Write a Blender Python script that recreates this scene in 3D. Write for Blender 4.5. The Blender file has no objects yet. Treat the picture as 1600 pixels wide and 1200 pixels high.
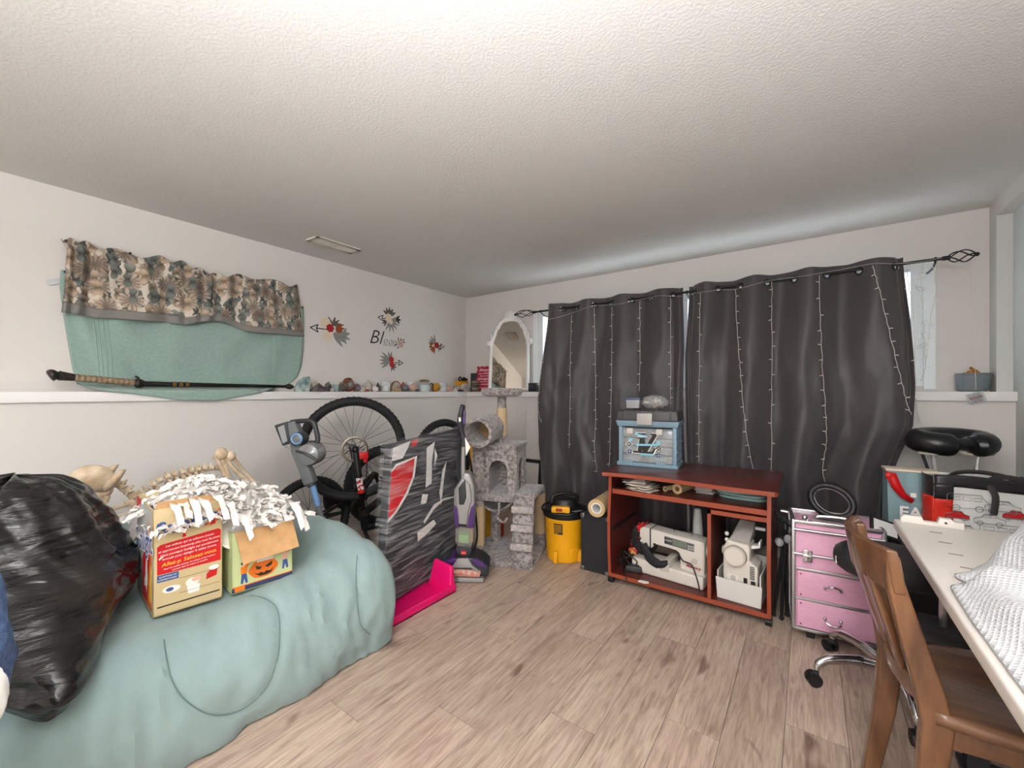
import bpy, bmesh, math, random
from mathutils import Vector, Matrix, Euler, noise
random.seed(7)
S = bpy.context.scene
COL = S.collection
PI = math.pi

# ------------------------------------------------------------------ camera
CAMP = Vector((3.328, -3.719, 1.2)); FPX = 649.0; HY = 612.0; YAW = math.radians(35.49)
SN, CS = math.sin(YAW), math.cos(YAW)
cam_d = bpy.data.cameras.new('camera'); cam = bpy.data.objects.new('camera', cam_d); COL.objects.link(cam)
cam.location = CAMP; cam.rotation_euler = (PI/2, 0, YAW)
cam_d.sensor_width = 36.0; cam_d.lens = 36.0*FPX/1600.0; cam_d.shift_y = (HY-600.0)/1600.0
cam_d.clip_start = 0.02
S.camera = cam

# ------------------------------------------------------------------ world (overcast daylight outside the window)
W = bpy.data.worlds.new('World'); S.world = W; W.use_nodes = True
bg = W.node_tree.nodes['Background']; bg.inputs[0].default_value = (0.80, 0.92, 1.0, 1); bg.inputs[1].default_value = 3.0

# ------------------------------------------------------------------ lights: unseen lamps added behind the camera to brighten the room
def area(name, loc, size, power, col=(1, 0.94, 0.88), rot=(0, 0, 0), sy=None):
    l = bpy.data.lights.new(name, 'AREA'); l.energy = power; l.color = col; l.size = size
    if sy: l.shape = 'RECTANGLE'; l.size_y = sy
    o = bpy.data.objects.new(name, l); COL.objects.link(o); o.location = loc; o.rotation_euler = rot
    return o
def globe(name, loc, power, r=.14, col=(1, .955, .91)):
    l = bpy.data.lights.new(name, 'POINT'); l.energy = power; l.color = col; l.shadow_soft_size = r
    o = bpy.data.objects.new(name, l); COL.objects.link(o); o.location = loc; return o
LCOL = (.93, .96, .985)
FILL1 = globe('added_ceiling_light', (3.0, -4.7, 2.02), 10, col=LCOL)  # weak overhead lamp, added out of view
FILL2 = globe('fill_globe_light', (3.6, -5.5, 1.5), 62, .2, LCOL)  # added frontal fill, evens out the walls and floor
FILL_UP = area('fill_uplight', (3.3, -4.08, 1.62), .34, 140, LCOL, (PI, 0, 0)); FILL_UP.data.shape = 'DISK'  # added upward light, stands in for flash bounced off the ceiling
FILL_UP2 = area('fill_uplight', (4.0, -5.1, 1.62), .30, 10, LCOL, (PI, 0, 0)); FILL_UP2.data.shape = 'DISK'  # second added upward light, lifts the right side
S.view_settings.view_transform = 'Standard'
S.view_settings.look = 'None'
S.view_settings.gamma = 1.0
S.view_settings.use_curve_mapping = False
S.view_settings.exposure = 0.55

# ------------------------------------------------------------------ pixel helpers (a pixel gives a direction, the distance comes from what it touches)
def ray(px, py):
    a = (px-800)/FPX; b = (HY-py)/FPX
    return Vector((a*CS-SN, a*SN+CS, b))
def onz(px, py, z=0.0):
    d = ray(px, py); return CAMP + d*((z-CAMP.z)/d.z)
def onx(px, py, x):
    d = ray(px, py); return CAMP + d*((x-CAMP.x)/d.x)
def ony(px, py, y):
    d = ray(px, py); return CAMP + d*((y-CAMP.y)/d.y)
def ond(px, py, t): return CAMP + ray(px, py)*t

# ------------------------------------------------------------------ mesh builder
class MB:
    def __init__(s): s.v = []; s.f = []; s.m = []; s.mi = 0
    def add(s, vs, fs, M=None):
        k = len(s.v)
        s.v += [tuple(M @ Vector(p)) if M is not None else tuple(p) for p in vs]
        for f in fs: s.f.append([i+k for i in f]); s.m.append(s.mi)
        return s
    def box(s, c, d, M=None, taper=1.0, taper_y=None):
        x, y, z = d[0]/2, d[1]/2, d[2]/2; ty = taper if taper_y is None else taper_y
        vs = [(c[0]+a*x*(taper if e > 0 else 1), c[1]+b*y*(ty if e > 0 else 1), c[2]+e*z) for e in (-1, 1) for b in (-1, 1) for a in (-1, 1)]
        return s.add(vs, [(0,2,3,1), (4,5,7,6), (0,1,5,4), (2,6,7,3), (0,4,6,2), (1,3,7,5)], M)
    def hexa(s, p, M=None):      # 8 points: bottom 4 counter-clockwise, top 4
        return s.add(p, [(3,2,1,0), (4,5,6,7), (0,1,5,4), (1,2,6,5), (2,3,7,6), (3,0,4,7)], M)
    def tube(s, pts, r, n=8, closed=False, cap=True, M=None, flat=1.0, up=None):
        pts = [Vector(p) for p in pts]; N = len(pts)
        rs = r if isinstance(r, (list, tuple)) else [r]*N
        vs = []; nrm = None
        for i, p in enumerate(pts):
            if closed: t = pts[(i+1) % N]-pts[i-1]
            else: t = pts[min(i+1, N-1)]-pts[max(i-1, 0)]
            if t.length < 1e-9: t = Vector((0, 0, 1))
            t.normalize()
            if nrm is None:
                a = Vector(up) if up else (Vector((0, 0, 1)) if abs(t.z) < .9 else Vector((1, 0, 0)))
                nrm = (a-t*a.dot(t)).normalized()
            else:
                q = nrm-t*nrm.dot(t)
                nrm = q.normalized() if q.length > 1e-6 else nrm
            b = t.cross(nrm)
            for k in range(n):
                an = 2*PI*k/n
                vs.append(p+nrm*(math.cos(an)*rs[i])+b*(math.sin(an)*rs[i]*flat))
        fs = []
        for i in range(N if closed else N-1):
            j = (i+1) % N
            for k in range(n):
                l = (k+1) % n
                fs.append((i*n+k, i*n+l, j*n+l, j*n+k))
        if cap and not closed:
            fs.append(tuple(range(n-1, -1, -1))); fs.append(tuple((N-1)*n+k for k in range(n)))
        return s.add(vs, fs, M)
    def cyl(s, p0, p1, r0, r1=None, n=16, M=None, cap=True):
        return s.tube([p0, p1], [r0, r0 if r1 is None else r1], n, False, cap, M)
    def lathe(s, prof, c=(0, 0, 0), n=24, M=None, sx=1.0, sy=1.0):
        vs = []; fs = []
        for r, z in prof:
            for k in range(n):
                a = 2*PI*k/n; vs.append((c[0]+r*math.cos(a)*sx, c[1]+r*math.sin(a)*sy, c[2]+z))
        for i in range(len(prof)-1):
            for k in range(n):
                l = (k+1) % n; fs.append((i*n+k, i*n+l, (i+1)*n+l, (i+1)*n+k))
        fs.append(tuple(range(n-1, -1, -1))); fs.append(tuple((len(prof)-1)*n+k for k in range(n)))
        return s.add(vs, fs, M)
    def sphere(s, c, r, nu=16, nv=10, M=None):
        if not isinstance(r, (tuple, list)): r = (r, r, r)
        vs = [(c[0], c[1], c[2]-r[2])]; fs = []
        for i in range(1, nv):
            t = -PI/2+PI*i/nv
            for k in range(nu):
                a = 2*PI*k/nu; vs.append((c[0]+r[0]*math.cos(t)*math.cos(a), c[1]+r[1]*math.cos(t)*math.sin(a), c[2]+r[2]*math.sin(t)))
        vs.append((c[0], c[1], c[2]+r[2])); e = len(vs)-1
        for k in range(nu):
            l = (k+1) % nu
            fs.append((0, 1+l, 1+k)); fs.append((e, 1+(nv-2)*nu+k, 1+(nv-2)*nu+l))
            for i in range(nv-2): fs.append((1+i*nu+k, 1+i*nu+l, 1+(i+1)*nu+l, 1+(i+1)*nu+k))
        return s.add(vs, fs, M)
    def prism(s, poly, z0, z1, M=None):
        n = len(poly)
        vs = [(p[0], p[1], z0) for p in poly]+[(p[0], p[1], z1) for p in poly]
        fs = [tuple(range(n-1, -1, -1)), tuple(range(n, 2*n))]+[(i, (i+1) % n, n+(i+1) % n, n+i) for i in range(n)]
        return s.add(vs, fs, M)
    def torus(s, c, R, r, M=None, n=24, m=8, a0=0, a1=2*PI, sx=1.0):
        full = abs(a1-a0-2*PI) < 1e-6; k = n if full else n+1
        pts = [(c[0]+R*sx*math.cos(a0+(a1-a0)*i/n), c[1]+R*math.sin(a0+(a1-a0)*i/n), c[2]) for i in range(k)]
        return s.tube(pts, r, m, full, True, M, up=(0, 0, 1))
    def grid(s, fn, nu, nv, M=None, skip=None):
        vs = [fn(i/nu, j/nv) for j in range(nv+1) for i in range(nu+1)]
        fs = []
        for j in range(nv):
            for i in range(nu):
                if skip and skip((i+.5)/nu, (j+.5)/nv): continue
                a = j*(nu+1)+i; fs.append((a, a+1, a+nu+2, a+nu+1))
        return s.add(vs, fs, M)
    def mesh(s, mats, name, smooth=True, bevel=0, seg=2, angle=38, merge=True):
        bm = bmesh.new()
        bv = [bm.verts.new(p) for p in s.v]
        for f, m in zip(s.f, s.m):
            try:
                fc = bm.faces.new([bv[i] for i in f]); fc.material_index = m
            except ValueError: pass
        if merge: bmesh.ops.remove_doubles(bm, verts=bm.verts, dist=1e-5)
        bmesh.ops.recalc_face_normals(bm, faces=bm.faces)
        if bevel:
            es = [e for e in bm.edges if len(e.link_faces) == 2 and e.calc_face_angle(0) > math.radians(35)]
            if es: bmesh.ops.bevel(bm, geom=es, offset=bevel, segments=seg, profile=.6, affect='EDGES', clamp_overlap=True)
        me = bpy.data.meshes.new(name); bm.to_mesh(me); bm.free()
        for m in (mats if isinstance(mats, (list, tuple)) else [mats]): me.materials.append(m)
        if smooth:
            me.polygons.foreach_set('use_smooth', [True]*len(me.polygons)); me.set_sharp_from_angle(angle=math.radians(angle))
        return me
    def build(s, name, mats, parent=None, loc=None, rot=None, smooth=True, bevel=0, seg=2, solid=0, subsurf=0, angle=38, **pr):
        o = bpy.data.objects.new(name, s.mesh(mats, name, smooth, bevel, seg, angle)); COL.objects.link(o)
        if parent: o.parent = parent
        if loc is not None: o.location = loc
        if rot is not None: o.rotation_euler = rot
        if solid:
            md = o.modifiers.new('thickness', 'SOLIDIFY'); md.thickness = solid; md.offset = 0
        if subsurf:
            md = o.modifiers.new('smooth', 'SUBSURF'); md.levels = subsurf; md.render_levels = subsurf
        for k, v in pr.items(): o[k] = v
        return o

def tag(o, label, cat=None, group=None, kind=None):
    o['label'] = label
    if cat: o['category'] = cat
    if group: o['group'] = group
    if kind: o['kind'] = kind
    return o
def thing(name, label, cat, loc=(0, 0, 0), rz=0, group=None, rot=None):
    o = bpy.data.objects.new(name, None); COL.objects.link(o); o.empty_display_size = .05
    o.location = loc; o.rotation_euler = rot if rot else (0, 0, rz)
    return tag(o, label, cat, group)
def struct(o): o['kind'] = 'structure'; return o
def copy_tree(o, parent=None):
    c = o.copy(); COL.objects.link(c)
    if parent: c.parent = parent
    for ch in [x for x in bpy.data.objects if x.parent == o]: copy_tree(ch, c)
    return c
def T(*a): return Matrix.Translation(Vector(a))
def R(ax, deg): return Matrix.Rotation(math.radians(deg), 4, ax)
def frame(o, x, y):     # matrix from origin and two (roughly orthogonal) directions
    x = Vector(x).normalized(); y = Vector(y); y = (y-x*y.dot(x)).normalized(); z = x.cross(y)
    m = Matrix((x, y, z)).transposed().to_4x4(); m.translation = Vector(o); return m
def lerp(a, b, t): return a+(b-a)*t
def smooth01(t): t = max(0, min(1, t)); return t*t*(3-2*t)
def interp(tab, x):
    if x <= tab[0][0]: return tab[0][1]
    for (a, p), (b, q) in zip(tab, tab[1:]):
        if x <= b: return p+(q-p)*(x-a)/(b-a)
    return tab[-1][1]
def curve(pts, n=8):    # Catmull-Rom through points
    P = [Vector(p) for p in pts]; out = []
    for i in range(len(P)-1):
        a, b, c, d = P[max(i-1, 0)], P[i], P[i+1], P[min(i+2, len(P)-1)]
        for k in range(n):
            t = k/n
            out.append(.5*((2*b)+(c-a)*t+(2*a-5*b+4*c-d)*t*t+(3*b-a-3*c+d)*t**3))
    out.append(P[-1]); return out
def text(body, size, material, parent, M, name='lettering', shear=0, align='CENTER', ext=.0004, spacing=1.0, bold=0.0):
    c = bpy.data.curves.new('t', 'FONT'); c.body = body; c.size = size; c.align_x = align; c.align_y = 'CENTER'
    c.shear = shear; c.extrude = ext; c.space_character = spacing; c.resolution_u = 2; c.offset = bold
    o = bpy.data.objects.new('t', c); COL.objects.link(o)
    bpy.context.view_layer.update()
    me = bpy.data.meshes.new_from_object(o.evaluated_get(bpy.context.evaluated_depsgraph_get()))
    bpy.data.objects.remove(o); bpy.data.curves.remove(c)
    me.transform(M); me.materials.clear(); me.materials.append(material)
    r = bpy.data.objects.new(name, me); COL.objects.link(r)
    if parent: r.parent = parent
    return r

# ------------------------------------------------------------------ materials
def lin(c): return tuple((x/255/12.92 if x/255 <= .04045 else ((x/255+.055)/1.055)**2.4) for x in c)
MC = {}
def mat(name, rgb=None, rough=.5, metal=0, noise_amt=0, nscale=20, bump=0, bscale=200, alpha=1, trans=0, sheen=0, coat=0, spec=.5, emit=0, rgb2=None, stretch=None, ior=1.45, contrast=(.35, .65), detail=4, coords='Object'):
    if name in MC: return MC[name]
    m = bpy.data.materials.new(name); m.use_nodes = True; nt = m.node_tree; N = nt.nodes; L = nt.links
    b = N['Principled BSDF']; col = lin(rgb)+(1,)
    b.inputs['Base Color'].default_value = col; b.inputs['Roughness'].default_value = rough; b.inputs['Metallic'].default_value = metal
    b.inputs['Alpha'].default_value = alpha; b.inputs['Transmission Weight'].default_value = trans; b.inputs['IOR'].default_value = ior
    b.inputs['Specular IOR Level'].default_value = spec
    if sheen: b.inputs['Sheen Weight'].default_value = sheen; b.inputs['Sheen Roughness'].default_value = .5
    if coat: b.inputs['Coat Weight'].default_value = coat; b.inputs['Coat Roughness'].default_value = .1
    if emit: b.inputs['Emission Color'].default_value = col; b.inputs['Emission Strength'].default_value = emit
    tc = N.new('ShaderNodeTexCoord'); src = tc.outputs[coords]
    if stretch:
        mp = N.new('ShaderNodeMapping'); mp.inputs['Scale'].default_value = stretch; L.new(src, mp.inputs[0]); src = mp.outputs[0]
    if noise_amt or rgb2:
        nz = N.new('ShaderNodeTexNoise'); nz.inputs['Scale'].default_value = nscale; nz.inputs['Detail'].default_value = detail
        L.new(src, nz.inputs['Vector'])
        rp = N.new('ShaderNodeValToRGB'); rp.color_ramp.elements[0].position = contrast[0]; rp.color_ramp.elements[1].position = contrast[1]
        if rgb2: c2 = lin(rgb2)+(1,)
        else: c2 = tuple(x*(1-noise_amt) for x in col[:3])+(1,)
        rp.color_ramp.elements[0].color = c2; rp.color_ramp.elements[1].color = col
        L.new(nz.outputs[0], rp.inputs[0]); L.new(rp.outputs[0], b.inputs['Base Color'])
    if bump:
        n2 = N.new('ShaderNodeTexNoise'); n2.inputs['Scale'].default_value = bscale; n2.inputs['Detail'].default_value = 3
        L.new(src, n2.inputs['Vector'])
        bp = N.new('ShaderNodeBump'); bp.inputs['Strength'].default_value = bump; bp.inputs['Distance'].default_value = .01
        L.new(n2.outputs[0], bp.inputs['Height']); L.new(bp.outputs[0], b.inputs['Normal'])
    MC[name] = m; return m

M_wall = mat('wall_paint', (217, 211, 206), .75, bump=.04, bscale=160)
M_trim = mat('white_trim', (235, 230, 228), .45)
M_black = mat('black_plastic', (22, 22, 24), .45)
M_dark = mat('dark_plastic', (48, 48, 52), .45)
M_rubber = mat('rubber', (30, 30, 31), .75, bump=.2, bscale=150)
M_chrome = mat('chrome', (205, 205, 208), .14, metal=1)
M_alu = mat('aluminium', (190, 190, 192), .32, metal=1)
M_white = mat('white_plastic', (232, 230, 226), .4)
M_red = mat('red_plastic', (200, 28, 30), .4)
M_card = mat('cardboard', (196, 152, 104), .8, noise_amt=.15, nscale=30)
M_paper = mat('paper', (238, 233, 226), .8)
M_glass = mat('clear_glass', (235, 240, 242), .05, trans=1.0, spec=.5)
M_yellow = mat('yellow_plastic', (240, 170, 20), .42, noise_amt=.08, nscale=12)
M_clear = mat('clear_plastic', (225, 230, 232), .12, alpha=.28)
# ================================================================== the room
LED = .15; CH = 2.315; RX = 4.285; BY = -5.9
def m_ceiling():
    m = mat('ceiling_texture', (216, 212, 208), .9); N = m.node_tree.nodes; L = m.node_tree.links
    tc = N.new('ShaderNodeTexCoord'); v = N.new('ShaderNodeTexNoise'); v.inputs['Scale'].default_value = 95; v.inputs['Detail'].default_value = 4
    r = N.new('ShaderNodeValToRGB'); r.color_ramp.elements[0].position = .42; r.color_ramp.elements[1].position = .62
    b = N.new('ShaderNodeBump'); b.inputs['Strength'].default_value = .14; b.inputs['Distance'].default_value = .006
    L.new(tc.outputs['Object'], v.inputs['Vector']); L.new(v.outputs[0], r.inputs[0]); L.new(r.outputs[0], b.inputs['Height'])
    L.new(b.outputs[0], N['Principled BSDF'].inputs['Normal']); return m
def m_floor():
    m = bpy.data.materials.new('oak_laminate'); m.use_nodes = True; N = m.node_tree.nodes; L = m.node_tree.links; b = N['Principled BSDF']
    tc = N.new('ShaderNodeTexCoord'); oi = N.new('ShaderNodeObjectInfo')
    sc = N.new('ShaderNodeVectorMath'); sc.operation = 'SCALE'; sc.inputs['Scale'].default_value = 37
    cb = N.new('ShaderNodeCombineXYZ'); L.new(oi.outputs['Random'], cb.inputs[0]); L.new(oi.outputs['Random'], cb.inputs[1]); L.new(oi.outputs['Random'], cb.inputs[2])
    L.new(cb.outputs[0], sc.inputs[0])
    ad = N.new('ShaderNodeVectorMath'); L.new(tc.outputs['Object'], ad.inputs[0]); L.new(sc.outputs[0], ad.inputs[1])
    def noise(scale, stretch, detail=6, dist=0):
        mp = N.new('ShaderNodeMapping'); mp.inputs['Scale'].default_value = stretch; L.new(ad.outputs[0], mp.inputs[0])
        n = N.new('ShaderNodeTexNoise'); n.inputs['Scale'].default_value = scale; n.inputs['Detail'].default_value = detail; n.inputs['Distortion'].default_value = dist
        L.new(mp.outputs[0], n.inputs['Vector']); return n.outputs[0]
    g = noise(9, (7, .55, 1), 7, 1.2); big = noise(3, (1.6, .8, 1), 3); knot = noise(5, (2.2, .75, 1), 2, .4); fine = noise(60, (6, .25, 1), 4)
    r1 = N.new('ShaderNodeValToRGB'); e = r1.color_ramp.elements
    e[0].position = .28; e[0].color = lin((158, 138, 122))+(1,); e[1].position = .72; e[1].color = lin((204, 187, 171))+(1,)
    k = e.new(.5); k.color = lin((187, 167, 150))+(1,)
    L.new(g, r1.inputs[0])
    mx = N.new('ShaderNodeMixRGB'); mx.blend_type = 'MULTIPLY'; mx.inputs[0].default_value = .55
    r2 = N.new('ShaderNodeValToRGB'); e = r2.color_ramp.elements; e[0].position = .3; e[0].color = lin((214, 198, 202))+(1,); e[1].position = .7; e[1].color = (1, .98, .95, 1)
    L.new(big, r2.inputs[0]); L.new(r1.outputs[0], mx.inputs[1]); L.new(r2.outputs[0], mx.inputs[2])
    m2 = N.new('ShaderNodeMixRGB'); m2.blend_type = 'MULTIPLY'; m2.inputs[0].default_value = .8
    r3 = N.new('ShaderNodeValToRGB'); e = r3.color_ramp.elements; e[0].position = .25; e[0].color = lin((146, 124, 114))+(1,); e[1].position = .34; e[1].color = (1, 1, 1, 1)
    L.new(knot, r3.inputs[0]); L.new(mx.outputs[0], m2.inputs[1]); L.new(r3.outputs[0], m2.inputs[2])
    m3 = N.new('ShaderNodeMixRGB'); m3.blend_type = 'MULTIPLY'; m3.inputs[0].default_value = .5
    r4 = N.new('ShaderNodeValToRGB'); e = r4.color_ramp.elements; e[0].position = .3; e[0].color = (.55, .5, .47, 1); e[1].position = .5; e[1].color = (1, 1, 1, 1)
    L.new(fine, r4.inputs[0]); L.new(m2.outputs[0], m3.inputs[1]); L.new(r4.outputs[0], m3.inputs[2])
    hs = N.new('ShaderNodeHueSaturation'); mr = N.new('ShaderNodeMapRange'); mr.inputs['To Min'].default_value = .88; mr.inputs['To Max'].default_value = 1.1
    L.new(oi.outputs['Random'], mr.inputs[0]); L.new(mr.outputs[0], hs.inputs['Value']); L.new(m3.outputs[0], hs.inputs['Color'])
    L.new(hs.outputs[0], b.inputs['Base Color']); b.inputs['Roughness'].default_value = .42
    bp = N.new('ShaderNodeBump'); bp.inputs['Strength'].default_value = .12; bp.inputs['Distance'].default_value = .004; L.new(g, bp.inputs['Height']); L.new(bp.outputs[0], b.inputs['Normal'])
    return m
M_floor = m_floor(); M_ceil = m_ceiling()

fl = struct(MB().box((2.2, -2.95, -.03), (4.5, 6.0, .04)).build('floor', mat('plank_joint', (92, 74, 62), .8)))
fl['label'] = 'greyish oak laminate floor of long planks'
PW, PL, GAP = .18, 1.24, .0016
pm = {}
def plank_mesh(w, l):
    k = (round(w, 3), round(l, 3))
    if k not in pm: pm[k] = MB().box((0, 0, 0), (w-GAP, l-GAP, .01)).mesh(M_floor, 'plank', smooth=False)
    return pm[k]
x = 0.02; row = 0
while x < RX+.1:
    y = .0 - ((row*0.47) % 1.0)*PL; first = True
    segs = []
    top = 0.05
    y0 = top
    cut = ((row*.41+.13) % 1.0)*PL+.1
    while y0 > BY:
        l = cut if first else PL
        first = False
        segs.append((y0-l, y0)); y0 -= l
    for a, b in segs:
        o = bpy.data.objects.new('plank', plank_mesh(PW, b-a)); COL.objects.link(o); o.parent = fl; o.location = (x+PW/2, (a+b)/2, -.005)
    x += PW; row += 1

ce = struct(MB().box((2.2, -2.95, CH+.03), (4.6, 6.2, .06)).build('ceiling', M_ceil)); ce['label'] = 'stippled white ceiling'
wl = MB(); wl.box((-.06, -2.95, CH/2), (.12, 6.2, CH+.1)); wl.box((LED/2, -2.95, .575), (LED, 6.0, 1.15))
struct(wl.build('wall_left', M_wall, smooth=False))['label'] = 'off white left wall, thicker below the ledge'
# back wall with a window opening  (x 1.02..3.93, z 1.24..2.02)
WX0, WX1, WZ0, WZ1 = 1.02, 3.93, 1.235, 2.03
wb = MB()
wb.box((WX0/2-.06, .06, CH/2), (WX0+.12, .12, CH+.1)); wb.box(((WX1+4.5)/2, .06, CH/2), (4.5-WX1, .12, CH+.1))
wb.box(((WX0+WX1)/2, .06, (WZ1+CH)/2+.025), (WX1-WX0, .12, CH-WZ1+.05)); wb.box(((WX0+WX1)/2, .06, WZ0/2-.02), (WX1-WX0, .12, WZ0+.04))
wb.box((RX/2, -LED/2, .575), (RX, LED, 1.15))
struct(wb.build('wall_back', M_wall, smooth=False))['label'] = 'off white back wall with the window, thicker below the ledge'
wr = MB(); wr.box((RX+.06, -2.95, CH/2), (.12, 6.2, CH+.1)); wr.box((4.22+.04, -.057, 2.225/2), (.08, .114, 2.225))
struct(wr.build('wall_right', mat('right_wall_paint', (206, 208, 204), .75), smooth=False))['label'] = 'pale grey right wall with a narrow pilaster at the corner'
struct(MB().box((2.2, BY-.06, CH/2), (4.6, .12, CH+.1)).build('wall_front', M_wall, smooth=False))['label'] = 'plain wall behind the camera'
struct(MB().box((4.22+.06, -2.95, (2.225+CH)/2+.01), (.12, 5.9, CH-2.225+.02)).build('soffit', M_wall, smooth=False))['label'] = 'low boxed soffit along the right wall'
struct(MB().box((LED/2+.012, -2.95, 1.1725), (LED+.024, 5.9, .055)).build('trim_1', M_trim, bevel=.003))['label'] = 'white wooden ledge along the left wall'
struct(MB().box(((RX+LED)/2+.012, -LED/2-.012, 1.1725), (RX-LED-.012, LED+.024, .055)).build('trim_2', M_trim, bevel=.003))['label'] = 'white wooden ledge along the back wall'
# window
wn = struct(bpy.data.objects.new('window_1', None)); COL.objects.link(wn); wn.location = ((WX0+WX1)/2, .03, WZ0)
wn['label'] = 'wide white framed window behind the curtains'
ww, wh = WX1-WX0, WZ1-WZ0
f = MB(); cas = .06
for a in (-1, 1): f.box((a*(ww/2-.03), 0, wh/2), (.06, .09, wh)); f.box((a*(ww/2+.028), -.04, wh/2-.01), (.056, .02, wh+.02))
f.box((0, 0, .025), (ww-.12, .086, .05)); f.box((0, 0, wh-.025), (ww-.12, .086, .05)); f.box((0, 0, wh/2), (.05, .07, wh-.1))
f.build('window_frame', mat('window_vinyl', (238, 242, 244), .35), wn, bevel=.003)
for a in (-1, 1): MB().box((a*ww/4, .02, wh/2), (ww/2-.08, .006, wh-.09)).build('pane', mat('window_glass', (235, 245, 250), .02, alpha=.15), wn)
# ceiling vent
vt = thing('ceiling_vent', 'cream metal ceiling vent with two rows of slots above the wall', 'vent', (.41, -1.94, CH), 0)
f = MB()
for a in (-1, 1):
    f.box((a*.058, 0, -.006), (.034, .36, .012)); f.box((0, a*.165, -.006), (.15, .03, .012))
f.box((0, 0, -.007), (.09, .012, .01))
f.build('frame', mat('vent_metal', (222, 214, 202), .45), vt, bevel=.003)
MB().box((0, 0, -.0015), (.1, .31, .002)).build('backing', mat('vent_dark', (70, 60, 52), .8), vt)
sm = MB().box((0, 0, 0), (.085, .008, .009), M=R('X', 35)).mesh(mat('vent_metal'), 'slat')
for i in range(17):
    yy = -.145+i*.018
    if abs(yy) < .006: continue
    o = bpy.data.objects.new('slat', sm); COL.objects.link(o); o.parent = vt; o.location = (0, yy, -.0065)
# bodies for the added lamps, out of view behind the camera
c = thing('added_ceiling_lamp', 'added bare bulb ceiling lamp, unseen just behind the camera', 'lamp', (FILL1.location.x, FILL1.location.y, CH))
MB().lathe([(.02, 0), (.07, 0), (.07, -.02), (.02, -.03)], n=32).build('canopy', M_white, c)
MB().cyl((0, 0, -.02), (0, 0, -.12), .008, n=12).build('stem', M_chrome, c)
MB().lathe([(.02, -.115), (.06, -.115), (.06, -.14), (.02, -.14)], n=32).build('socket_cap', M_chrome, c)
c = thing('fill_globe_lamp', 'added fill lamp with a bare globe, unseen behind the camera', 'lamp', (FILL2.location.x, FILL2.location.y, 0))
MB().lathe([(.02, 0), (.15, 0), (.15, .015), (.03, .03), (.012, .05)], n=32).build('base', M_black, c)
MB().cyl((0, 0, .03), (0, 0, FILL2.location.z-.22), .012, n=14).build('pole', M_black, c)

for u_, lb in ((FILL_UP, 'added black uplight for bounced light, unseen behind the camera'), (FILL_UP2, 'added second black uplight, unseen by the right wall behind the camera')):
    z = u_.location.z; c = thing('fill_torchiere', lb, 'lamp', (u_.location.x, u_.location.y, 0))
    MB().lathe([(.02, 0), (.14, 0), (.14, .015), (.03, .03), (.012, .05)], n=32).build('base', M_black, c)
    MB().cyl((0, 0, .03), (0, 0, z-.07), .012, n=14).build('pole', M_black, c)
    g = MB(); g.lathe([(.012, z-.075), (.05, z-.07), (.14, z-.02), (.185, z+.03), (.18, z+.03), (.135, z-.012), (.05, z-.06), (.012, z-.062)], n=36); g.build('bowl', M_black, c)
# ================================================================== left wall: towel, valance, sword cane, decals, ledge items
def coons(top, bot, left, right, u, v):
    t, b, l, r = (Vector(interp2(c, k)) for c, k in ((top, u), (bot, u), (left, v), (right, v)))
    c00, c10, c01, c11 = Vector(top[0]), Vector(top[-1]), Vector(bot[0]), Vector(bot[-1])
    return (1-v)*t+v*b+(1-u)*l+u*r-((1-u)*(1-v)*c00+u*(1-v)*c10+(1-u)*v*c01+u*v*c11)
def interp2(pl, t):
    n = len(pl)-1; k = min(int(t*n), n-1); f = t*n-k
    return [lerp(a, b, f) for a, b in zip(pl[k], pl[k+1])]

M_towel = mat('towel_terry', (152, 176, 166), .95, noise_amt=.12, nscale=60, bump=.35, bscale=420, sheen=.3)
tw = thing('bath_towel', 'sage green bath towel pinned to the left wall, drooping over the ledge', 'towel', onx(280, 520, 0))
top = [(95, 421), (150, 440), (210, 452), (280, 462), (350, 468), (410, 474), (474, 478)]
bot = [(120, 600), (160, 610), (220, 617), (280, 625), (340, 626), (400, 615), (452, 599)]
lef = [(95, 421), (93, 450), (100, 500), (108, 545), (113, 575), (120, 600)]
rig = [(474, 478), (475, 510), (474, 545), (471, 572), (465, 588), (452, 599)]
def towel_pt(u, v):
    p = coons(top, bot, lef, rig, u, v)
    w_ = min(u, 1-u); sag = .018*math.sin((math.atan2(v+.05, w_+.02))*16)*smooth01(v*2.2)*smooth01((.46-w_)/.3)*(1-.5*v)+.005*math.sin(u*26+v*3)*(v*(1-v))*3
    q = onx(p.x, p.y, .025)
    if q.z > 1.235: x = .016+sag+.008*math.sin(u*31)*v
    else: x = .02+.17*smooth01((1.235-q.z)/.03)
    q = onx(p.x, p.y, max(x, .011))
    return q-tw.location
g = MB(); g.grid(towel_pt, 70, 44); g.build('cloth', M_towel, tw, solid=.006)
for k in (.155, .175, .195, .215, .865, .885):       # woven dobby stripes
    MB().tube([towel_pt(k, v/30)+Vector((.004, 0, 0)) for v in range(2, 30)], .0028, 5).build('woven_stripe', mat('towel_stripe', (144, 170, 159), .8), tw)
for px, py in ((101, 425), (472, 481)):
    p = onx(px, py, .02); MB().lathe([(.002, 0), (.005, .001), (.004, .008), (.006, .012), (.002, .013)], n=10, M=R('Y', 90)).build('push_pin', M_black, tw, loc=p-tw.location)
MB().box((0, 0, 0), (.002, .05, .03), M=R('X', 25)).build('care_label', mat('care_label', (196, 200, 202), .7), tw, loc=onx(84, 440, .012)-tw.location)

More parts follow.
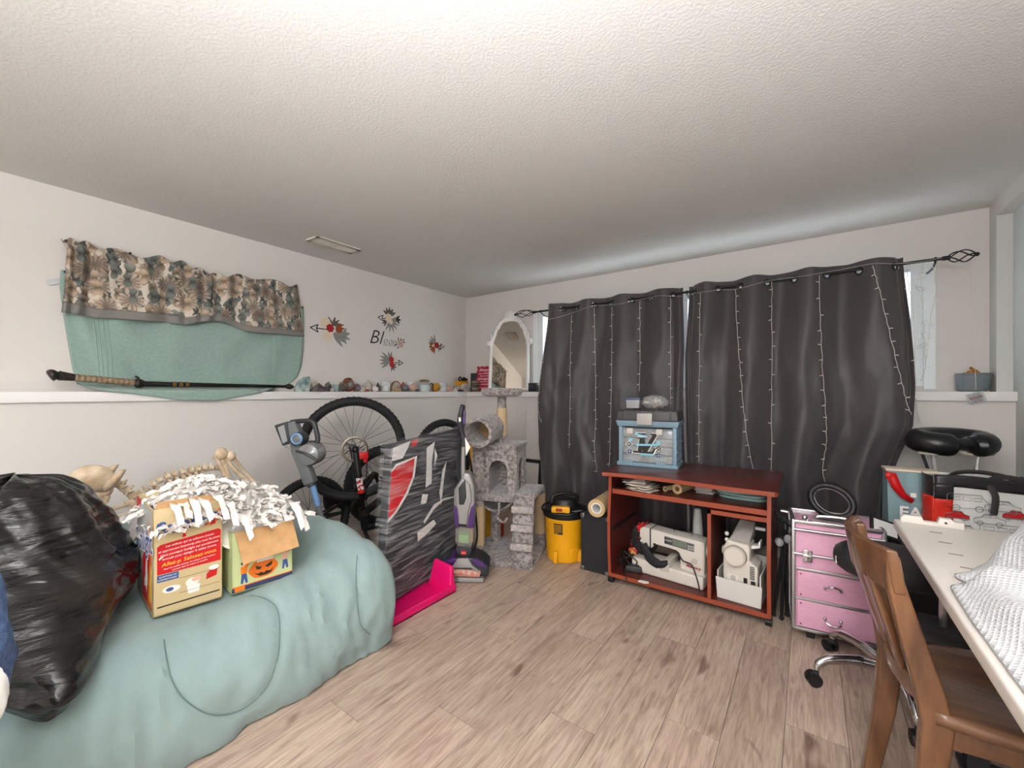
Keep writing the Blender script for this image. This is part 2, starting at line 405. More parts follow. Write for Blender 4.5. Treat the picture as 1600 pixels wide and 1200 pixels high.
def m_floral():
    m = bpy.data.materials.new('floral_print'); m.use_nodes = True; N = m.node_tree.nodes; L = m.node_tree.links; b = N['Principled BSDF']; b.inputs['Roughness'].default_value = .85
    tc = N.new('ShaderNodeTexCoord'); nz = N.new('ShaderNodeTexNoise'); nz.inputs['Scale'].default_value = 18; L.new(tc.outputs['UV'], nz.inputs['Vector'])
    mx = N.new('ShaderNodeMixRGB'); mx.inputs[0].default_value = .025; L.new(tc.outputs['UV'], mx.inputs[1]); L.new(nz.outputs['Color'], mx.inputs[2])
    def node(t, **k):
        n = N.new(t)
        for q, v in k.items(): setattr(n, q, v)
        return n
    def flowers(scale, petals, rad, amp, off, squash=(1, 1, 1)):
        mp = node('ShaderNodeMapping'); mp.inputs['Location'].default_value = (off, off*.7, 0); mp.inputs['Scale'].default_value = tuple(scale*q for q in squash); L.new(mx.outputs[0], mp.inputs[0])
        fl = node('ShaderNodeVectorMath', operation='MULTIPLY'); fl.inputs[1].default_value = (1, 1, 0); L.new(mp.outputs[0], fl.inputs[0])
        v = node('ShaderNodeTexVoronoi', voronoi_dimensions='2D'); v.inputs['Scale'].default_value = 1; L.new(fl.outputs[0], v.inputs['Vector'])
        df = node('ShaderNodeVectorMath', operation='SUBTRACT'); L.new(fl.outputs[0], df.inputs[0]); L.new(v.outputs['Position'], df.inputs[1])
        sx = node('ShaderNodeSeparateXYZ'); L.new(df.outputs[0], sx.inputs[0])
        at = node('ShaderNodeMath', operation='ARCTAN2'); L.new(sx.outputs[0], at.inputs[0]); L.new(sx.outputs[1], at.inputs[1])
        ml = node('ShaderNodeMath', operation='MULTIPLY'); ml.inputs[1].default_value = petals; L.new(at.outputs[0], ml.inputs[0])
        cs = node('ShaderNodeMath', operation='COSINE'); L.new(ml.outputs[0], cs.inputs[0])
        th = node('ShaderNodeMath', operation='MULTIPLY_ADD'); th.inputs[1].default_value = amp; th.inputs[2].default_value = rad; L.new(cs.outputs[0], th.inputs[0])
        lt = node('ShaderNodeMath', operation='LESS_THAN'); L.new(v.outputs['Distance'], lt.inputs[0]); L.new(th.outputs[0], lt.inputs[1])
        sc = node('ShaderNodeSeparateColor'); L.new(v.outputs['Color'], sc.inputs[0])
        dr = node('ShaderNodeMapRange'); dr.inputs['From Max'].default_value = rad; dr.inputs['To Min'].default_value = .45; dr.inputs['To Max'].default_value = 1.1; L.new(v.outputs['Distance'], dr.inputs[0])
        pl = node('ShaderNodeMapRange'); pl.inputs['From Min'].default_value = -1; pl.inputs['To Min'].default_value = .55; L.new(cs.outputs[0], pl.inputs[0])
        sh = node('ShaderNodeMath', operation='MULTIPLY'); L.new(dr.outputs[0], sh.inputs[0]); L.new(pl.outputs[0], sh.inputs[1])
        return lt.outputs[0], sc.outputs[0], sh.outputs[0]
    def ramp(cols, src):
        p = node('ShaderNodeValToRGB'); p.color_ramp.interpolation = 'CONSTANT'; e = p.color_ramp.elements
        e[0].position = 0; e[0].color = lin(cols[0])+(1,); e[1].position = 1/len(cols); e[1].color = lin(cols[1])+(1,)
        for i, c in enumerate(cols[2:]): k = e.new((i+2)/len(cols)); k.color = lin(c)+(1,)
        L.new(src, p.inputs[0]); return p.outputs[0]
    cur = None
    for scale, petals, rad, amp, off, sq, cols in ((11, 2, .38, .22, 3.1, (1, 1, 1), [(112, 118, 113), (136, 136, 126), (98, 102, 98)]), (15, 2, .38, .22, 7.7, (1, 1, 1), [(124, 126, 118), (156, 138, 118), (104, 108, 106)]),
                                               (8, 13, .42, .06, 1.3, (1, 1, 1), [(168, 150, 134), (186, 168, 150), (150, 134, 120)]), (10, 2, .26, .16, 5.2, (1, 1, 1), [(120, 124, 118), (178, 156, 134), (108, 112, 108)])):
        mk, rd, sh = flowers(scale, petals, rad, amp, off, sq)
        c = node('ShaderNodeMixRGB', blend_type='MULTIPLY'); c.inputs[0].default_value = 1; L.new(ramp(cols, rd), c.inputs[1]); L.new(sh, c.inputs[2])
        m2 = node('ShaderNodeMixRGB'); L.new(mk, m2.inputs[0]); L.new(c.outputs[0], m2.inputs[2])
        if cur is None: m2.inputs[1].default_value = lin((206, 194, 180))+(1,)
        else: L.new(cur, m2.inputs[1])
        cur = m2.outputs[0]
    L.new(m2.outputs[0], b.inputs['Base Color']); return m
def uv_from(o, fn):
    me = o.data; uv = me.uv_layers.new(name='uv')
    for lp in me.loops: uv.data[lp.index].uv = fn(me.vertices[lp.vertex_index].co)
va = thing('valance', 'gathered floral print valance with grey hem pinned above the green towel', 'valance', onx(280, 440, 0))
top = [(95, 373), (120, 375), (150, 384), (180, 391), (215, 399), (250, 402), (285, 410), (320, 424), (352, 430), (385, 431), (420, 438), (445, 443), (464, 447)]
bot = [(96, 488), (120, 491), (150, 497), (185, 498), (225, 501), (260, 504), (290, 508), (320, 502), (345, 502), (385, 518), (420, 521), (450, 523), (475, 526)]
lef = [(95, 373), (105, 388), (103, 420), (100, 460), (96, 488)]
rig = [(464, 447), (468, 470), (470, 495), (473, 512), (475, 526)]
def val_pt(u, v, off=0):
    p = coons(top, bot, lef, rig, u, v)
    rip = .020*math.sin(u*64+3*math.sin(u*11))*(1-.45*v)+.018*math.sin(u*23+1)*v+.006*math.sin(u*150)*(1-v)
    gather = .012*(1-min(1, abs(v-.12)/.1))
    q = onx(p.x, p.y+(3.0*math.sin(u*64+3*math.sin(u*11)) if v < .05 else 0), .055+rip-gather+off)
    return q-va.location
M_floral = m_floral()
g = MB(); g.grid(lambda u, v: val_pt(u, v*.86), 170, 22); o = g.build('cloth', M_floral, va, solid=.003)
uv_from(o, lambda c: (c.y, c.z))
g = MB(); g.grid(lambda u, v: val_pt(u, .86+.14*v, .002), 170, 5); g.build('hem_band', mat('grey_hem', (128, 124, 120), .85, bump=.1, bscale=300), va, solid=.003)
for u, v in ((.02, .02), (.3, .02), (.62, .05), (.98, .03)):
    MB().lathe([(.002, 0), (.006, .002), (.004, .01), (.007, .014), (.002, .015)], n=10, M=R('Y', 90)).build('push_pin', M_dark, va, loc=val_pt(u, v)+Vector((.01, 0, 0)))

# --- sword cane lying on the ledge
sw = thing('sword_cane', 'ornate cane sword with serpent head and black scabbard lying along the ledge', 'sword', onx(260, 606, .14))
def sp_(px, py, x=.15): return onx(px, py, x)-sw.location
A, B_, C_, D_ = sp_(116, 590), sp_(210, 598), sp_(226, 600), sp_(447, 604)
mt_pew = mat('pewter', (86, 80, 78), .35, metal=.85, noise_amt=.5, nscale=90); mt_grip = mat('horn_grip', (150, 126, 100), .5, noise_amt=.4, nscale=60)
h = MB(); h.tube(curve([sp_(76, 588), sp_(82, 586.5), sp_(92, 587), sp_(104, 588.5), sp_(117, 590)], 5), [.010]+[.020+.012*math.sin(PI*min(1, i/9)) for i in range(1, 10)]+[.026-.0008*(i-10) for i in range(10, 21)], 12)
h.build('serpent_head', mt_pew, sw)
gp = MB(); n = 11
pts = []; rs = []
for i in range(n*4+1):
    t = i/(n*4); pts.append(A.lerp(B_, t)); rs.append(.017+.0035*abs(math.sin(t*n*PI)))
gp.tube(pts, rs, 12); gp.build('grip', mt_grip, sw)
gd = MB(); gd.tube([B_, B_.lerp(C_, .3), B_.lerp(C_, .6), C_], [.02, .03, .026, .018], 12)
mid = B_.lerp(C_, .5); gd.tube(curve([mid+Vector((0, .01, -.018)), mid, mid+Vector((0, -.004, .03)), mid+Vector((0, -.02, .04))], 4), .006, 8); gd.build('guard', mt_pew, sw)
MB().tube([C_, D_], [.0165, .0105], 12).build('scabbard', mat('scabbard_black', (24, 23, 25), .35), sw)
bd = MB()
for t in (.17, .21, .25): p = C_.lerp(D_, t); bd.tube([p-(D_-C_).normalized()*.009, p+(D_-C_).normalized()*.009], .0185, 12)
bd.build('gold_band', mat('brass_band', (170, 134, 84), .35, metal=.9, noise_amt=.5, nscale=150), sw)
MB().tube([D_, D_.lerp(C_, -.03), D_.lerp(C_, -.055), D_.lerp(C_, -.07)], [.014, .022, .016, .006], 10).build('chape', mt_pew, sw)

# --- wall decals: flat vinyl stickers (flowered arrows and the word)
def wallM(px, py): return frame(onx(px, py, .0006), (0, 1, 0), (0, 0, 1))
mk_grey = mat('decal_grey_leaf', (152, 152, 148), .7, noise_amt=.45, nscale=120); mk_ink = mat('decal_ink', (44, 40, 40), .7)
mk_red = mat('decal_red', (176, 22, 30), .7, noise_amt=.35, nscale=120); mk_cream = mat('decal_cream', (226, 206, 182), .7, noise_amt=.12, nscale=90)
mk_rust = mat('decal_rust', (168, 84, 40), .7, noise_amt=.5, nscale=120); mk_dark = mat('decal_dark', (104, 94, 88), .7, noise_amt=.4, nscale=120)
def leaf(mb, c, ang, l, w, z):
    ca, sa = math.cos(ang), math.sin(ang); pts = []
    for t, k in ((0, 0), (.25, .8), (.5, 1), (.8, .55), (1, 0), (.8, -.55), (.5, -1), (.25, -.8)):
        x, y = t*l, k*w/2; pts.append((c[0]+x*ca-y*sa, c[1]+x*sa+y*ca))
    mb.prism(pts, z, z+.0003)
def bloom(mb, c, r, z, n=7, k=.18):
    pts = []
    for i in range(n*6):
        a = 2*PI*i/(n*6); q = r*(1-k+k*abs(math.cos(a*n/2))); pts.append((c[0]+q*math.cos(a), c[1]+q*math.sin(a)))
    mb.prism(pts, z, z+.0003)
def arrow(px, py, sgn, label, scale, blooms, leaves, head, shaft):
    d = thing('wall_decal', label, 'decal', (0, 0, 0), group='flowered arrow stickers'); d.matrix_world = wallM(px, py)
    a = MB(); hx = head*sgn
    for p, q in (((hx, 0), (hx-.055*sgn*scale, .026*scale)), ((hx, 0), (hx-.055*sgn*scale, -.026*scale)), ((hx-.055*sgn*scale, .026*scale), (hx-.042*sgn*scale, 0)), ((hx-.055*sgn*scale, -.026*scale), (hx-.042*sgn*scale, 0)), ((hx-.04*sgn*scale, 0), (shaft*sgn, 0))):
        v = Vector((q[0]-p[0], q[1]-p[1])).normalized(); n = Vector((-v.y, v.x))*.0035*scale
        a.prism([(p[0]+n.x, p[1]+n.y), (p[0]-n.x, p[1]-n.y), (q[0]-n.x, q[1]-n.y), (q[0]+n.x, q[1]+n.y)], .0002, .0006)
    a.build('arrow', mk_ink, d)
    for cm in {l[0] for l in leaves}:
        g = MB()
        for i, (m_, x, y, an, l, w) in enumerate(leaves):
            if m_ == cm: leaf(g, (x*scale, y*scale), math.radians(an), l*scale, w*scale, .0003+i*.00004)
        g.build('leaf_spray', {'g': mk_grey, 'd': mk_dark, 'r': mk_rust, 'b': mk_ink}[cm], d, kind='stuff')
    for i, (m_, x, y, r) in enumerate(blooms):
        g = MB(); bloom(g, (x*scale, y*scale), r*scale, .0014+.0004*i); g.build('blossom', {'c': mk_cream, 'r': mk_red, 'o': mk_rust}[m_], d)
rl = random.Random(3)
arrow(520, 516, -1, 'arrow sticker with red and cream roses nearest the green towel', 1.25,
      [('c', -.05, .04, .04), ('c', -.04, -.045, .034), ('r', -.02, .012, .03), ('o', .045, .012, .028)],
      [('g', .0, -.02, a, .12, .03) for a in (-10, -30, 8, -50)]+[('g', .07, -.03, a, .07, .022) for a in (-60, -20, 20, 60)]+[('d', .0, .03, a, .07, .02) for a in (20, 45, 75, 120)]+[('r', .02, .02, a, .075, .02) for a in (0, 25)], .2, .05)
arrow(610, 499, -1, 'arrow sticker with one cream rose above the lettering', 1.1,
      [('c', -.02, .015, .036), ('c', .005, -.025, .022)],
      [('d', -.01, .03, a, .08, .028) for a in (60, 90, 120, 30, 150)]+[('g', .0, -.01, a, .11, .022) for a in (-20, -45, -70, -95, -120, 5, 25)]+[('b', .06, .01, a, .06, .02) for a in (-40, 0, 40)]+[('d', -.04, -.02, a, .06, .018) for a in (180, 210, 240)], .145, .03)
arrow(680, 540, 1, 'arrow sticker with a single red rose and brown blossoms near the corner', 1.1,
      [('r', .02, .005, .034), ('o', -.05, .0, .028), ('c', -.035, -.005, .014)],
      [('g', .0, .015, a, .1, .026) for a in (100, 130, 155, 175)]+[('r', -.01, -.01, a, .08, .024) for a in (190, 215, 240, 265)]+[('d', .05, -.01, a, .05, .016) for a in (40, -40, -90)], .14, .05)
arrow(610, 566, 1, 'arrow sticker with two red roses below the lettering', 1.1,
      [('c', .04, .03, .03), ('r', .01, .025, .028), ('r', .015, -.02, .028)],
      [('g', .0, .01, a, .12, .026) for a in (140, 160, 178, 196, 215)]+[('g', .0, .02, a, .08, .024) for a in (80, 110)]+[('d', .02, -.03, a, .055, .016) for a in (-20, -60, -100, 20)], .155, .05)
d = thing('wall_decal', 'black script word sticker with a pink flower in the middle of the arrows', 'decal'); d.matrix_world = wallM(604, 531)
s = .0061
for ch, x, y, sz in (('B', -.15, .008, .19), ('l', -.075, .008, .19), ('o', -.018, -.008, .1), ('o', .04, -.01, .1), ('m', .105, -.012, .1)):
    text(ch, sz, mk_ink, d, T(x, y, .0006), shear=.35, bold=-.0016)
text('FROM WITHIN', .019, mk_ink, d, T(.035, -.05, .0006), spacing=1.3)
g = MB(); bloom(g, (.175, -.03), .032, .001); bloom(g, (.15, -.005), .018, .0012); g.build('blossom', mat('decal_pink', (206, 168, 148), .7, noise_amt=.2, nscale=90), d)
g = MB()
for i, (x, y, a, l) in enumerate(((.15, .0, 110, .045), (.17, .0, 80, .04), (.19, .0, 50, .045), (.13, -.03, 200, .04), (.15, -.05, 230, .035), (.2, -.01, 20, .03))): leaf(g, (x, y), math.radians(a), l, .015, .0004)
g.build('leaf_spray', mk_dark, d, kind='stuff')

# --- things along the ledge of the left wall
def lx(px, x): p = onx(px, 612, x); return Vector((x, p.y, 1.2))
def wid(px0, px1, x): return abs(lx(px1, x).y-lx(px0, x).y)
def hgt(px, py, x): p = onx(px, py, x); return p.z-1.2
GR = 'stones and jars along the left ledge'
def rockmesh(mb, w, d, h, seed, rough=.22, nu=9, nv=6):
    rr = random.Random(seed); base = len(mb.v)
    mb.sphere((0, 0, h/2), (w/2, d/2, h/2), nu, nv)
    for i in range(base, len(mb.v)):
        v = Vector(mb.v[i]); k = 1+rr.uniform(-rough, rough); mb.v[i] = (v.x*k, v.y*k, max(0, v.z*(1+rr.uniform(-rough, rough)*.5)))
def stone(px0, px1, py, name, label, m, x=.10, seed=1, rough=.22, cat='stone'):
    w = wid(px0, px1, x); h = hgt((px0+px1)/2, py, x); g = MB(); rockmesh(g, min(w, .08), w, h, seed, rough)
    o = g.build(name, m, loc=lx((px0+px1)/2, x), smooth=False); return tag(o, label, cat, GR)
def xt(name, c1, c2, sc=60, rough=.35): return mat(name, c1, rough, rgb2=c2, nscale=sc)
# agate slab (quarter disc)
g = MB(); w = wid(461, 483, .1); h = hgt(472, 588, .1)
poly = [(w/2, 0), (w/2, h), (w*.1, h*.95), (-w*.25, h*.7), (-w*.5, h*.25), (-w*.5, 0)]
g.prism(poly, -.012, .012, M=frame((0, 0, 0), (0, 1, 0), (0, 0, 1)))
tag(g.build('agate_slab', xt('teal_agate', (196, 202, 196), (82, 122, 126), 22), loc=lx(472, .1), bevel=.003), 'teal and grey agate wedge standing beside the sword tip', 'stone', GR)
# pyramid
g = MB(); w = wid(485, 510, .115)*.92; h = hgt(498, 598, .115)
g.add([(-w/2, -w/2, 0), (w/2, -w/2, 0), (w/2, w/2, 0), (-w/2, w/2, 0), (0, 0, h)], [(0, 3, 2, 1), (0, 1, 4), (1, 2, 4), (2, 3, 4), (3, 0, 4)], M=R('Z', 10))
tag(g.build('stone_pyramid', xt('labradorite', (110, 100, 100), (62, 54, 56), 40, .2), loc=lx(498, .115), smooth=False), 'dark polished stone pyramid on the ledge', 'stone', GR)
stone(487, 498, 597, 'quartz_chunk', 'pale translucent stone behind the dark pyramid', xt('smoky', (196, 186, 172), (150, 138, 122)), .022, 4)
stone(508, 517, 597, 'crystal_cluster', 'dark grey upright crystal cluster right of the pyramid', xt('dark_cluster', (104, 98, 94), (52, 46, 46), 90), .1, 8, .35)
stone(516, 522, 607, 'rose_quartz', 'tiny pink stone left of the small teal cup', xt('pinkq', (206, 176, 170), (180, 146, 146)), .13, 3)
w = wid(520, 529, .08); h = hgt(525, 601, .08)
tag(MB().lathe([(w*.36, 0), (w*.42, .002), (w*.5, h), (w*.44, h), (w*.38, .006)], n=20).build('glass_cup', mat('teal_glass', (150, 178, 176), .2, alpha=.85), loc=lx(525, .08)), 'small pale teal glass cup on the ledge', 'cup', GR)
stone(530, 542, 597, 'rough_stone', 'grey rough stone against the tall orange agate', xt('grey_rough', (122, 112, 100), (80, 72, 66), 50), .155, 9)
def egg(px0, px1, py, name, label, m_rim, m_core, x=.1, core=.62):
    w = wid(px0, px1, x); h = hgt((px0+px1)/2, py, x)
    t = thing(name, label, 'stone', lx((px0+px1)/2, x), group=GR); MM = frame((0, 0, 0), (0, 1, 0), (0, 0, 1))
    def ov(k, b=0): return [(w/2*k*math.cos(a)*(1-.12*math.sin(a)), b+h/2+h/2*k*math.sin(a)) for a in [2*PI*i/28 for i in range(28)]]
    MB().prism(ov(1), -.03, .02, M=MM).build('shell', m_rim, t, bevel=.008)
    MB().prism(ov(core), .018, .0215, M=MM).build('core', m_core, t)
    MB().prism(ov(core*.45), .021, .0225, M=MM).build('hollow', xt('geode_white', (196, 200, 198), (96, 100, 106), 200, .2), t)
egg(537, 552, 590, 'agate_egg', 'tall polished agate with orange right edge and crystal hollow', xt('agate_rim', (150, 72, 40), (66, 42, 38), 35, .2), xt('agate_core', (150, 148, 144), (84, 60, 60), 90, .2))
egg(553, 562, 600, 'geode', 'small purple geode between the tall agate and the white shell', xt('geode_rim', (118, 92, 88), (84, 64, 62)), xt('geode_core', (120, 104, 130), (58, 46, 68), 160), .11)
stone(563, 571, 605, 'shell', 'white spiral shell beside the small purple geode', xt('shell', (224, 210, 196), (200, 182, 166)), .11, 5, .15, 'shell')
stone(571, 577, 608, 'red_jasper', 'tiny red stone in front of the clear quartz point', xt('redj', (176, 74, 60), (140, 52, 44)), .14, 6)
def point(px0, px1, py, label, m, x=.09, n=6, sh=.62):
    w = wid(px0, px1, x); h = hgt((px0+px1)/2, py, x)
    return tag(MB().lathe([(w*.5, 0), (w*.46, h*sh), (w*.02, h)], n=n).build('crystal_point', m, loc=lx((px0+px1)/2, x), smooth=False), label, 'crystal', GR)
point(570, 581, 594, 'clear grey quartz point standing tallest among the white crystals', xt('clear_q', (206, 200, 192), (140, 130, 122), 70, .15), .08)
stone(582, 590, 603, 'white_crystal', 'white crystal cluster in front of the black figurine', xt('white_cr', (232, 226, 220), (200, 192, 186), 90), .13, 12, .3)
point(587, 594, 597, 'black jagged crystal figurine behind the white cluster', xt('black_cr', (66, 60, 60), (34, 30, 32), 90, .2), .085, 5, .5)
def candle(px0, px1, py, label, x=.09, wax=(236, 230, 218)):
    w = wid(px0, px1, x); h = hgt((px0+px1)/2, py, x)
    t = thing('candle_jar', label, 'candle', lx((px0+px1)/2, x), group=GR); r = w/2
    MB().lathe([(r*.9, 0), (r, .003), (r, h), (r*.93, h), (r*.92, .005), (r*.1, .004)], n=20).build('glass', M_clear, t)
    MB().lathe([(r*.88, .006), (r*.88, h*.55), (r*.1, h*.57)], n=20).build('wax', mat('wax', wax, .5), t)
    MB().cyl((0, 0, h*.55), (0, 0, h*.7), .0015, n=6).build('wick', M_dark, t)
candle(597, 609, 596, 'white candle in a clear glass, first one right of the black figurine')
def slice_(px0, px1, py, label, c1, c2, x=.09):
    w = wid(px0, px1, x); h = hgt((px0+px1)/2, py, x); MM = frame((0, 0, 0), (0, 1, 0), (0, 0, 1))
    t = thing('agate_slice', label, 'stone', lx((px0+px1)/2, x), group=GR)
    def arc(k, hk): return [(w/2*k*math.cos(PI*i/18), h*hk*math.sin(PI*i/18)) for i in range(19)]
    MB().prism(arc(1, 1), -.012, .01, M=MM).build('rind', xt('rind'+label[:6], c2, tuple(int(v*.7) for v in c2)), t)
    MB().prism(arc(.84, .86), .0095, .012, M=MM).build('band', xt('band'+label[:6], c1, tuple(int(v*.85) for v in c1), 30), t)
slice_(610, 627, 595, 'half moon agate slice with tan rind between the candles', (196, 182, 168), (150, 112, 74))
stone(616, 626, 606, 'flat_stone', 'flat tan pebble in front of the half moon agate', xt('tanp', (196, 168, 124), (120, 84, 56), 40), .14, 21)
point(626, 634, 596, 'orange red crystal point leaning over the blue sphere', xt('orange_cr', (204, 84, 46), (150, 52, 30), 60, .25), .05, 6, .5)
def ball(px0, px1, label, m, x=.12):
    w = wid(px0, px1, x); return tag(MB().sphere((0, 0, w/2), w/2, 18, 12).build('stone_sphere', m, loc=lx((px0+px1)/2, x)), label, 'sphere', GR)
ball(629, 638, 'grey blue polished stone sphere below the orange crystal', xt('blue_sph', (108, 112, 118), (70, 72, 80), 50, .15), .145)
candle(635, 646, 597, 'white candle in a clear glass between the blue sphere and pink crystal', .05)
stone(640, 650, 600, 'rose_quartz', 'rough pale pink crystal in front of the middle candle', xt('pinkc', (222, 186, 170), (196, 152, 138)), .145, 31, .3)
stone(649, 655, 608, 'green_pebble', 'tiny green pebble left of the corked jar', xt('greenp', (112, 124, 112), (74, 86, 78)), .12, 33)
w = wid(656, 671, .1); h = hgt(663, 594, .1)
t = thing('corked_jar', 'clear jar with cork lid and pale blue contents on the ledge', 'jar', lx(663, .1), group=GR); r = w/2
MB().lathe([(r*.9, 0), (r, .004), (r, h*.72), (r*.8, h*.82), (r*.8, h*.86)], n=20).build('glass', M_clear, t)
MB().lathe([(r*.86, .005), (r*.86, h*.55), (r*.1, h*.58)], n=20).build('contents', xt('jar_fill', (168, 190, 190), (210, 206, 196), 120), t)
MB().lathe([(r*.7, h*.8), (r*.85, h*.84), (r*.85, h*.93), (r*.7, h*.95)], n=20).build('cork', mat('cork', (168, 132, 96), .9, noise_amt=.2, nscale=90), t)
g = MB(); rockmesh(g, r*1.3, r*1.3, h*.12, 2, .4); g.build('topping', xt('jar_top', (112, 108, 100), (74, 68, 62)), t, loc=(0, 0, h*.93))
g = MB(); w = wid(671, 677, .12); h = hgt(674, 599, .12); MM = frame((0, 0, 0), (0, 1, 0), (0, 0, 1))
g.tube([MM @ Vector((w*.42*math.cos(PI*i/12), (h-w*.42)*(1) + w*.42*math.sin(PI*i/12), 0)) for i in range(13)], .006, 8)
for k in (-1, 1): g.cyl((0, k*w*.42, 0), (0, k*w*.42, h-w*.4), .006, n=8)
tag(g.build('obsidian_arch', xt('obsid', (40, 38, 40), (24, 22, 24)), loc=lx(674, .12)), 'small black arch shaped stone between jar and amber sphere', 'stone', GR)
ball(676, 686, 'amber yellow glass sphere on the ledge', xt('amber', (206, 150, 40), (170, 112, 22), 40, .1), .12)
candle(685, 696, 598, 'white candle in a clear glass right of the amber sphere', .09)
stone(697, 707, 605, 'salt_stone', 'peach coloured rough stone right of the last candle', xt('salt', (222, 184, 160), (196, 150, 126)), .11, 41, .3)
g = MB(); w = wid(708, 720, .145); h = hgt(715, 602, .145)
g.prism([(-w/2, 0), (w/2, 0), (w*.05, h), (-w*.3, h*.8)], -.02, .02, M=frame((0, 0, 0), (0, 1, 0), (0, 0, 1)))
tag(g.build('stone_wedge', xt('wedge', (216, 212, 206), (70, 74, 76), 14), loc=lx(714, .145), bevel=.003), 'white and charcoal stone wedge near the room corner', 'stone', GR)
egg(722, 732, 599, 'agate_tower', 'small white oval agate with brown eye in front of the orange block', xt('tower_rim', (206, 200, 190), (176, 168, 156)), xt('tower_core', (176, 150, 128), (200, 190, 178), 60), .148, .5)
# orange block with black scissors, black box, bracelets, black dish
t = thing('tool_block', 'orange yellow block holding black handled scissors in the ledge corner', 'block', Vector((.075, -.16, 1.2)))
MB().box((0, 0, .06), (.10, .12, .12)).build('block', mat('orange_block', (214, 146, 40), .55, noise_amt=.1, nscale=20), t, bevel=.004)
g = MB(); g.torus((0, 0, 0), .022, .008, M=T(.03, -.055, .145) @ R('Y', 90), n=18); g.torus((0, 0, 0), .022, .008, M=T(.03, .01, .14) @ R('Y', 90), n=18); g.box((.02, .03, .14), (.02, .08, .03)); g.build('scissor_handles', M_black, t)
tag(MB().box((0, 0, .105), (.10, .13, .21)).build('storage_box', mat('charcoal_box', (52, 50, 50), .6), loc=(.24, -.068, 1.2), bevel=.004), 'charcoal box standing in the corner behind the pink sign', 'box')
t = thing('bracelet_stack', 'stack of patterned bangles between the orange block and pink sign', 'bangles', Vector((.31, -.185, 1.2)))
for i in range(5): MB().torus((0, 0, .012+i*.024), .032, .012, n=18, M=R('Z', i*20) @ T(.003*(i % 2), 0, 0)).build('bangle', xt('bangle%d' % (i % 3), [(120, 104, 92), (166, 150, 130), (84, 76, 70)][i % 3], [(70, 60, 54), (110, 96, 84), (50, 44, 42)][i % 3], 90), t)
tag(MB().lathe([(.02, 0), (.05, .004), (.055, .02), (.05, .02), (.02, .008)], n=24).build('trinket_dish', M_black, loc=(.135, -.27, 1.2)), 'low black trinket dish at the ledge corner', 'dish')
# pink sign
p = ony(755, 612, -.14); t = thing('wall_plaque', 'crimson wavy edged plaque with white script leaning beside the mirror', 'sign', Vector((p.x, p.y, 1.2)), rot=(math.radians(-8), 0, math.radians(6)))
w, h = .2, .285; pl = []
for (ax, az, bx, bz, n) in ((-w/2, 0, w/2, 0, 4), (w/2, 0, w/2, h, 9), (w/2, h, -w/2, h, 5), (-w/2, h, -w/2, 0, 9)):
    for i in range(n*4):
        k = i/(n*4); wv = .006*math.sin(k*n*PI*2/1.5) if n > 4 else 0
        nx, nz = (bz-az), -(bx-ax); ln = math.hypot(nx, nz); pl.append((lerp(ax, bx, k)+wv*nx/ln, lerp(az, bz, k)+wv*nz/ln))
FM = Matrix(((1, 0, 0, 0), (0, 0, -1, 0), (0, 1, 0, 0), (0, 0, 0, 1)))      # local xy -> xz, facing -y
MB().prism(pl, -.006, .006, M=FM).build('board', mat('crimson_board', (170, 16, 56), .5), t)
for s_, sz, x, z in (('Always', .046, -.01, .245), ('you are BRAVER', .02, -.01, .205), ('than you believe', .02, .01, .177), ('stronger', .044, -.01, .145), ('than you seem', .02, .01, .112), ('and SMARTER', .022, -.005, .08), ('than you think', .02, .01, .045)):
    text(s_, sz, mat('white_script', (240, 232, 230), .5), t, FM @ T(x, z, .0065), shear=.3)
# mirror on the back ledge
mx0, mx1 = ony(765, 608, -.13).x, ony(822, 608, -.13).x
t = thing('mirror', 'tall arched mirror in a carved white frame leaning on the back ledge', 'mirror', ((mx0+mx1)/2, -.105, 1.203), rot=(math.radians(-4), 0, math.radians(13)))
hw = (mx1-mx0)/2; k = hw/.255
half = [(0, .255), (.25, .25), (.49, .246), (.505, .262), (.53, .276), (.555, .268), (.575, .238), (.61, .22), (.66, .208), (.69, .196), (.705, .172), (.735, .158), (.765, .142), (.79, .105), (.805, .078), (.835, .068), (.858, .045), (.868, .0)]
inner = [(.035, .215), (.25, .212), (.49, .21), (.50, .205), (.53, .202), (.555, .196), (.575, .186), (.61, .172), (.66, .158), (.685, .135), (.69, .128), (.715, .118), (.74, .098), (.752, .08), (.755, .06), (.758, .045), (.76, .025), (.762, 0)]
outl = [(w_*k, z_) for z_, w_ in half]+[(-w_*k, z_) for z_, w_ in reversed(half[:-1])]
inl = [(w_*k, z_) for z_, w_ in inner]+[(-w_*k, z_) for z_, w_ in reversed(inner[:-1])]
g = MB(); n = len(outl); vs = []
for q in range(n):
    o_, i_ = outl[q], inl[q]; m_ = ((o_[0]*.55+i_[0]*.45), (o_[1]*.55+i_[1]*.45)); m2 = ((o_[0]*.2+i_[0]*.8), (o_[1]*.2+i_[1]*.8))
    vs += [(o_[0], .0, o_[1]), (o_[0], -.014, o_[1]), (m_[0], -.032, m_[1]), (m2[0], -.018, m2[1]), (i_[0], -.014, i_[1]), (i_[0], 0, i_[1])]
fs = []
for q in range(n):
    r2 = (q+1) % n
    for j in range(6): fs.append((q*6+j, q*6+(j+1) % 6, r2*6+(j+1) % 6, r2*6+j))
g.add(vs, fs)
for sx_ in (-1, 1):      # scroll bosses
    g.sphere((sx_*.262*k, -.018, .53), (.024, .022, .034), 12, 8); g.sphere((sx_*.165*k, -.02, .70), (.02, .018, .024), 12, 8); g.sphere((sx_*.225*k, -.022, .6), (.012, .016, .035), 12, 8)
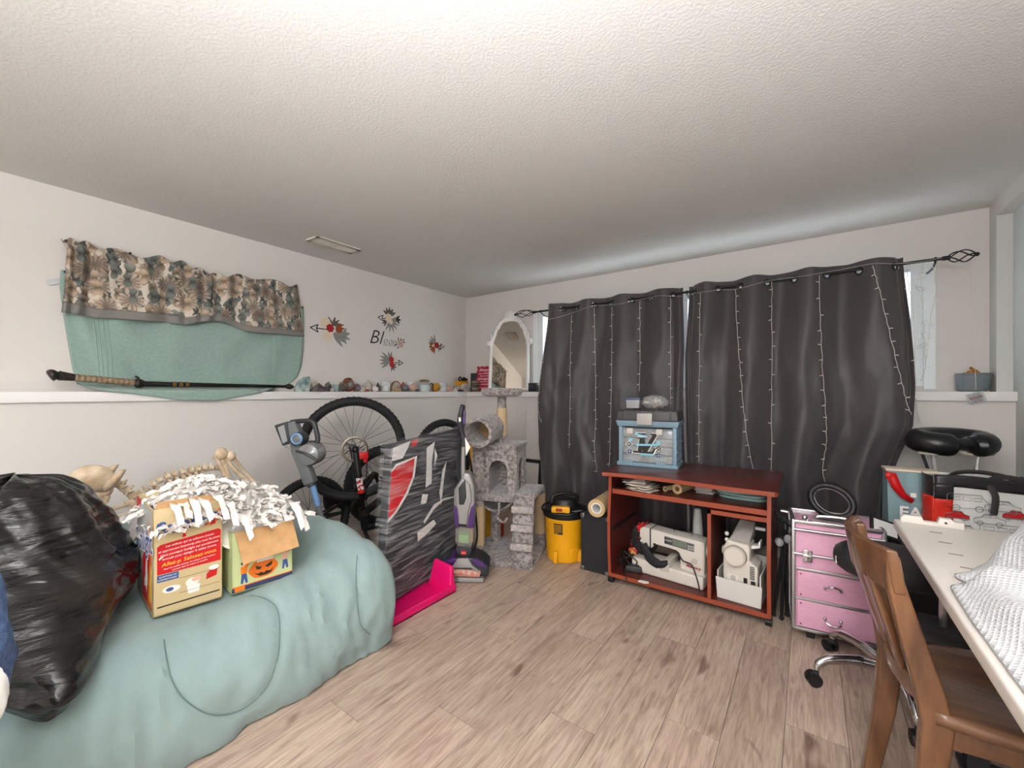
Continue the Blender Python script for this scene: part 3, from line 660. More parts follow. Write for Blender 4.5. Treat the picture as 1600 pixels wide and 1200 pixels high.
for q in range(7): a = math.radians(20+q*23.3); g.tube([(.02*math.cos(a), -.03, .80+.02*math.sin(a)), (.066*math.cos(a), -.024, .80+.07*math.sin(a))], [.006, .012], 8)
g.build('carved_frame', mat('carved_white', (240, 236, 234), .5), t, angle=50)
MB().prism([(a*.995, b_) for a, b_ in inl], .006, .009, M=FM).build('mirror_glass', mat('mirror_silver', (225, 218, 208), .03, metal=1), t)
MB().prism([(a*.97, b_) for a, b_ in outl], -.004, .0, M=FM).build('backing_board', M_card, t)
# small black device by the mirror
p = ony(832, 612, -.12); t = thing('weather_clock', 'small black desk clock on the ledge between mirror and curtain', 'clock', (p.x, -.1, 1.2))
MB().box((0, 0, .045), (.1, .05, .09)).build('case', M_black, t, bevel=.005)
MB().box((0, -.0255, .05), (.075, .002, .055)).build('face', mat('dark_screen', (60, 62, 66), .15), t)
# ================================================================== futon, comforter and what lies on it
from mathutils.bvhtree import BVHTree
def cframe(px, py, t):       # frame at a point: x to the right, y up, z back towards the viewer
    return frame(ond(px, py, t), (CS, SN, 0), (0, 0, 1))
def pxs(t): return t/FPX
def fb(v, s=1): return noise.noise(Vector(v)*s)
BX0, BX1, BYE, BYN = .2, 1.63, -2.44, -4.6
fu = thing('futon', 'low futon base hidden under the sage comforter', 'futon', (.92, -3.5, 0))
MB().box((0, 0, .2), (1.34, 2.0, .24)).build('mattress', mat('futon_cloth', (120, 130, 126), .9), fu, bevel=.06, seg=4)
for a in (-1, 1):
    for b_ in (-1, 1): MB().box((a*.55, b_*.85, .04), (.07, .07, .08)).build('leg', mat('futon_leg', (90, 66, 46), .6), fu)
def top_h(x, y):
    h = .385
    h += .135*math.exp(-((y+2.50)/.17)**2)*smooth01((x-.1)/.4)*(1-.45*smooth01((x-1.25)/.4))
    h += .05*math.exp(-((y+2.95)/.25)**2)*smooth01((.9-x)/.4)+.03*smooth01((.55-x)/.3)
    h += .014*fb((x*3, y*3, 1.3))+.006*fb((x*9+y*6, y*4, 4))
    return h
def com_pt(u, v):
    # u across (wall side -> front -> floor); v along (near end -> far end -> floor)
    Lx, Ly = 1.45, 2.2
    sx = u*(Lx+.44); sy = v*(Ly+.44)
    dx = max(0, sx-Lx); dy = max(0, sy-Ly)
    x = BX0+min(sx, Lx); y = BYN+min(sy, Ly)
    x0, y0 = x, y
    h = top_h(x, y)
    r = .13       # rounding of the edges
    def edge(s, L, d):
        q = (s-(L-r))/(r*PI/2)
        if q <= 0: return 0.0, 0.0
        if q < 1: a = q*PI/2; return r*(1-math.cos(a)), -(s-(L-r))+r*math.sin(a)
        return r+(s-(L-r)-r*PI/2), -(s-(L-r))+r
    zx, ox = edge(sx, Lx, dx); zy, oy = edge(sy, Ly, dy)
    x = BX0+sx+ox; y = BYN+sy+oy
    if zx > 0: x += .05*math.sin(PI*min(1, zx/.4))+.045*smooth01(zx/.4)
    if zy > 0: y += .035*math.sin(PI*min(1, zy/.42))
    z = h-max(zx, zy)-.25*min(zx, zy)
    if zx > 0 and zy > 0: c_ = smooth01(min(zx, zy)/.2)*.085; x -= c_; y -= c_
    fold = .5+.5*math.sin(y*17+3*fb((y*2, 0, 2)))
    if zx > .04: x += .018*fb((y*5, z*2.2, 7))*smooth01(zx/.2)+.014*(fold-.5)*smooth01((zx-.12)/.2)
    if zy > .04: y += .02*fb((x*6, z*3, 9))*smooth01(zy/.2)
    return Vector((x, y, max(.012, z)))
NU, NV = 120, 170
P = [[com_pt(i/NU, j/NV) for i in range(NU+1)] for j in range(NV+1)]
flat = [p for r_ in P for p in r_]
fcs = [(j*(NU+1)+i, j*(NU+1)+i+1, (j+1)*(NU+1)+i+1, (j+1)*(NU+1)+i) for j in range(NV) for i in range(NU)]
bvh = BVHTree.FromPolygons(flat, fcs)
def hit(px, py, tree=None):
    h = (tree or bvh).ray_cast(CAMP, ray(px, py).normalized()); return h[0]
seams = [[(258, 1000), (262, 1030), (270, 1062), (290, 1093), (330, 1116), (375, 1110), (412, 1080), (432, 1035), (437, 985), (432, 950), (412, 935), (392, 931)],
         [(558, 868), (556, 900), (558, 940), (563, 975), (578, 992)], [(120, 1085), (160, 1110), (190, 1128)]]
seam3 = []
for sm_ in seams:
    q = [hit(*p) for p in sm_]; q = [p for p in q if p]
    if len(q) > 3: seam3.append(curve(q, 10))
kd_pts = [p for c in seam3 for p in c]
from mathutils.kdtree import KDTree
kd = KDTree(len(kd_pts))
for i, p in enumerate(kd_pts): kd.insert(p, i)
kd.balance()
new = []
for j in range(NV+1):
    for i in range(NU+1):
        p = P[j][i]
        a = P[j][min(i+1, NU)]-P[j][max(i-1, 0)]; b_ = P[min(j+1, NV)][i]-P[max(j-1, 0)][i]; n_ = a.cross(b_)
        n_ = n_.normalized() if n_.length > 1e-9 else Vector((0, 0, 1))
        if n_.z < 0 and n_.x < 0: n_ = -n_
        d = kd.find(p)[2]
        wrk = abs(fb((p.x*5+p.z*2, p.y*16+p.x*7, p.z*5)))
        k = -.008*math.exp(-(d/.016)**2)+.002*math.exp(-((d-.05)/.035)**2)+.010*fb((p.x*7+p.z*3, p.y*9, p.z*6))+.024*(.5-wrk)*(.35+.65*smooth01(fb((p.x*2.2, p.y*2.2, 5))+.5))
        q = p+n_*k; q.z = max(.008, q.z); new.append(q)
cm = thing('comforter', 'puffy sage green comforter spread over the futon', 'comforter', (1.0, -3.4, .39))
g = MB(); g.v = [tuple(p-cm.location) for p in new]; g.f = [list(f_) for f_ in fcs]; g.m = [0]*len(fcs)
M_comf = mat('comforter_cotton', (139, 159, 157), .9, noise_amt=.07, nscale=8, bump=.45, bscale=16, sheen=.15)
g.build('cloth', M_comf, cm, solid=.012)
bvh2 = BVHTree.FromPolygons(new, fcs)
for sm_ in seams[:2]:
    q = [hit(*p, bvh2) for p in sm_]; q = [p for p in q if p]
    MB().tube([p+Vector((.008, -.005, .006))-cm.location for p in curve(q, 8)], .0022, 5).build('stitched_seam', mat('seam_thread', (104, 124, 121), .9), cm)

# --- black rubbish bag
bag = thing('rubbish_bag', 'big shiny black plastic rubbish bag on the near end of the comforter', 'bag', (1.14, -3.55, .395))
prof = [(0, .22), (.05, .29), (.11, .32), (.18, .315), (.28, .27), (.38, .225), (.46, .175), (.505, .11), (.52, .0)]
def bag_pt(u, v):
    a = u*2*PI; z = v*.52; r = interp(prof, z)
    d = Vector((math.cos(a), math.sin(a), 0))
    q = Vector((d.x*2, d.y*2, z*2))
    wr = abs(noise.noise(Vector((d.x*1.2+z*3.0, d.y*1.2-z*1.5, z*26))))*.9+abs(noise.noise(Vector((d.x*3+5, d.y*3, z*14+d.y*5))))*.8
    k = 1+.10*noise.noise(q*1.3)-.11*wr*(1 if v < .97 else .2)
    p = d*(r*k)+Vector((0, 0, z+.02*noise.noise(q*2.5)*(v if v > .5 else 0)))
    # hanging front corner
    f = max(0, math.cos(a-math.radians(3)))**7*smooth01((.30-z)/.30)
    p += Vector((.37*f, .01*f, -.055*f))
    if p.x < .3: p.z = max(p.z, .004)
    return p
g = MB(); g.grid(bag_pt, 120, 70)
def m_bag():
    m = mat('bag_plastic', (19, 19, 21), .22, coat=.3, rgb2=(52, 44, 36), nscale=1.7, contrast=(.28, .42)); N = m.node_tree.nodes; L = m.node_tree.links
    tc = N.new('ShaderNodeTexCoord'); mp = N.new('ShaderNodeMapping'); mp.inputs['Scale'].default_value = (3, 3, 22); mp.inputs['Rotation'].default_value = (.25, .2, 0); L.new(tc.outputs['Object'], mp.inputs[0])
    n = N.new('ShaderNodeTexNoise'); n.inputs['Scale'].default_value = 2.2; n.inputs['Detail'].default_value = 5; n.inputs['Distortion'].default_value = .6; L.new(mp.outputs[0], n.inputs['Vector'])
    b = N.new('ShaderNodeBump'); b.inputs['Strength'].default_value = .55; b.inputs['Distance'].default_value = .03; L.new(n.outputs[0], b.inputs['Height']); L.new(b.outputs[0], N['Principled BSDF'].inputs['Normal']); return m
g.build('bag_film', m_bag(), bag, subsurf=1)

# --- hamper of clothes at the near left
hp = thing('laundry_hamper', 'round white hamper heaped with denim at the lower left edge', 'hamper', (1.965, -3.755, 0))
MB().lathe([(.085, 0), (.09, .01), (.105, .48), (.11, .49), (.11, .50), (.10, .50), (.085, .02), (.01, .015)], n=36).build('bucket', M_white, hp)
M_denim = mat('denim', (92, 118, 162), .95, rgb2=(66, 90, 134), nscale=60, bump=.4, bscale=350)
def lump(cx, cy, cz, rx, ry, rz, sd, amp=.12, nu=40, nv=26):
    g = MB(); st = len(g.v); g.sphere((0, 0, 0), (rx, ry, rz), nu, nv)
    for i in range(st, len(g.v)):
        p = Vector(g.v[i]); d = Vector((p.x/rx, p.y/ry, p.z/rz)); k = 1+amp*noise.noise(d*2+Vector((sd, 0, 0)))+amp*.5*noise.noise(d*5+Vector((0, sd, 0)))
        g.v[i] = (cx+p.x*k, cy+p.y*k, cz+p.z*k)
    return g
tag(lump(0, 0, 0, .14, .14, .24, 3).build('denim_garment', M_denim, loc=hp.location+Vector((0, 0, .68))), 'crumpled blue denim garment heaped in the hamper at lower left', 'clothing')
tag(lump(0, 0, 0, .026, .026, .05, 5).build('white_sock', mat('white_cotton', (240, 238, 236), .9), loc=ond(-30, 1095, .60)), 'white balled cloth beside the denim at the lower left corner', 'clothing')

# --- detergent carton
b1x0, b1x1, b1y0, b1y1, b1z0, b1z1 = 1.13, 1.475, -3.25, -3.044, .408, .785
bx = thing('detergent_carton', 'tall tan detergent carton with red text panel standing by the black bag', 'box', ((b1x0+b1x1)/2, (b1y0+b1y1)/2, b1z0), math.radians(-6))
w, d_, h = b1y1-b1y0, b1x1-b1x0, b1z1-b1z0
M_carton = mat('carton_print', (206, 184, 140), .65, noise_amt=.06, nscale=15)
g = MB(); tk = .004
for a in (-1, 1): g.box((a*(d_/2-tk/2), 0, h/2), (tk, w, h)); g.box((0, a*(w/2-tk/2), h/2), (d_, tk, h))
g.box((0, 0, tk/2), (d_, w, tk)); g.build('carton_walls', M_carton, bx)
g = MB(); g.hexa([(d_/2-.004, -w/2+.01, h), (d_/2, -w/2+.01, h), (d_/2, w/2-.01, h), (d_/2-.004, w/2-.01, h), (d_/2-.05, -w/2+.02, h+.014), (d_/2-.046, -w/2+.02, h+.016), (d_/2-.046, w/2-.02, h+.016), (d_/2-.05, w/2-.02, h+.014)])
g.build('carton_flap', M_card, bx)
FX = frame((d_/2, 0, 0), (0, 1, 0), (0, 0, 1))       # print plane of the face towards the room
FY0 = frame((0, -w/2, 0), (1, 0, 0), (0, 0, 1)); FY = frame((d_/2-.105, -w/2, 0), (1, 0, 0), (0, 0, 1))       # print plane of the side face
mr_ = mat('print_red', (200, 20, 28), .6); mb_ = mat('print_blue', (58, 84, 140), .6); mw_ = mat('print_white', (240, 236, 230), .6); mo_ = mat('print_orange', (236, 122, 28), .6); my_ = mat('print_yellow', (246, 208, 70), .6); mk_ = mat('print_black', (40, 36, 36), .6); mg_ = mat('print_greyblue', (176, 176, 172), .6)
def flat_(pts, m, par, M, z=.0004, name='printed_panel'): return MB().prism(pts, z, z+.0003, M=M).build(name, m, par, smooth=False)
def disc(cx, cy, rx, ry=None, n=20): ry = ry or rx; return [(cx+rx*math.cos(2*PI*i/n), cy+ry*math.sin(2*PI*i/n)) for i in range(n)]
flat_([(-.09, .145), (.098, .145), (.098, .262), (.09, .268), (-.082, .25), (-.09, .243)], mr_, bx, FX)
for i, (tx, sz, m_) in enumerate((('Les enfants qui se salissent jouent', .0105, mw_), ('et apprennent beaucoup plus tous les jours', .0105, mw_), ('C\'est pourquoi Sunlight est specialement', .0105, mw_), ('formule pour deloger la salete tenace,', .0105, mw_), ('Allez-y. Salissez-vous.', .019, my_), ('Pour les taches tenaces, les odeurs et les couleurs', .0075, mw_), ('partout dans la maison et le jardin', .0075, mw_))):
    text(tx, sz, m_, bx, FX @ T(.004, (.246, .231, .216, .202, .182, .166, .156)[i], .0009) @ R('Z', 4), shear=.2)
flat_([(-.09, .118), (-.03, .118), (-.03, .143), (-.09, .143)], mb_, bx, FX)
text('QUESTIONS OU', .007, mw_, bx, FX @ T(-.06, .135, .0009)); text('COMMENTAIRES ?', .007, mw_, bx, FX @ T(-.06, .125, .0009))
flat_(disc(-.05, .085, .026, .012), mw_, bx, FX); flat_(disc(-.055, .085, .011, .007), mb_, bx, FX, .0008)
flat_(disc(.01, .09, .02, .016), mw_, bx, FX); flat_([(-.002, .05), (.03, .05), (.034, .078), (-.006, .078)], mw_, bx, FX); flat_(disc(.022, .098, .014, .008), mat('print_skin', (226, 180, 156), .6), bx, FX, .0008)
flat_([(.052, .085), (.085, .092), (.088, .118), (.07, .122), (.054, .105)], mr_, bx, FX); flat_(disc(.076, .124, .016, .009), mw_, bx, FX, .0008)
flat_([(-.09, .028), (.095, .028), (.095, .033), (-.09, .033)], mk_, bx, FX)
for yy in (.115, .062): flat_([(-.028, yy), (.095, yy), (.095, yy+.0012), (-.028, yy+.0012)], mk_, bx, FX)
text('Sunlight', .066, mb_, bx, FX @ T(.012, .315, .0016) @ R('Z', 8), bold=.002); flat_([(.045, .285), (.09, .30), (.098, .33), (.098, .35), (.07, .325)], mo_, bx, FX)
flat_([(.062, .285), (.082, .29), (.08, .315)], mr_, bx, FX, .0007); flat_([(-.02, .262), (-.008, .262), (-.012, .30)], mr_, bx, FX)
# side face: flame, petals and big word
flat_([(-d_/2, .02), (d_/2, .02), (d_/2, h-.004), (-d_/2, h-.004)], mg_, bx, FY0)
flat_([(-d_/2, h-.004), (-d_/2+.12, h-.004), (-d_/2, h-.09)], mr_, bx, FY0, .0008)
flat_([(-.10, .02), (.10, .02), (.10, .13), (.07, .205), (.02, .24), (-.05, .205), (-.10, .16)], mr_, bx, FY, .0008)
flat_([(.02, .03), (.10, .03), (.10, .21), (.075, .24), (.06, .18), (.03, .11)], mo_, bx, FY, .0012); flat_([(.055, .05), (.10, .05), (.10, .16), (.08, .18)], my_, bx, FY, .0016)
flat_([(.03, .285), (.045, .335), (.055, .30), (.06, .28)], mo_, bx, FY, .0012)
for i, (cx, cy, an) in enumerate(((-.02, .10, 70), (.02, .09, 110), (-.05, .07, 40), (.0, .06, 90))):
    pts = []; ca, sa = math.cos(math.radians(an)), math.sin(math.radians(an))
    for t_, k in ((0, 0), (.3, .8), (.6, 1), (1, 0), (.6, -1), (.3, -.8)): x_, y_ = t_*.09, k*.018; pts.append((cx+x_*ca-y_*sa, cy+x_*sa+y_*ca))
    flat_(pts, mw_, bx, FY, .0017+i*.0002, 'printed_petal')
text('Sunlight', .115, mw_, bx, FY @ T(-.06, .235, .0021) @ R('Z', 9), bold=.006); text('Sunlight', .115, mb_, bx, FY @ T(-.06, .235, .0027) @ R('Z', 9), bold=.001)

# --- halloween carton
h2 = thing('halloween_carton', 'pale green halloween decoration carton with pumpkin print beside the tan carton', 'box', (1.395, -2.912, .405), math.radians(-5))
w, d_, h = .225, .22, .24
M_hall = mat('halloween_print', (196, 206, 150), .65, noise_amt=.06, nscale=12)
g = MB()
for a in (-1, 1): g.box((a*(d_/2-tk/2), 0, h/2), (tk, w, h)); g.box((0, a*(w/2-tk/2), h/2), (d_, tk, h))
g.box((0, 0, tk/2), (d_, w, tk)); g.build('carton_walls', M_hall, h2)
g = MB(); g.hexa([(d_/2, -w/2+.01, h), (d_/2+.003, -w/2+.01, h+.002), (d_/2+.003, w/2, h+.002), (d_/2, w/2, h), (d_/2+.055, -w/2+.022, h-.115), (d_/2+.058, -w/2+.022, h-.113), (d_/2+.058, w/2+.005, h-.10), (d_/2+.055, w/2+.005, h-.10)])
g.build('carton_flap', M_card, h2)
g = MB(); g.hexa([(-d_/2, w/2, h), (d_/2, w/2, h), (d_/2, w/2+.003, h), (-d_/2, w/2+.003, h), (-d_/2+.02, w/2+.02, h-.1), (d_/2-.01, w/2+.02, h-.1), (d_/2-.01, w/2+.023, h-.1), (-d_/2+.02, w/2+.023, h-.1)]); g.build('carton_flap', M_card, h2)
FX = frame((d_/2, 0, 0), (0, 1, 0), (0, 0, 1))
flat_([(-w/2, .004), (w/2, .004), (w/2, .022), (-w/2, .022)], mat('print_navy', (52, 60, 92), .6), h2, FX); flat_([(-w/2, .022), (w/2, .022), (w/2, .026), (-w/2, .026)], mo_, h2, FX)
flat_([(-w/2+.01, .006), (-w/2+.045, .006), (-w/2+.045, .024), (-w/2+.01, .024)], mo_, h2, FX, .0008)
pk = []
for i in range(40): a = 2*PI*i/40; r = 1+.06*abs(math.cos(a*3)); pk.append((.0+.052*r*math.cos(a), .072+.036*r*math.sin(a)))
flat_(pk, mat('print_pumpkin', (226, 112, 28), .6), h2, FX, .0008, 'printed_pumpkin')
for e in (((-.03, .088), (-.006, .078), (-.012, .07), (-.026, .072)), ((.006, .078), (.034, .092), (.03, .076), (.014, .07)), ((-.036, .06), (-.02, .054), (-.01, .058), (0, .052), (.012, .058), (.024, .054), (.038, .064), (.028, .046), (.01, .042), (-.014, .043))): flat_(list(e), mk_, h2, FX, .0014, 'printed_face')
flat_([(-.025, .1), (-.022, .125), (-.012, .112), (-.002, .13), (.006, .14), (.016, .138), (.022, .128), (.03, .112), (.036, .122), (.036, .1)], mw_, h2, FX, .0012, 'printed_ghost'); flat_(disc(.006, .128, .003, .005, 8), mk_, h2, FX, .0018); flat_(disc(.016, .128, .003, .005, 8), mk_, h2, FX, .0018)
for sx_, top_, hb in ((-.07, mo_, 0), (.083, mat('print_skin'), .012)):       # two printed children
    y_ = .032+hb
    flat_([(sx_-.012, y_), (sx_-.004, y_), (sx_, y_+.02), (sx_+.005, y_), (sx_+.013, y_), (sx_+.008, y_+.04), (sx_-.009, y_+.04)], mb_, h2, FX, .0008, 'printed_child')
    flat_([(sx_-.012, y_+.038), (sx_+.01, y_+.038), (sx_+.012, y_+.06), (sx_+.024, y_+.085), (sx_+.017, y_+.088), (sx_+.004, y_+.068), (sx_-.012, y_+.066)], top_, h2, FX, .0009, 'printed_child')
    flat_(disc(sx_-.002, y_+.075, .009), mat('print_skin'), h2, FX, .001, 'printed_child'); flat_(disc(sx_-.004, y_+.08, .008, .006), mk_, h2, FX, .0012, 'printed_child')

# --- heap of white torn cloth strips over both cartons
sc_ = thing('shredded_cloth', 'heap of torn white cloth strips spilling over both cartons', 'cloth', (1.33, -3.03, .62))
M_rag = mat('white_rag', (232, 226, 220), .95, noise_amt=.06, nscale=10)
def heap(x, y):      # height of the heap over the cartons
    a = .11*math.exp(-((x-1.27)/.14)**2-((y+3.10)/.12)**2)+.15*math.exp(-((x-1.30)/.15)**2-((y+2.93)/.13)**2)+.0*math.exp(-((x-1.0)/.2)**2-((y+3.0)/.2)**2)
    base = lerp(.70, .625, smooth01((y+3.12)/.14))
    return base+a
def rag_pt(u, v):
    x = .98+u*.49; y = -3.25+v*.48
    z = heap(x, y)+.022*abs(fb((x*14, y*14, 3)))+.018*fb((x*26, y*22, 8))
    edge = min(u, v, 1-u, 1-v)
    return Vector((x+.01*fb((y*20, x*9, 1)), y, z-.10*smooth01((.12-edge)/.12)))-sc_.location
g = MB(); g.grid(rag_pt, 56, 60); g.build('crumpled_sheet', M_rag, sc_, solid=.003)
rr = random.Random(11); st = MB(); cnt = 0
def ribbon(mb, p, dirn, L, wd, drop, tw):
    n = 7; pts = []; q = Vector(p); dv = Vector(dirn).normalized(); side = dv.cross(Vector((0, 0, 1))).normalized()
    vs = []
    for i in range(n+1):
        t_ = i/n; a = tw*t_+.5*math.sin(i*1.7+tw*3)
        s2 = side*math.cos(a)+Vector((0, 0, 1))*math.sin(a)
        ww = wd*(1-.35*abs(t_-.4))
        vs += [q-s2*ww/2, q+s2*ww/2]
        step = L/n; dz = -drop*t_*1.6+.5*math.sin(i*2.1+tw*5)*(1-drop)
        q = q+(dv+Vector((0, 0, dz))).normalized()*step
    mb.add(vs, [(2*i, 2*i+1, 2*i+3, 2*i+2) for i in range(n)])
for i in range(420):
    y = rr.uniform(-3.25, -2.77); x = rr.uniform(1.1, 1.49)
    z = heap(x, y)+rr.uniform(.0, .025); an = rr.uniform(-1.3, 1.3)
    ribbon(st, Vector((x, y, z))-sc_.location, (math.cos(an)*.6, math.sin(an), .1), rr.uniform(.05, .11), rr.uniform(.012, .026), rr.uniform(.1, .6), rr.uniform(-2, 2))
st.build('torn_strip', M_rag, sc_, kind='stuff', smooth=False)
for i, (y, z, L, x) in enumerate(((-3.21, .79, .13, 1.475), (-3.185, .79, .10, 1.48), (-3.15, .795, .16, 1.475), (-3.13, .79, .14, 1.48), (-3.085, .80, .17, 1.475), (-3.045, .77, .16, 1.50), (-3.03, .72, .18, 1.51), (-2.99, .70, .1, 1.515), (-2.93, .70, .07, 1.52), (-2.86, .70, .09, 1.52), (-2.80, .71, .2, 1.48), (-2.785, .70, .22, 1.44))):
    sm_ = MB(); ribbon(sm_, Vector((x-.03, y, z))-sc_.location, (.55, .06*math.sin(i*2.3), .15), L, .026, 1.25, .35*math.sin(i*1.7)); sm_.build('hanging_strip', M_rag, sc_, smooth=False)

# --- plastic animal skeleton lying behind the cartons
sk = thing('animal_skeleton', 'cream plastic animal skeleton with pointed ears lying behind the cartons', 'skeleton', onx(250, 800, .72))
M_bone = mat('bone', (222, 202, 176), .55, rgb2=(186, 160, 128), nscale=22)
def B(px, py, x=.72): return onx(px, py, x)-sk.location
g = MB(); g.tube(curve([B(98, 768), B(118, 756), B(140, 748), B(160, 752), B(172, 760)], 5), [.02, .028, .034, .038, .042, .046, .05, .054, .058, .06, .062, .062, .062, .06, .058, .054, .05, .046, .042, .036, .03], 14, flat=.8)
g.tube(curve([B(112, 778), B(140, 774), B(166, 772), B(172, 762)], 5), .014, 8); g.tube(curve([B(150, 775, .78), B(162, 786, .78), B(168, 775, .78)], 4), .012, 8)
g.build('skull', M_bone, sk)
for (bx_, tx_, xx) in (((150, 752), (185, 726), .69), ((162, 766), (196, 733), .80)):
    g = MB(); a, b_ = B(*bx_, xx), B(*tx_, xx); dv = b_-a; sd_ = Vector((.5, -.3, .8)).normalized()
    def ear(u, v):
        t_ = v; wd = .045*math.sin(PI*min(1, (t_*.9+.12)))**.8; k = (u-.5)*2
        return a+dv*t_+sd_*(wd*k*.6)+Vector((.025*(1-k*k)*math.sin(PI*t_), 0, 0))
    g.grid(ear, 8, 12); g.build('ear', M_bone, sk, solid=.006)
def vertebrae(pts, r, step, spike):
    c = curve(pts, 12); acc = 0; last = c[0]; out = []
    for a, b_ in zip(c, c[1:]):
        acc += (b_-a).length
        if acc >= step: out.append((b_, (b_-a).normalized())); acc = 0
    for p, dv in out:
        g = MB(); g.tube([p-dv*step*.36, p-dv*step*.15, p+dv*step*.15, p+dv*step*.36], [r, r*.8, r*.8, r], 8)
        up = Vector((.15, 0, 1)); up = (up-dv*up.dot(dv)).normalized()
        g.tube([p, p+up*spike], [r*.5, r*.22], 6); sd_ = dv.cross(up)
        for k in (-1, 1): g.tube([p, p+sd_*k*spike*.9+up*spike*.2], [r*.45, r*.25], 6)
        g.build('vertebra', M_bone, sk)
vertebrae([B(176, 752), B(190, 760), B(204, 772), B(215, 782)], .02, .034, .034)
vertebrae([B(215, 782), B(228, 766), B(246, 753), B(270, 742), B(300, 735), B(325, 732), B(346, 731)], .016, .028, .03)
sp = [B(228, 772), B(243, 760), B(262, 750), B(274, 746), B(284, 743), B(294, 741), B(304, 739), B(314, 737)]
for i, p in enumerate(sp):
    for k in (1, -1):
        MB().tube(curve([p, p+Vector((.07*k, .01, -.03)), p+Vector((.09*k, .02, -.12)), p+Vector((.05*k, .03, -.2))], 6), .0085, 8, flat=.6).build('rib', M_bone, sk)
g = MB(); g.tube(curve([B(208, 772), B(222, 790), B(232, 800), B(225, 812)], 6), [.012]*6+[.022]*6+[.014]*7, 10, flat=.4); g.build('shoulder_blade', M_bone, sk)
for pts, r in (([(345, 708), (352, 730), (356, 745)], .018), ([(336, 712), (343, 724), (352, 742)], .016), ([(352, 716), (368, 735), (392, 757)], .017), ([(362, 712), (378, 732), (398, 755)], .013), ([(170, 797), (190, 791), (210, 786)], .012), ([(172, 810), (192, 805), (214, 799)], .013), ([(196, 788), (206, 784), (212, 792)], .016)):
    c = curve([B(*p, .74) for p in pts], 6); n = len(c)
    MB().tube(c, [r*(.68+.42*abs(2*i/(n-1)-1)**2.5) for i in range(n)], 10).build('limb_bone', M_bone, sk)
g = MB(); g.sphere(B(346, 709, .74), (.03, .03, .034), 12, 8); g.build('knee_joint', M_bone, sk)
g = MB(); g.sphere(B(360, 712, .74), (.026, .026, .03), 12, 8); g.build('knee_joint', M_bone, sk)
MB().tube([B(356, 748, .74), B(345, 770, .74), B(335, 800, .74)], .015, 10).build('limb_bone', M_bone, sk)
MB().tube([B(398, 756, .74), B(372, 790, .76), B(350, 812, .78)], .013, 10).build('limb_bone', M_bone, sk)
# ================================================================== bicycles
def wheel(par, M, R_, rt, disc_=True, label=None):
    n = 56
    ty = MB(); ty.torus((0, 0, 0), R_-rt, rt, M=M, n=n, m=12)
    o = ty.build('tyre', M_rubber, par)
    kb = MB()      # tread knobs
    for i in range(60):
        a = 2*PI*i/60
        for k in (-1, 0, 1):
            an = k*.62; rr_ = R_-rt+rt*math.cos(an); q = T(math.cos(a+.04*(k % 2))*rr_, math.sin(a+.04*(k % 2))*rr_, rt*math.sin(an)*1.0)
            kb.box((0, 0, 0), (rt*.14, rt*.5, rt*.42), M=M @ q @ R('Z', math.degrees(a)))
    kb.build('tread', M_rubber, o, kind='stuff', smooth=False)
    rm = MB(); rm.lathe([(R_-2.05*rt, -.013), (R_-1.75*rt, -.015), (R_-1.75*rt, .015), (R_-2.05*rt, .013), (R_-2.25*rt, 0), (R_-2.05*rt, -.013)], n=n, M=M)
    rm.f = [f_ for f_ in rm.f if len(f_) == 4]; rm.m = rm.m[:len(rm.f)]
    rm.build('rim', M_black, par)
    hb = MB(); hb.lathe([(.009, -.055), (.009, -.04), (.028, -.034), (.028, -.028), (.014, -.02), (.014, .02), (.028, .028), (.028, .034), (.009, .04), (.009, .055)], n=20, M=M); hb.build('hub', M_dark, par)
    sp_m = MB()
    for i in range(28):
        a = 2*PI*i/28; s_ = 1 if i % 2 else -1; b_ = a+(.9 if (i//2) % 2 else -.9)
        sp_m.tube([M @ Vector((.026*math.cos(b_), .026*math.sin(b_), .03*s_)), M @ Vector(((R_-2.1*rt)*math.cos(a), (R_-2.1*rt)*math.sin(a), 0))], .0014, 5)
    sp_m.build('spokes', mat('spoke_steel', (70, 70, 72), .4, metal=.6), par, kind='stuff')
    if disc_:
        dk = MB(); dk.tube([M @ Vector((.082*math.cos(2*PI*i/40), .082*math.sin(2*PI*i/40), .042)) for i in range(40)], .009, 6, closed=True, flat=.15, up=tuple(M.to_3x3() @ Vector((1, 0, 0))))
        for i in range(6): a = 2*PI*i/6; dk.tube([M @ Vector((.03*math.cos(a), .03*math.sin(a), .042)), M @ Vector((.075*math.cos(a+.4), .075*math.sin(a+.4), .042))], .004, 5)
        dk.build('brake_disc', mat('disc_steel', (150, 140, 130), .35, metal=1), par)
bk = thing('mountain_bike', 'black mountain bike turned upside down with its big front wheel raised', 'bicycle', ond(560, 701, 3.0)*1.0); bk.location.z = 0
OB = bk.location.copy()
wc = ond(553, 701, 2.98)-OB
ax = Vector((.90, -.43, .05)).normalized(); fw = Vector((.43, .90, 0)).normalized(); upv = ax.cross(fw)
MW = frame(wc, fw, Vector((0, 0, 1))); zz = MW.to_3x3() @ Vector((0, 0, 1))
if zz.dot(ax) < 0: MW = frame(wc, -fw, Vector((0, 0, 1)))
wheel(bk, MW, .372, .029)
axw = (MW.to_3x3() @ Vector((0, 0, 1))).normalized()
dn = (fw*.13+Vector((0, 0, -1))).normalized()
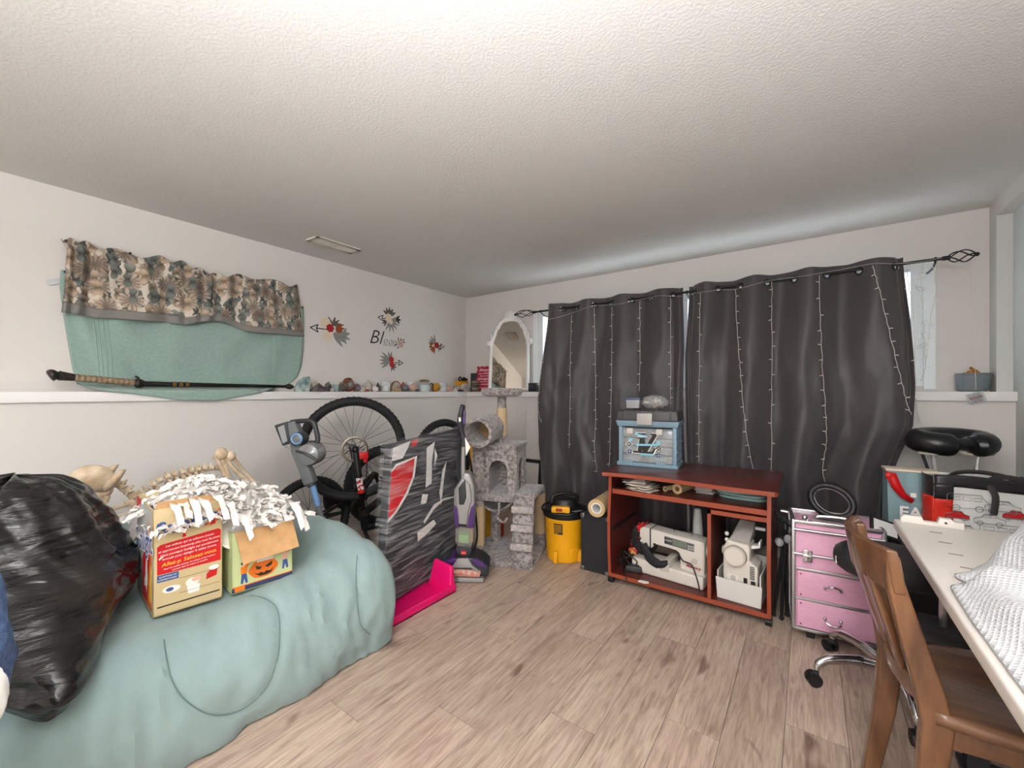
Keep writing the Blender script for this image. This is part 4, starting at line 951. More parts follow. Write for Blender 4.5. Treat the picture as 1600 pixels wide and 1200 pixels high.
for s_ in (1, -1):
    a = wc+axw*s_*.062; b_ = wc+axw*s_*.062+dn*.30; c_ = wc+axw*s_*.055+dn*.46
    g = MB(); g.tube([a, a+dn*.03, b_], [.016, .022, .022], 14); g.sphere(a, .026, 14, 10); g.build('fork_lower', M_black, bk)
    MB().tube([b_, c_], .0165, 14).build('fork_stanchion', mat('stanchion', (40, 38, 36), .2, metal=.5), bk)
    if s_ == 1:
        MB().tube([a+dn*.20, a+dn*.285], .0235, 14).build('fork_decal', mat('fork_decal', (214, 214, 214), .5, rgb2=(176, 34, 44), nscale=45, contrast=(.47, .5)), bk)
        MB().tube([a+dn*.285, a+dn*.31], .0238, 14).build('fork_band', M_red, bk)
        g = MB(); g.box((0, 0, 0), (.028, .06, .05), M=frame(a+dn*.045+fw*.05, axw, fw)); g.box((0, 0, 0), (.02, .025, .07), M=frame(a+dn*.06+fw*.06, axw, fw)); g.build('brake_caliper', M_red, bk, bevel=.004)
        MB().tube(curve([a+dn*.07+fw*.07, a+dn*.2+fw*.05, a+dn*.32+fw*.02, a+dn*.5+fw*.04], 6), .0035, 6).build('brake_hose', M_black, bk)
ar = wc+dn*.345; MB().tube(curve([wc+dn*.27+axw*.06, wc+dn*.36+axw*.03+fw*.03, wc+dn*.36-axw*.03+fw*.03, wc+dn*.27-axw*.06], 6), .012, 8).build('fork_arch', M_black, bk)
cr = wc+dn*.46; MB().tube([cr-axw*.075, cr+axw*.075], .026, 12, flat=.8).build('fork_crown', M_black, bk)
h2_ = cr+dn*.13; MB().tube([cr, h2_], .026, 14).build('head_tube', M_black, bk)
st_ = cr+dn*.165; hb = MB(); hb.tube(curve([st_+Vector((.30, -.16, .0)), st_+Vector((.1, -.05, -.005)), st_, st_+Vector((-.1, .06, -.005)), st_+Vector((-.24, .16, .0))], 5), .014, 10); hb.build('handlebar', M_black, bk)
bb = Vector((.66, -1.38, .52))-OB; rh = Vector((.62, -1.0, .585))-OB; sc0 = Vector((.66, -1.16, .14))-OB
for nm, a, b_, r in (('down_tube', cr+dn*.02, bb, .028), ('top_tube', h2_, sc0, .02), ('seat_tube', bb, sc0, .017), ('chain_stay', bb, rh+Vector((.06, 0, 0)), .011), ('chain_stay', bb, rh-Vector((.06, 0, 0)), .011), ('seat_stay', sc0, rh+Vector((.06, 0, 0)), .009), ('seat_stay', sc0, rh-Vector((.06, 0, 0)), .009)):
    MB().tube([a, b_], r, 12).build(nm, M_black, bk)
MB().tube([sc0+Vector((0, -.12, -.075)), sc0+Vector((0, 0, -.09)), sc0+Vector((0, .12, -.085))], [.03, .045, .07], 12, flat=.45).build('saddle', M_black, bk)
wheel(bk, frame(rh, (0, 1, 0), (0, 0, 1)), .365, .029, False)
b2 = thing('small_bicycle', 'smaller black bicycle standing upright behind the upside down one', 'bicycle', (.5, -1.85, 0))
c1, c2 = Vector((-.0, -.33, .305)), Vector((-.02, .34, .42))
wheel(b2, frame(c1, (0, 1, 0), (0, 0, 1)), .302, .027, False)
wheel(b2, frame(c2, (.45, .89, 0), (0, 0, 1)), .34, .036, False)
bbp, hd, se = Vector((0, -.02, .3)), Vector((0, .2, .55)), Vector((0, -.12, .36))
for nm, a, b_, r in (('down_tube', bbp, hd, .02), ('top_tube', se, hd, .016), ('seat_tube', bbp, se, .015), ('chain_stay', bbp, c1+Vector((.05, 0, 0)), .009), ('chain_stay', bbp, c1-Vector((.05, 0, 0)), .009), ('seat_stay', se, c1+Vector((.05, 0, 0)), .008), ('seat_stay', se, c1-Vector((.05, 0, 0)), .008), ('fork_leg', hd, c2+Vector((.04, .05, 0)), .013), ('fork_leg', hd, c2+Vector((-.04, -.05, 0)), .013)):
    MB().tube([a, b_], r, 10).build(nm, M_black, b2)
MB().tube([se+Vector((0, -.1, .05)), se+Vector((0, 0, .06)), se+Vector((0, .12, .05))], [.06, .045, .02], 12, flat=.4).build('saddle', M_black, b2)

# ================================================================== cordless stick vacuum leaning behind the futon
t0 = 2.48; s = pxs(t0); CM = cframe(470, 715, t0)
sv = thing('stick_vacuum', 'grey cordless stick vacuum with blue tube leaning in front of the bike wheel', 'vacuum'); sv.matrix_world = CM
def q(px, py, z=0): return Vector(((px-470)*s, (715-py)*s, z))
M_vg = mat('vacuum_grey', (108, 110, 112), .4); M_vd = mat('vacuum_dark', (52, 54, 57), .4); M_vb = mat('vacuum_blue', (112, 150, 196), .4)
MB().prism([tuple(q(*p)[:2]) for p in ((452, 660), (463, 657), (470, 672), (478, 715), (488, 735), (494, 752), (478, 758), (470, 735), (458, 705))], -.03, .03).build('body', M_vg, sv, bevel=.008)
MB().prism([tuple(q(*p)[:2]) for p in ((433, 664), (453, 658), (458, 690), (446, 696))], -.032, .034).build('battery', M_vd, sv, bevel=.007)
MB().prism([tuple(q(*p)[:2]) for p in ((439, 667), (449, 663), (454, 688), (447, 692))], .034, .036).build('battery_plate', mat('vacuum_silver', (150, 152, 154), .35), sv)
MB().tube(curve([q(455, 660), q(470, 658), q(488, 659), q(494, 672), q(496, 690), q(484, 692)], 6), .0145, 10).build('loop_handle', M_vd, sv)
MB().tube(curve([q(447, 697, .01), q(460, 703, .01), q(467, 716, .01), q(471, 735, .01)], 5), .006, 8).build('trigger_guard', M_alu, sv)
g = MB(); g.cyl(q(470, 685, -.02), q(470, 685, .055), .042, .04, n=28); g.build('motor_housing', M_vd, sv, bevel=.004)
MB().torus(q(471, 684, .056), .028, .007, n=28).build('blue_ring', M_vb, sv)
MB().lathe([(.02, .0), (.024, .01), (.01, .016)], c=q(472, 684, .052), n=20).build('motor_cap', M_vg, sv)
g = MB(); g.lathe([(.066, -.03), (.068, .04), (.06, .065), (.03, .078), (.005, .08)], c=q(489, 708, 0), n=32); g.build('dust_cup', mat('smoked_plastic', (120, 122, 122), .18, coat=.5), sv)
MB().tube(curve([q(473, 702, .075), q(489, 706, .084), q(503, 716, .07)], 5), .008, 8).build('cup_band', M_vd, sv)
MB().tube([q(480, 742), q(488, 760)], .024, 14).build('collar', M_vd, sv)
MB().tube([q(488, 757), q(497, 790)], .0175, 14).build('blue_tube', M_vb, sv)
MB().tube([q(497, 790), q(525, 895)], .016, 14).build('wand', M_vg, sv)
MB().box(q(530, 915), (.22, .05, .1)).build('floor_head', M_vd, sv, bevel=.015)

# ================================================================== wrapped panel
tl, tr, bl_, br = ond(613, 694, 2.43), ond(722, 668, 3.02), Vector((1.455, -2.30, .03)), Vector((1.35, -1.58, .03))
wp = thing('wrapped_panel', 'big dark panel with red shape wrapped in clear stretch film leaning on the bikes', 'panel', bl_)
PN = ((br-bl_).cross(tl-bl_)).normalized()
if PN.x < 0: PN = -PN
pl_ = [p-bl_ for p in (bl_, br, tr, tl)]
def bil(u, v): return (pl_[0]*(1-u)+pl_[1]*u)*(1-v)+(pl_[3]*(1-u)+pl_[2]*u)*v
M_pd = mat('panel_print', (58, 57, 62), .55, rgb2=(40, 39, 45), nscale=6)
def thick(fn, nu, nv, d, mb):
    mb.grid(fn, nu, nv); mb.grid(lambda u, v: fn(u, v)-PN*d, nu, nv)
    for (f1) in (lambda k, w_: fn(k, 0)-PN*d*w_, lambda k, w_: fn(k, 1)-PN*d*w_, lambda k, w_: fn(0, k)-PN*d*w_, lambda k, w_: fn(1, k)-PN*d*w_): mb.grid(f1, nu, 1)
g = MB(); thick(bil, 4, 4, .06, g); g.build('panel', M_pd, wp, bevel=.004)
def decal_on(uvs, off, m, name='printed_shape'):
    g = MB(); n = len(uvs); g.add([bil(*p)+PN*off for p in uvs]+[bil(*p)+PN*(off+.0004) for p in uvs], [tuple(range(n)), tuple(range(n, 2*n))]); return g.build(name, m, wp, smooth=False)
def inv(px, py):      # pixel -> uv on the panel
    p = CAMP; d = ray(px, py); o = bl_; n_ = PN; t_ = (o-p).dot(n_)/d.dot(n_); h = p+d*t_-o
    u, v = .5, .5
    for _ in range(12):
        e = h-bil(u, v); du = (bil(u+.01, v)-bil(u, v))*100; dv = (bil(u, v+.01)-bil(u, v))*100
        u += e.dot(du)/du.length_squared*.9; v += e.dot(dv)/dv.length_squared*.9
    return max(.005, min(.995, u)), max(.005, min(.995, v))
m_prd = mat('panel_red', (200, 24, 32), .5); m_pwh = mat('panel_white', (214, 210, 206), .5)
decal_on([inv(*p) for p in ((605, 738), (618, 725), (650, 712), (646, 745), (636, 772), (620, 800), (603, 818), (600, 800))], .0006, m_pwh)
decal_on([inv(*p) for p in ((607, 740), (619, 729), (646, 716), (643, 745), (633, 770), (618, 797), (604, 812), (602, 800))], .0014, m_prd)
decal_on([inv(*p) for p in ((614, 700), (640, 689), (636, 700), (628, 716), (612, 720))], .0006, m_pwh); decal_on([inv(*p) for p in ((641, 688), (652, 684), (650, 695), (642, 698))], .0006, m_prd)
for pts in (((664, 700), (676, 690), (672, 720), (672, 755), (663, 762), (664, 730)), ((688, 735), (694, 720), (690, 755), (687, 790), (684, 770)), ((658, 772), (667, 772), (664, 786), (656, 788)), ((651, 832), (676, 812), (680, 818), (668, 832), (652, 846)), ((676, 700), (680, 712), (676, 730)), ((660, 815), (676, 788), (692, 778), (712, 774), (712, 776), (690, 782), (676, 796), (662, 818))):
    decal_on([inv(*p) for p in pts], .0006, m_pwh)
def m_film():
    m = bpy.data.materials.new('stretch_film'); m.use_nodes = True; N = m.node_tree.nodes; L = m.node_tree.links; b = N['Principled BSDF']
    b.inputs['Base Color'].default_value = (.75, .76, .78, 1); b.inputs['Roughness'].default_value = .16; b.inputs['Specular IOR Level'].default_value = .7
    tc = N.new('ShaderNodeTexCoord'); mp = N.new('ShaderNodeMapping'); mp.inputs['Rotation'].default_value = (.5, 0, 0); mp.inputs['Scale'].default_value = (3, 4, 46); L.new(tc.outputs['Object'], mp.inputs[0])
    n = N.new('ShaderNodeTexNoise'); n.inputs['Scale'].default_value = 1.6; n.inputs['Detail'].default_value = 6; n.inputs['Distortion'].default_value = .4; L.new(mp.outputs[0], n.inputs['Vector'])
    r = N.new('ShaderNodeValToRGB'); e = r.color_ramp.elements; e[0].position = .45; e[0].color = (.02, .02, .02, 1); e[1].position = .82; e[1].color = (.5, .5, .5, 1); L.new(n.outputs[0], r.inputs[0]); L.new(r.outputs[0], b.inputs['Alpha'])
    bp = N.new('ShaderNodeBump'); bp.inputs['Strength'].default_value = .7; bp.inputs['Distance'].default_value = .01; L.new(n.outputs[0], bp.inputs['Height']); L.new(bp.outputs[0], b.inputs['Normal']); return m
M_film = m_film()
def film(u, v):
    bulge = .012+.012*abs(fb((u*6, v*9, 2)))+.02*(1-smooth01(v/.35))*smooth01((.5-abs(u-.4))/.4)
    return bil(-.012+1.024*u, -.012+1.024*v)+PN*(bulge if 0 < u < 1 and 0 < v < 1 else .002)
g = MB(); g.grid(film, 40, 50); g.build('stretch_film', M_film, wp)
g = MB(); g.grid(lambda u, v: bil(-.014+.006*fb((v*14, 0, 1)), v)+PN*(.015-.095*u), 4, 40); g.grid(lambda u, v: bil(u, 1.012+.006*fb((u*14, 0, 1)))+PN*(.012-.09*v), 30, 4); g.build('film_edge', M_film, wp)

# ================================================================== hot pink plastic tray with upright end
pk_ = thing('plastic_tray', 'hot pink moulded plastic tray with upright end under the wrapped panel', 'tray', (1.46, -2.15, 0))
M_pink = mat('hot_pink', (226, 14, 104), .38)
g = MB(); x0, x1, y0, y1 = -.20, .145, -.26, .27
g.box((( x0+x1)/2, (y0+y1)/2, .006), (x1-x0, y1-y0, .012))
g.box((x1-.008, (y0+y1)/2, .022), (.016, y1-y0, .044)); g.box(((x0+x1)/2, y0+.008, .022), (x1-x0, .016, .044))
g.build('tray', M_pink, pk_, bevel=.006)
g = MB(); g.hexa([(-.05, .22, .01), (x1, .22, .01), (x1, .268, .01), (-.05, .268, .01), (-.02, .245, .165), (x1-.02, .245, .15), (x1-.02, .268, .15), (-.02, .268, .165)])
g.build('upright_end', M_pink, pk_, bevel=.012, seg=3)
MB().box((x1-.07, y0+.12, .0124), (.03, .045, .0006), M=R('Z', -20)).build('price_sticker', M_paper, pk_)

# ================================================================== upright floor washer
t0 = 2.66; s = pxs(t0); CM = cframe(727, 900, t0); fl_ = onz(727, 905, 0)
bs = thing('floor_washer', 'purple and grey upright floor washer standing left of the cat tree', 'vacuum'); bs.matrix_world = frame(Vector((fl_.x, fl_.y, 0))+Vector((-.03, .05, 0)), (CS, SN, 0), (0, 0, 1))
def q(px, py, z=0): return Vector(((px-727)*s, (900-py)*s, z))
M_bg = mat('washer_grey', (150, 148, 146), .35, metal=.3); M_bp = mat('washer_purple', (74, 38, 104), .35); M_bd = mat('washer_dark', (44, 46, 52), .4)
g = MB(); g.prism([tuple(q(*p)[:2]) for p in ((690, 898), (762, 900), (764, 886), (752, 876), (742, 872), (708, 872), (690, 878))], -.08, .10); g.build('foot_shell', M_bd, bs, bevel=.012, seg=3)
for pts in (((692, 878), (710, 871), (716, 878), (700, 884)), ((739, 872), (752, 877), (760, 886), (748, 884), (738, 879))): MB().prism([tuple(q(*p)[:2]) for p in pts], -.06, .106).build('foot_accent', M_bp, bs, bevel=.004)
g = MB(); g.prism([tuple(q(*p)[:2]) for p in ((700, 900), (754, 902), (756, 908), (698, 907))], -.07, .115); g.build('front_bumper', M_bg, bs, bevel=.006)
MB().prism([tuple(q(*p)[:2]) for p in ((700, 893), (710, 880), (716, 872), (732, 872), (738, 882), (752, 894), (748, 896), (736, 886), (712, 886), (704, 896))], .09, .112).build('foot_arch', M_bg, bs, bevel=.004)
MB().cyl(q(702, 894, .095), q(750, 896, .095), .024, n=20).build('brush_roll', mat('brush_roll', (176, 164, 150), .6, rgb2=(196, 96, 80), nscale=60, contrast=(.4, .6)), bs)
MB().prism([tuple(q(*p)[:2]) for p in ((708, 770), (716, 757), (724, 742), (734, 745), (740, 762), (741, 800), (739, 828), (710, 826), (708, 800))], -.05, .06).build('body', M_bg, bs, bevel=.016, seg=3)
MB().prism([tuple(q(*p)[:2]) for p in ((711, 785), (714, 762), (722, 750), (733, 760), (737, 784), (731, 803), (728, 827), (716, 826), (715, 806))], .05, .075).build('front_fairing', M_bg, bs, bevel=.008, seg=3)
for pts in (((708, 792), (713, 797), (715, 812), (716, 827), (710, 826)), ((741, 790), (735, 797), (731, 812), (729, 828), (739, 828))): MB().prism([tuple(q(*p)[:2]) for p in pts], -.045, .064).build('side_accent', M_bp, bs, bevel=.005)
MB().prism([tuple(q(*p)[:2]) for p in ((716, 821), (728, 822), (728, 826), (716, 825))], .0745, .078).build('slot', M_black, bs)
MB().prism([tuple(q(*p)[:2]) for p in ((716, 765), (726, 752), (728, 780), (724, 791), (717, 791))], .06, .09).build('grip_panel', M_bd, bs, bevel=.006)
MB().prism([tuple(q(*p)[:2]) for p in ((710, 828), (739, 830), (738, 852), (734, 860), (714, 858), (710, 850))], -.045, .062).build('water_tank', mat('tank_clear', (190, 188, 184), .1, alpha=.28), bs, bevel=.008)
MB().prism([tuple(q(*p)[:2]) for p in ((715, 840), (731, 842), (731, 855), (715, 853))], -.02, .045).build('tank_float', mat('tank_green', (126, 168, 96), .5), bs, bevel=.004)
MB().prism([tuple(q(*p)[:2]) for p in ((711, 858), (737, 860), (733, 872), (726, 876), (719, 874), (713, 868))], -.04, .068).build('neck', M_bd, bs, bevel=.008)
MB().prism([tuple(q(*p)[:2]) for p in ((719, 863), (728, 864), (727, 870), (720, 869))], .068, .0705).build('badge', M_red, bs)
text('BISSELL', .0085, M_white, bs, T(*(q(723.5, 866.8, .0712))))
MB().tube([q(721, 757, .01), q(721.5, 702, 0)], .0135, 14).build('pole', M_bg, bs)
MB().tube(curve([q(721.5, 704, 0), q(721, 690, 0), q(718, 676, .0), q(716, 664, .005), q(718, 650, .01), q(721, 637, .012)], 6), [.015]*13+[.02]*6+[.019]*6+[.017]*5+[.012], 12).build('handle', M_bd, bs)
MB().prism([tuple(q(*p)[:2]) for p in ((720, 666), (723, 640), (725, 650), (724, 672))], -.014, .016).build('handle_accent', M_bp, bs, bevel=.004)
MB().prism([tuple(q(*p)[:2]) for p in ((714.5, 657), (718, 655), (718, 663), (715, 664))], .022, .026).build('switch', M_white, bs)
MB().tube(curve([q(722, 688, -.02), q(730, 720, -.03), q(735, 760, -.06), q(738, 800, -.06), q(742, 850, -.06), q(737, 872, -.05)], 6), .007, 8).build('power_cord', M_black, bs)
MB().tube(curve([q(716, 690, -.02), q(712, 720, -.03), q(711, 745, -.05), q(714, 760, -.05)], 6), .009, 8).build('hose', M_bd, bs)
MB().prism([tuple(q(*p)[:2]) for p in ((724, 688), (733, 704), (726, 718))], .016, .0175).build('tag', M_paper, bs)
# its feet must stand on the floor
mn = min((o.matrix_world if False else Matrix()) @ Vector((0, 0, 0)) for o in [bs])[2] if False else 0
bs.location.z = (908-900)*s+.004

# ================================================================== cat tree
ct = thing('cat_tree', 'grey plush cat tree with condo, tunnel, ramp and top perch', 'cat tree', (1.525, -1.236, 0), math.radians(20))
M_plush = mat('grey_plush', (164, 155, 153), .95, rgb2=(112, 104, 104), nscale=42, contrast=(.38, .6), bump=.8, bscale=70, detail=5, sheen=.4)
M_sisal = mat('sisal', (214, 186, 148), .9, noise_amt=.2, nscale=60, stretch=(1, 1, 9), bump=.6, bscale=60)
def plate(name, x0, x1, y0, y1, z0, z1): return MB().box(((x0+x1)/2, (y0+y1)/2, (z0+z1)/2), (x1-x0, y1-y0, z1-z0)).build(name, M_plush, ct, bevel=.012, seg=3)
plate('base_board', -.24, .24, -.24, .24, 0, .035)
def post(x, y, z0, z1, cut=(), r=.038):
    p = MB().cyl((x, y, z0), (x, y, z1), r, n=20).build('post', M_plush, ct)
    for a, b_ in cut: MB().lathe([(r+.001, a)]+[(r+.003+.0025*(i % 2), lerp(a, b_, i/24)) for i in range(25)]+[(r+.001, b_)], c=(x, y, 0), n=20).build('sisal_wrap', M_sisal, p)
post(-.16, -.2, .03, .455, ((.13, .40),)); post(.2, .18, .03, .47, ((.12, .42),)); post(-.15, .16, .03, .45); post(-.185, -.15, .475, .86, r=.04)
post(-.045, -.02, .80, 1.17, ((.88, 1.08),), .034)
plate('mid_platform', -.245, .10, -.24, .21, .445, .48)
plate('side_platform', .10, .245, -.21, .12, .47, .505)
# condo with arched doors
def arch_wall(w, h, dw, dh, th, M):
    n = 12; half = [(-w/2, 0), (-dw/2, 0), (-dw/2, dh-dw/2)]+[(-dw/2*math.cos(PI*i/n), dh-dw/2+dw/2*math.sin(PI*i/n)) for i in range(1, n)]+[(dw/2, dh-dw/2), (dw/2, 0), (w/2, 0), (w/2, h), (-w/2, h)]
    return MB().prism(half, -th/2, th/2, M=M).build('condo_wall', M_plush, ct, angle=50)
hx0, hx1, hy0, hy1, hz0, hz1 = -.14, .10, -.16, .14, .48, .80
arch_wall(hx1-hx0, hz1-hz0, .135, .235, .022, frame(((hx0+hx1)/2-.01, hy0+.011, hz0), (1, 0, 0), (0, 0, 1)))
arch_wall(hy1-hy0-.03, hz1-hz0, .15, .24, .022, frame((hx1-.011, (hy0+hy1)/2, hz0), (0, 1, 0), (0, 0, 1)))
MB().box((hx0+.011, (hy0+hy1)/2, (hz0+hz1)/2), (.022, hy1-hy0, hz1-hz0)).build('condo_wall', M_plush, ct); MB().box(((hx0+hx1)/2, hy1-.011, (hz0+hz1)/2), (hx1-hx0, .022, hz1-hz0)).build('condo_wall', M_plush, ct)
MB().box(((hx0+hx1)/2, (hy0+hy1)/2, hz1+.012), (hx1-hx0+.02, hy1-hy0+.02, .03)).build('condo_roof', M_plush, ct, bevel=.01, seg=3)
# tunnel
def tubewall(p0, p1, r0, r1, par, name, m):
    p0, p1 = Vector(p0), Vector(p1); d = (p1-p0).normalized(); M = frame(p0, d.orthogonal(), d.cross(d.orthogonal())); L_ = (p1-p0).length
    if (M.to_3x3() @ Vector((0, 0, 1))).dot(d) < 0: M = frame(p0, d.orthogonal(), -d.cross(d.orthogonal()))
    g = MB(); g.lathe([(r1, 0), (r0, .004), (r0+.006, .02), (r0, L_*.3), (r0+.004, L_*.5), (r0-.002, L_*.7), (r0+.004, L_-.02), (r1, L_), (r1, 0)], n=32, M=M); g.f = [f_ for f_ in g.f if len(f_) == 4]; g.m = g.m[:len(g.f)]
    return g.build(name, m, par)
cl = ct.matrix_basis.inverted() if False else (T(1.525, -1.236, 0) @ R('Z', 20)).inverted()
ta, tb = cl @ ond(746, 677, 2.77), cl @ ond(768, 668, 3.06)
tubewall(ta, tb, .098, .08, ct, 'tunnel', M_plush)
MB().cyl(tb-(tb-ta)*.12, tb-(tb-ta)*.08, .082, n=24).build('tunnel_back', mat('tunnel_card', (150, 120, 84), .9), ct)
# perch
g = MB(); g.lathe([(.02, 1.165), (.11, 1.165), (.145, 1.175), (.155, 1.2), (.148, 1.222), (.13, 1.224), (.115, 1.205), (.02, 1.2)], c=(-.045, -.02, 0), n=36); g.build('top_perch', M_plush, ct)
# ramp with steps
ra = math.atan2(.49, .045); lad = MB(); A0, A1 = Vector((.165, -.25, .03)), Vector((.165, -.19, .475)); dv = (A1-A0)
LM = frame(A0, (1, 0, 0), dv); ll = dv.length
MB().box((0, ll/2, 0), (.145, ll, .022), M=LM).build('ramp', M_plush, ct, bevel=.006)
for i in range(3): MB().box((0, ll*(.29+.27*i), .026), (.15, .045, .05), M=LM).build('ramp_step', mat('plush_lit_tone', (186, 177, 174), .95, rgb2=(150, 141, 140), nscale=42, bump=.8, bscale=70), ct, bevel=.006)  # same grey plush, lightened in colour to show the steps as lit
# hammock and strap
def ham(u, v): return Vector((-.19+.27*u, -.17+.3*v, .435-.12*math.sin(PI*u)*(.6+.4*math.sin(PI*v))))
g = MB(); g.grid(ham, 14, 14); g.build('hammock', M_plush, ct, solid=.012)
MB().tube(curve([(.0, -.23, .44), (.0, -.235, .38), (-.01, -.235, .34), (.03, -.235, .31), (.06, -.235, .34)], 5), .008, 6).build('hammock_rope', M_plush, ct)
g = MB(); g.sphere((-.19, -.245, .36), (.022, .022, .05), 12, 8); g.sphere((-.185, -.25, .42), (.014, .014, .02), 10, 6); g.build('dangling_toy', mat('toy_tan', (206, 176, 142), .9, noise_amt=.2, nscale=50), ct)

# ================================================================== things behind the cat tree
yl = onz(741, 808, .12); yl = ond(741, 760, 3.32)
lv = thing('spirit_level', 'long yellow spirit level standing behind the cat tree', 'level', (yl.x, yl.y, 0), YAW)
MB().box((0, 0, .49), (.07, .03, .98)).build('beam', M_yellow, lv, bevel=.003)
MB().box((0, -.016, .85), (.05, .004, .1)).build('vial_window', M_black, lv)
text('STANLEY', .055, M_black, lv, Matrix(((0, -1, 0, .012), (0, 0, -1, -.0155), (1, 0, 0, .58), (0, 0, 0, 1))))
yb = ond(771, 700, 3.42); b_ = thing('yellow_case', 'upright orange yellow case half hidden behind the cat condo', 'case', (yb.x, yb.y, 0), YAW)
MB().box((0, 0, .42), (.13, .05, .84)).build('shell', mat('amber_case', (210, 148, 30), .5), b_, bevel=.01); MB().box((0, -.026, .8), (.05, .006, .03)).build('latch', M_black, b_)
pf = ony(815, 800, -.24)
fr = thing('picture_frame', 'black picture frame leaning on the wall behind the cat tree', 'frame', (pf.x+.02, -.245, 0), rot=(math.radians(-6), 0, 0))
g = MB()
for a in (-1, 1): g.box((a*.18, 0, .26), (.035, .02, .52)); g.box((0, 0, .26+a*.245), (.36, .02, .035))
g.build('frame_moulding', M_black, fr, bevel=.003); MB().box((0, .002, .26), (.33, .006, .46)).build('print', mat('pale_print', (206, 202, 196), .6), fr)
rb = ond(766, 846, 3.1); bxr = thing('snack_box', 'small red and yellow box on the floor behind the cat tree posts', 'box', (rb.x-.16, rb.y+.34, .0), .3)
MB().box((0, 0, .06), (.04, .06, .12)).build('carton', M_red, bxr, bevel=.003); MB().box((-.009, -.031, .06), (.02, .002, .08)).build('label_panel', mat('yellow_print', (232, 190, 40), .6), bxr)

# ================================================================== yellow drum vacuum
sv2 = thing('drum_vacuum', 'yellow drum shop vacuum with black lid in front of the curtain', 'vacuum', (1.886, -1.04, 0), math.radians(25))
MB().lathe([(.10, .0), (.124, .004), (.128, .03), (.130, .05), (.142, .29), (.147, .30), (.147, .312), (.02, .312)], n=40).build('drum', M_yellow, sv2)
for k in (-.5, -2.0, 1.2): MB().box((math.cos(k)*.128, math.sin(k)*.128, .045), (.03, .06, .085), M=Matrix()).build('caster_mount', M_yellow, sv2, bevel=.01)
MB().lathe([(.02, .308), (.150, .308), (.155, .318), (.155, .335), (.14, .352), (.11, .365), (.02, .37)], n=40).build('lid', M_black, sv2)
g = MB(); g.lathe([(.085, .36), (.095, .37), (.09, .40), (.075, .425), (.03, .435), (.005, .435)], n=28, sx=1.1, sy=.9); g.build('motor_head', M_black, sv2)
g = MB(); g.box((-.02, -.105, .372), (.13, .05, .045), M=T(0, 0, 0)); g.build('front_bracket', M_yellow, sv2, bevel=.012)
MB().box((-.03, -.132, .375), (.045, .006, .022)).build('power_switch', mat('switch_red', (150, 40, 30), .5), sv2, bevel=.003)
MB().tube(curve([(-.09, -.04, .40), (-.08, -.03, .445), (0, 0, .462), (.08, .03, .445), (.09, .04, .40)], 6), .013, 10).build('carry_handle', M_black, sv2)
MB().tube(curve([(.06, -.10, .36), (.14, -.09, .37), (.16, .02, .36), (.05, .15, .355), (-.12, .11, .36), (-.16, -.02, .355), (-.10, -.13, .35), (.02, -.16, .352), (.10, -.13, .36)], 7), .008, 8).build('power_cord', M_black, sv2)
LMx = frame((0, 0, 0), (1, 0, 0), (0, 0, 1))
lab = R('Z', -8)
g = MB(); g.grid(lambda u, v: Vector(((.1395+.0065*v*.6)*math.cos(math.radians(-118+26*u)), (.1395+.0065*v*.6)*math.sin(math.radians(-118+26*u)), .205+.075*v)), 8, 1); g.build('warning_label', mat('label_black', (28, 26, 24), .5), sv2)
for i in range(6):
    g = MB(); g.grid(lambda u, v: Vector((.1447*math.cos(math.radians(-116+(21 if i else 12)*u)), .1447*math.sin(math.radians(-116+(21 if i else 12)*u)), .211+.011*i+.0045*v)), 6, 1); g.build('label_line', mat('label_ochre', (206, 150, 40), .5), sv2)
MB().torus((0, 0, 0), .028, .008, M=T(.075, -.112, .07) @ R('Z', 35) @ R('X', 90), a0=0, a1=PI, n=14).build('side_grip', M_yellow, sv2)

# ================================================================== amplifier and roll
am = thing('amplifier_cabinet', 'black carpeted amplifier cabinet with metal corners beside the desk', 'speaker', (2.175, -1.03, 0))
MB().box((0, 0, .19), (.2, .26, .38)).build('cabinet', mat('amp_carpet', (42, 42, 45), .9, bump=.5, bscale=300), am, bevel=.008)
for a in (-1, 1):
    for b_ in (-1, 1):
        for c in (0, 1):
            g = MB(); g.box((a*.089, b_*.119, .014+c*.352), (.03, .03, .03)); g.build('corner_guard', mat('guard_metal', (150, 148, 146), .3, metal=.9), am, bevel=.009, seg=3)
rl_ = thing('fabric_roll', 'tan paper roll with pale core lying on the amplifier', 'roll', (2.19, -1.03, .38), math.radians(4))
g = MB(); M90 = R('X', 90)
g.lathe([(.036, -.14), (.056, -.14), (.058, -.13), (.058, .16), (.036, .16), (.036, -.14)], n=32, M=T(0, 0, .058) @ M90); g.f = [f_ for f_ in g.f if len(f_) == 4]; g.m = g.m[:len(g.f)]
g.build('paper_wrap', mat('tan_roll', (206, 176, 132), .7, noise_amt=.1, nscale=30), rl_)
g = MB(); g.lathe([(.028, -.139), (.0362, -.139), (.0362, .159), (.028, .159), (.028, -.139)], n=32, M=T(0, 0, .058) @ M90); g.f = [f_ for f_ in g.f if len(f_) == 4]; g.m = g.m[:len(g.f)]; g.build('core', M_white, rl_)
MB().cyl((0, -.05, .058), (0, .0, .058), .0275, n=24).build('core_plug', mat('core_grey', (168, 170, 172), .6), rl_)
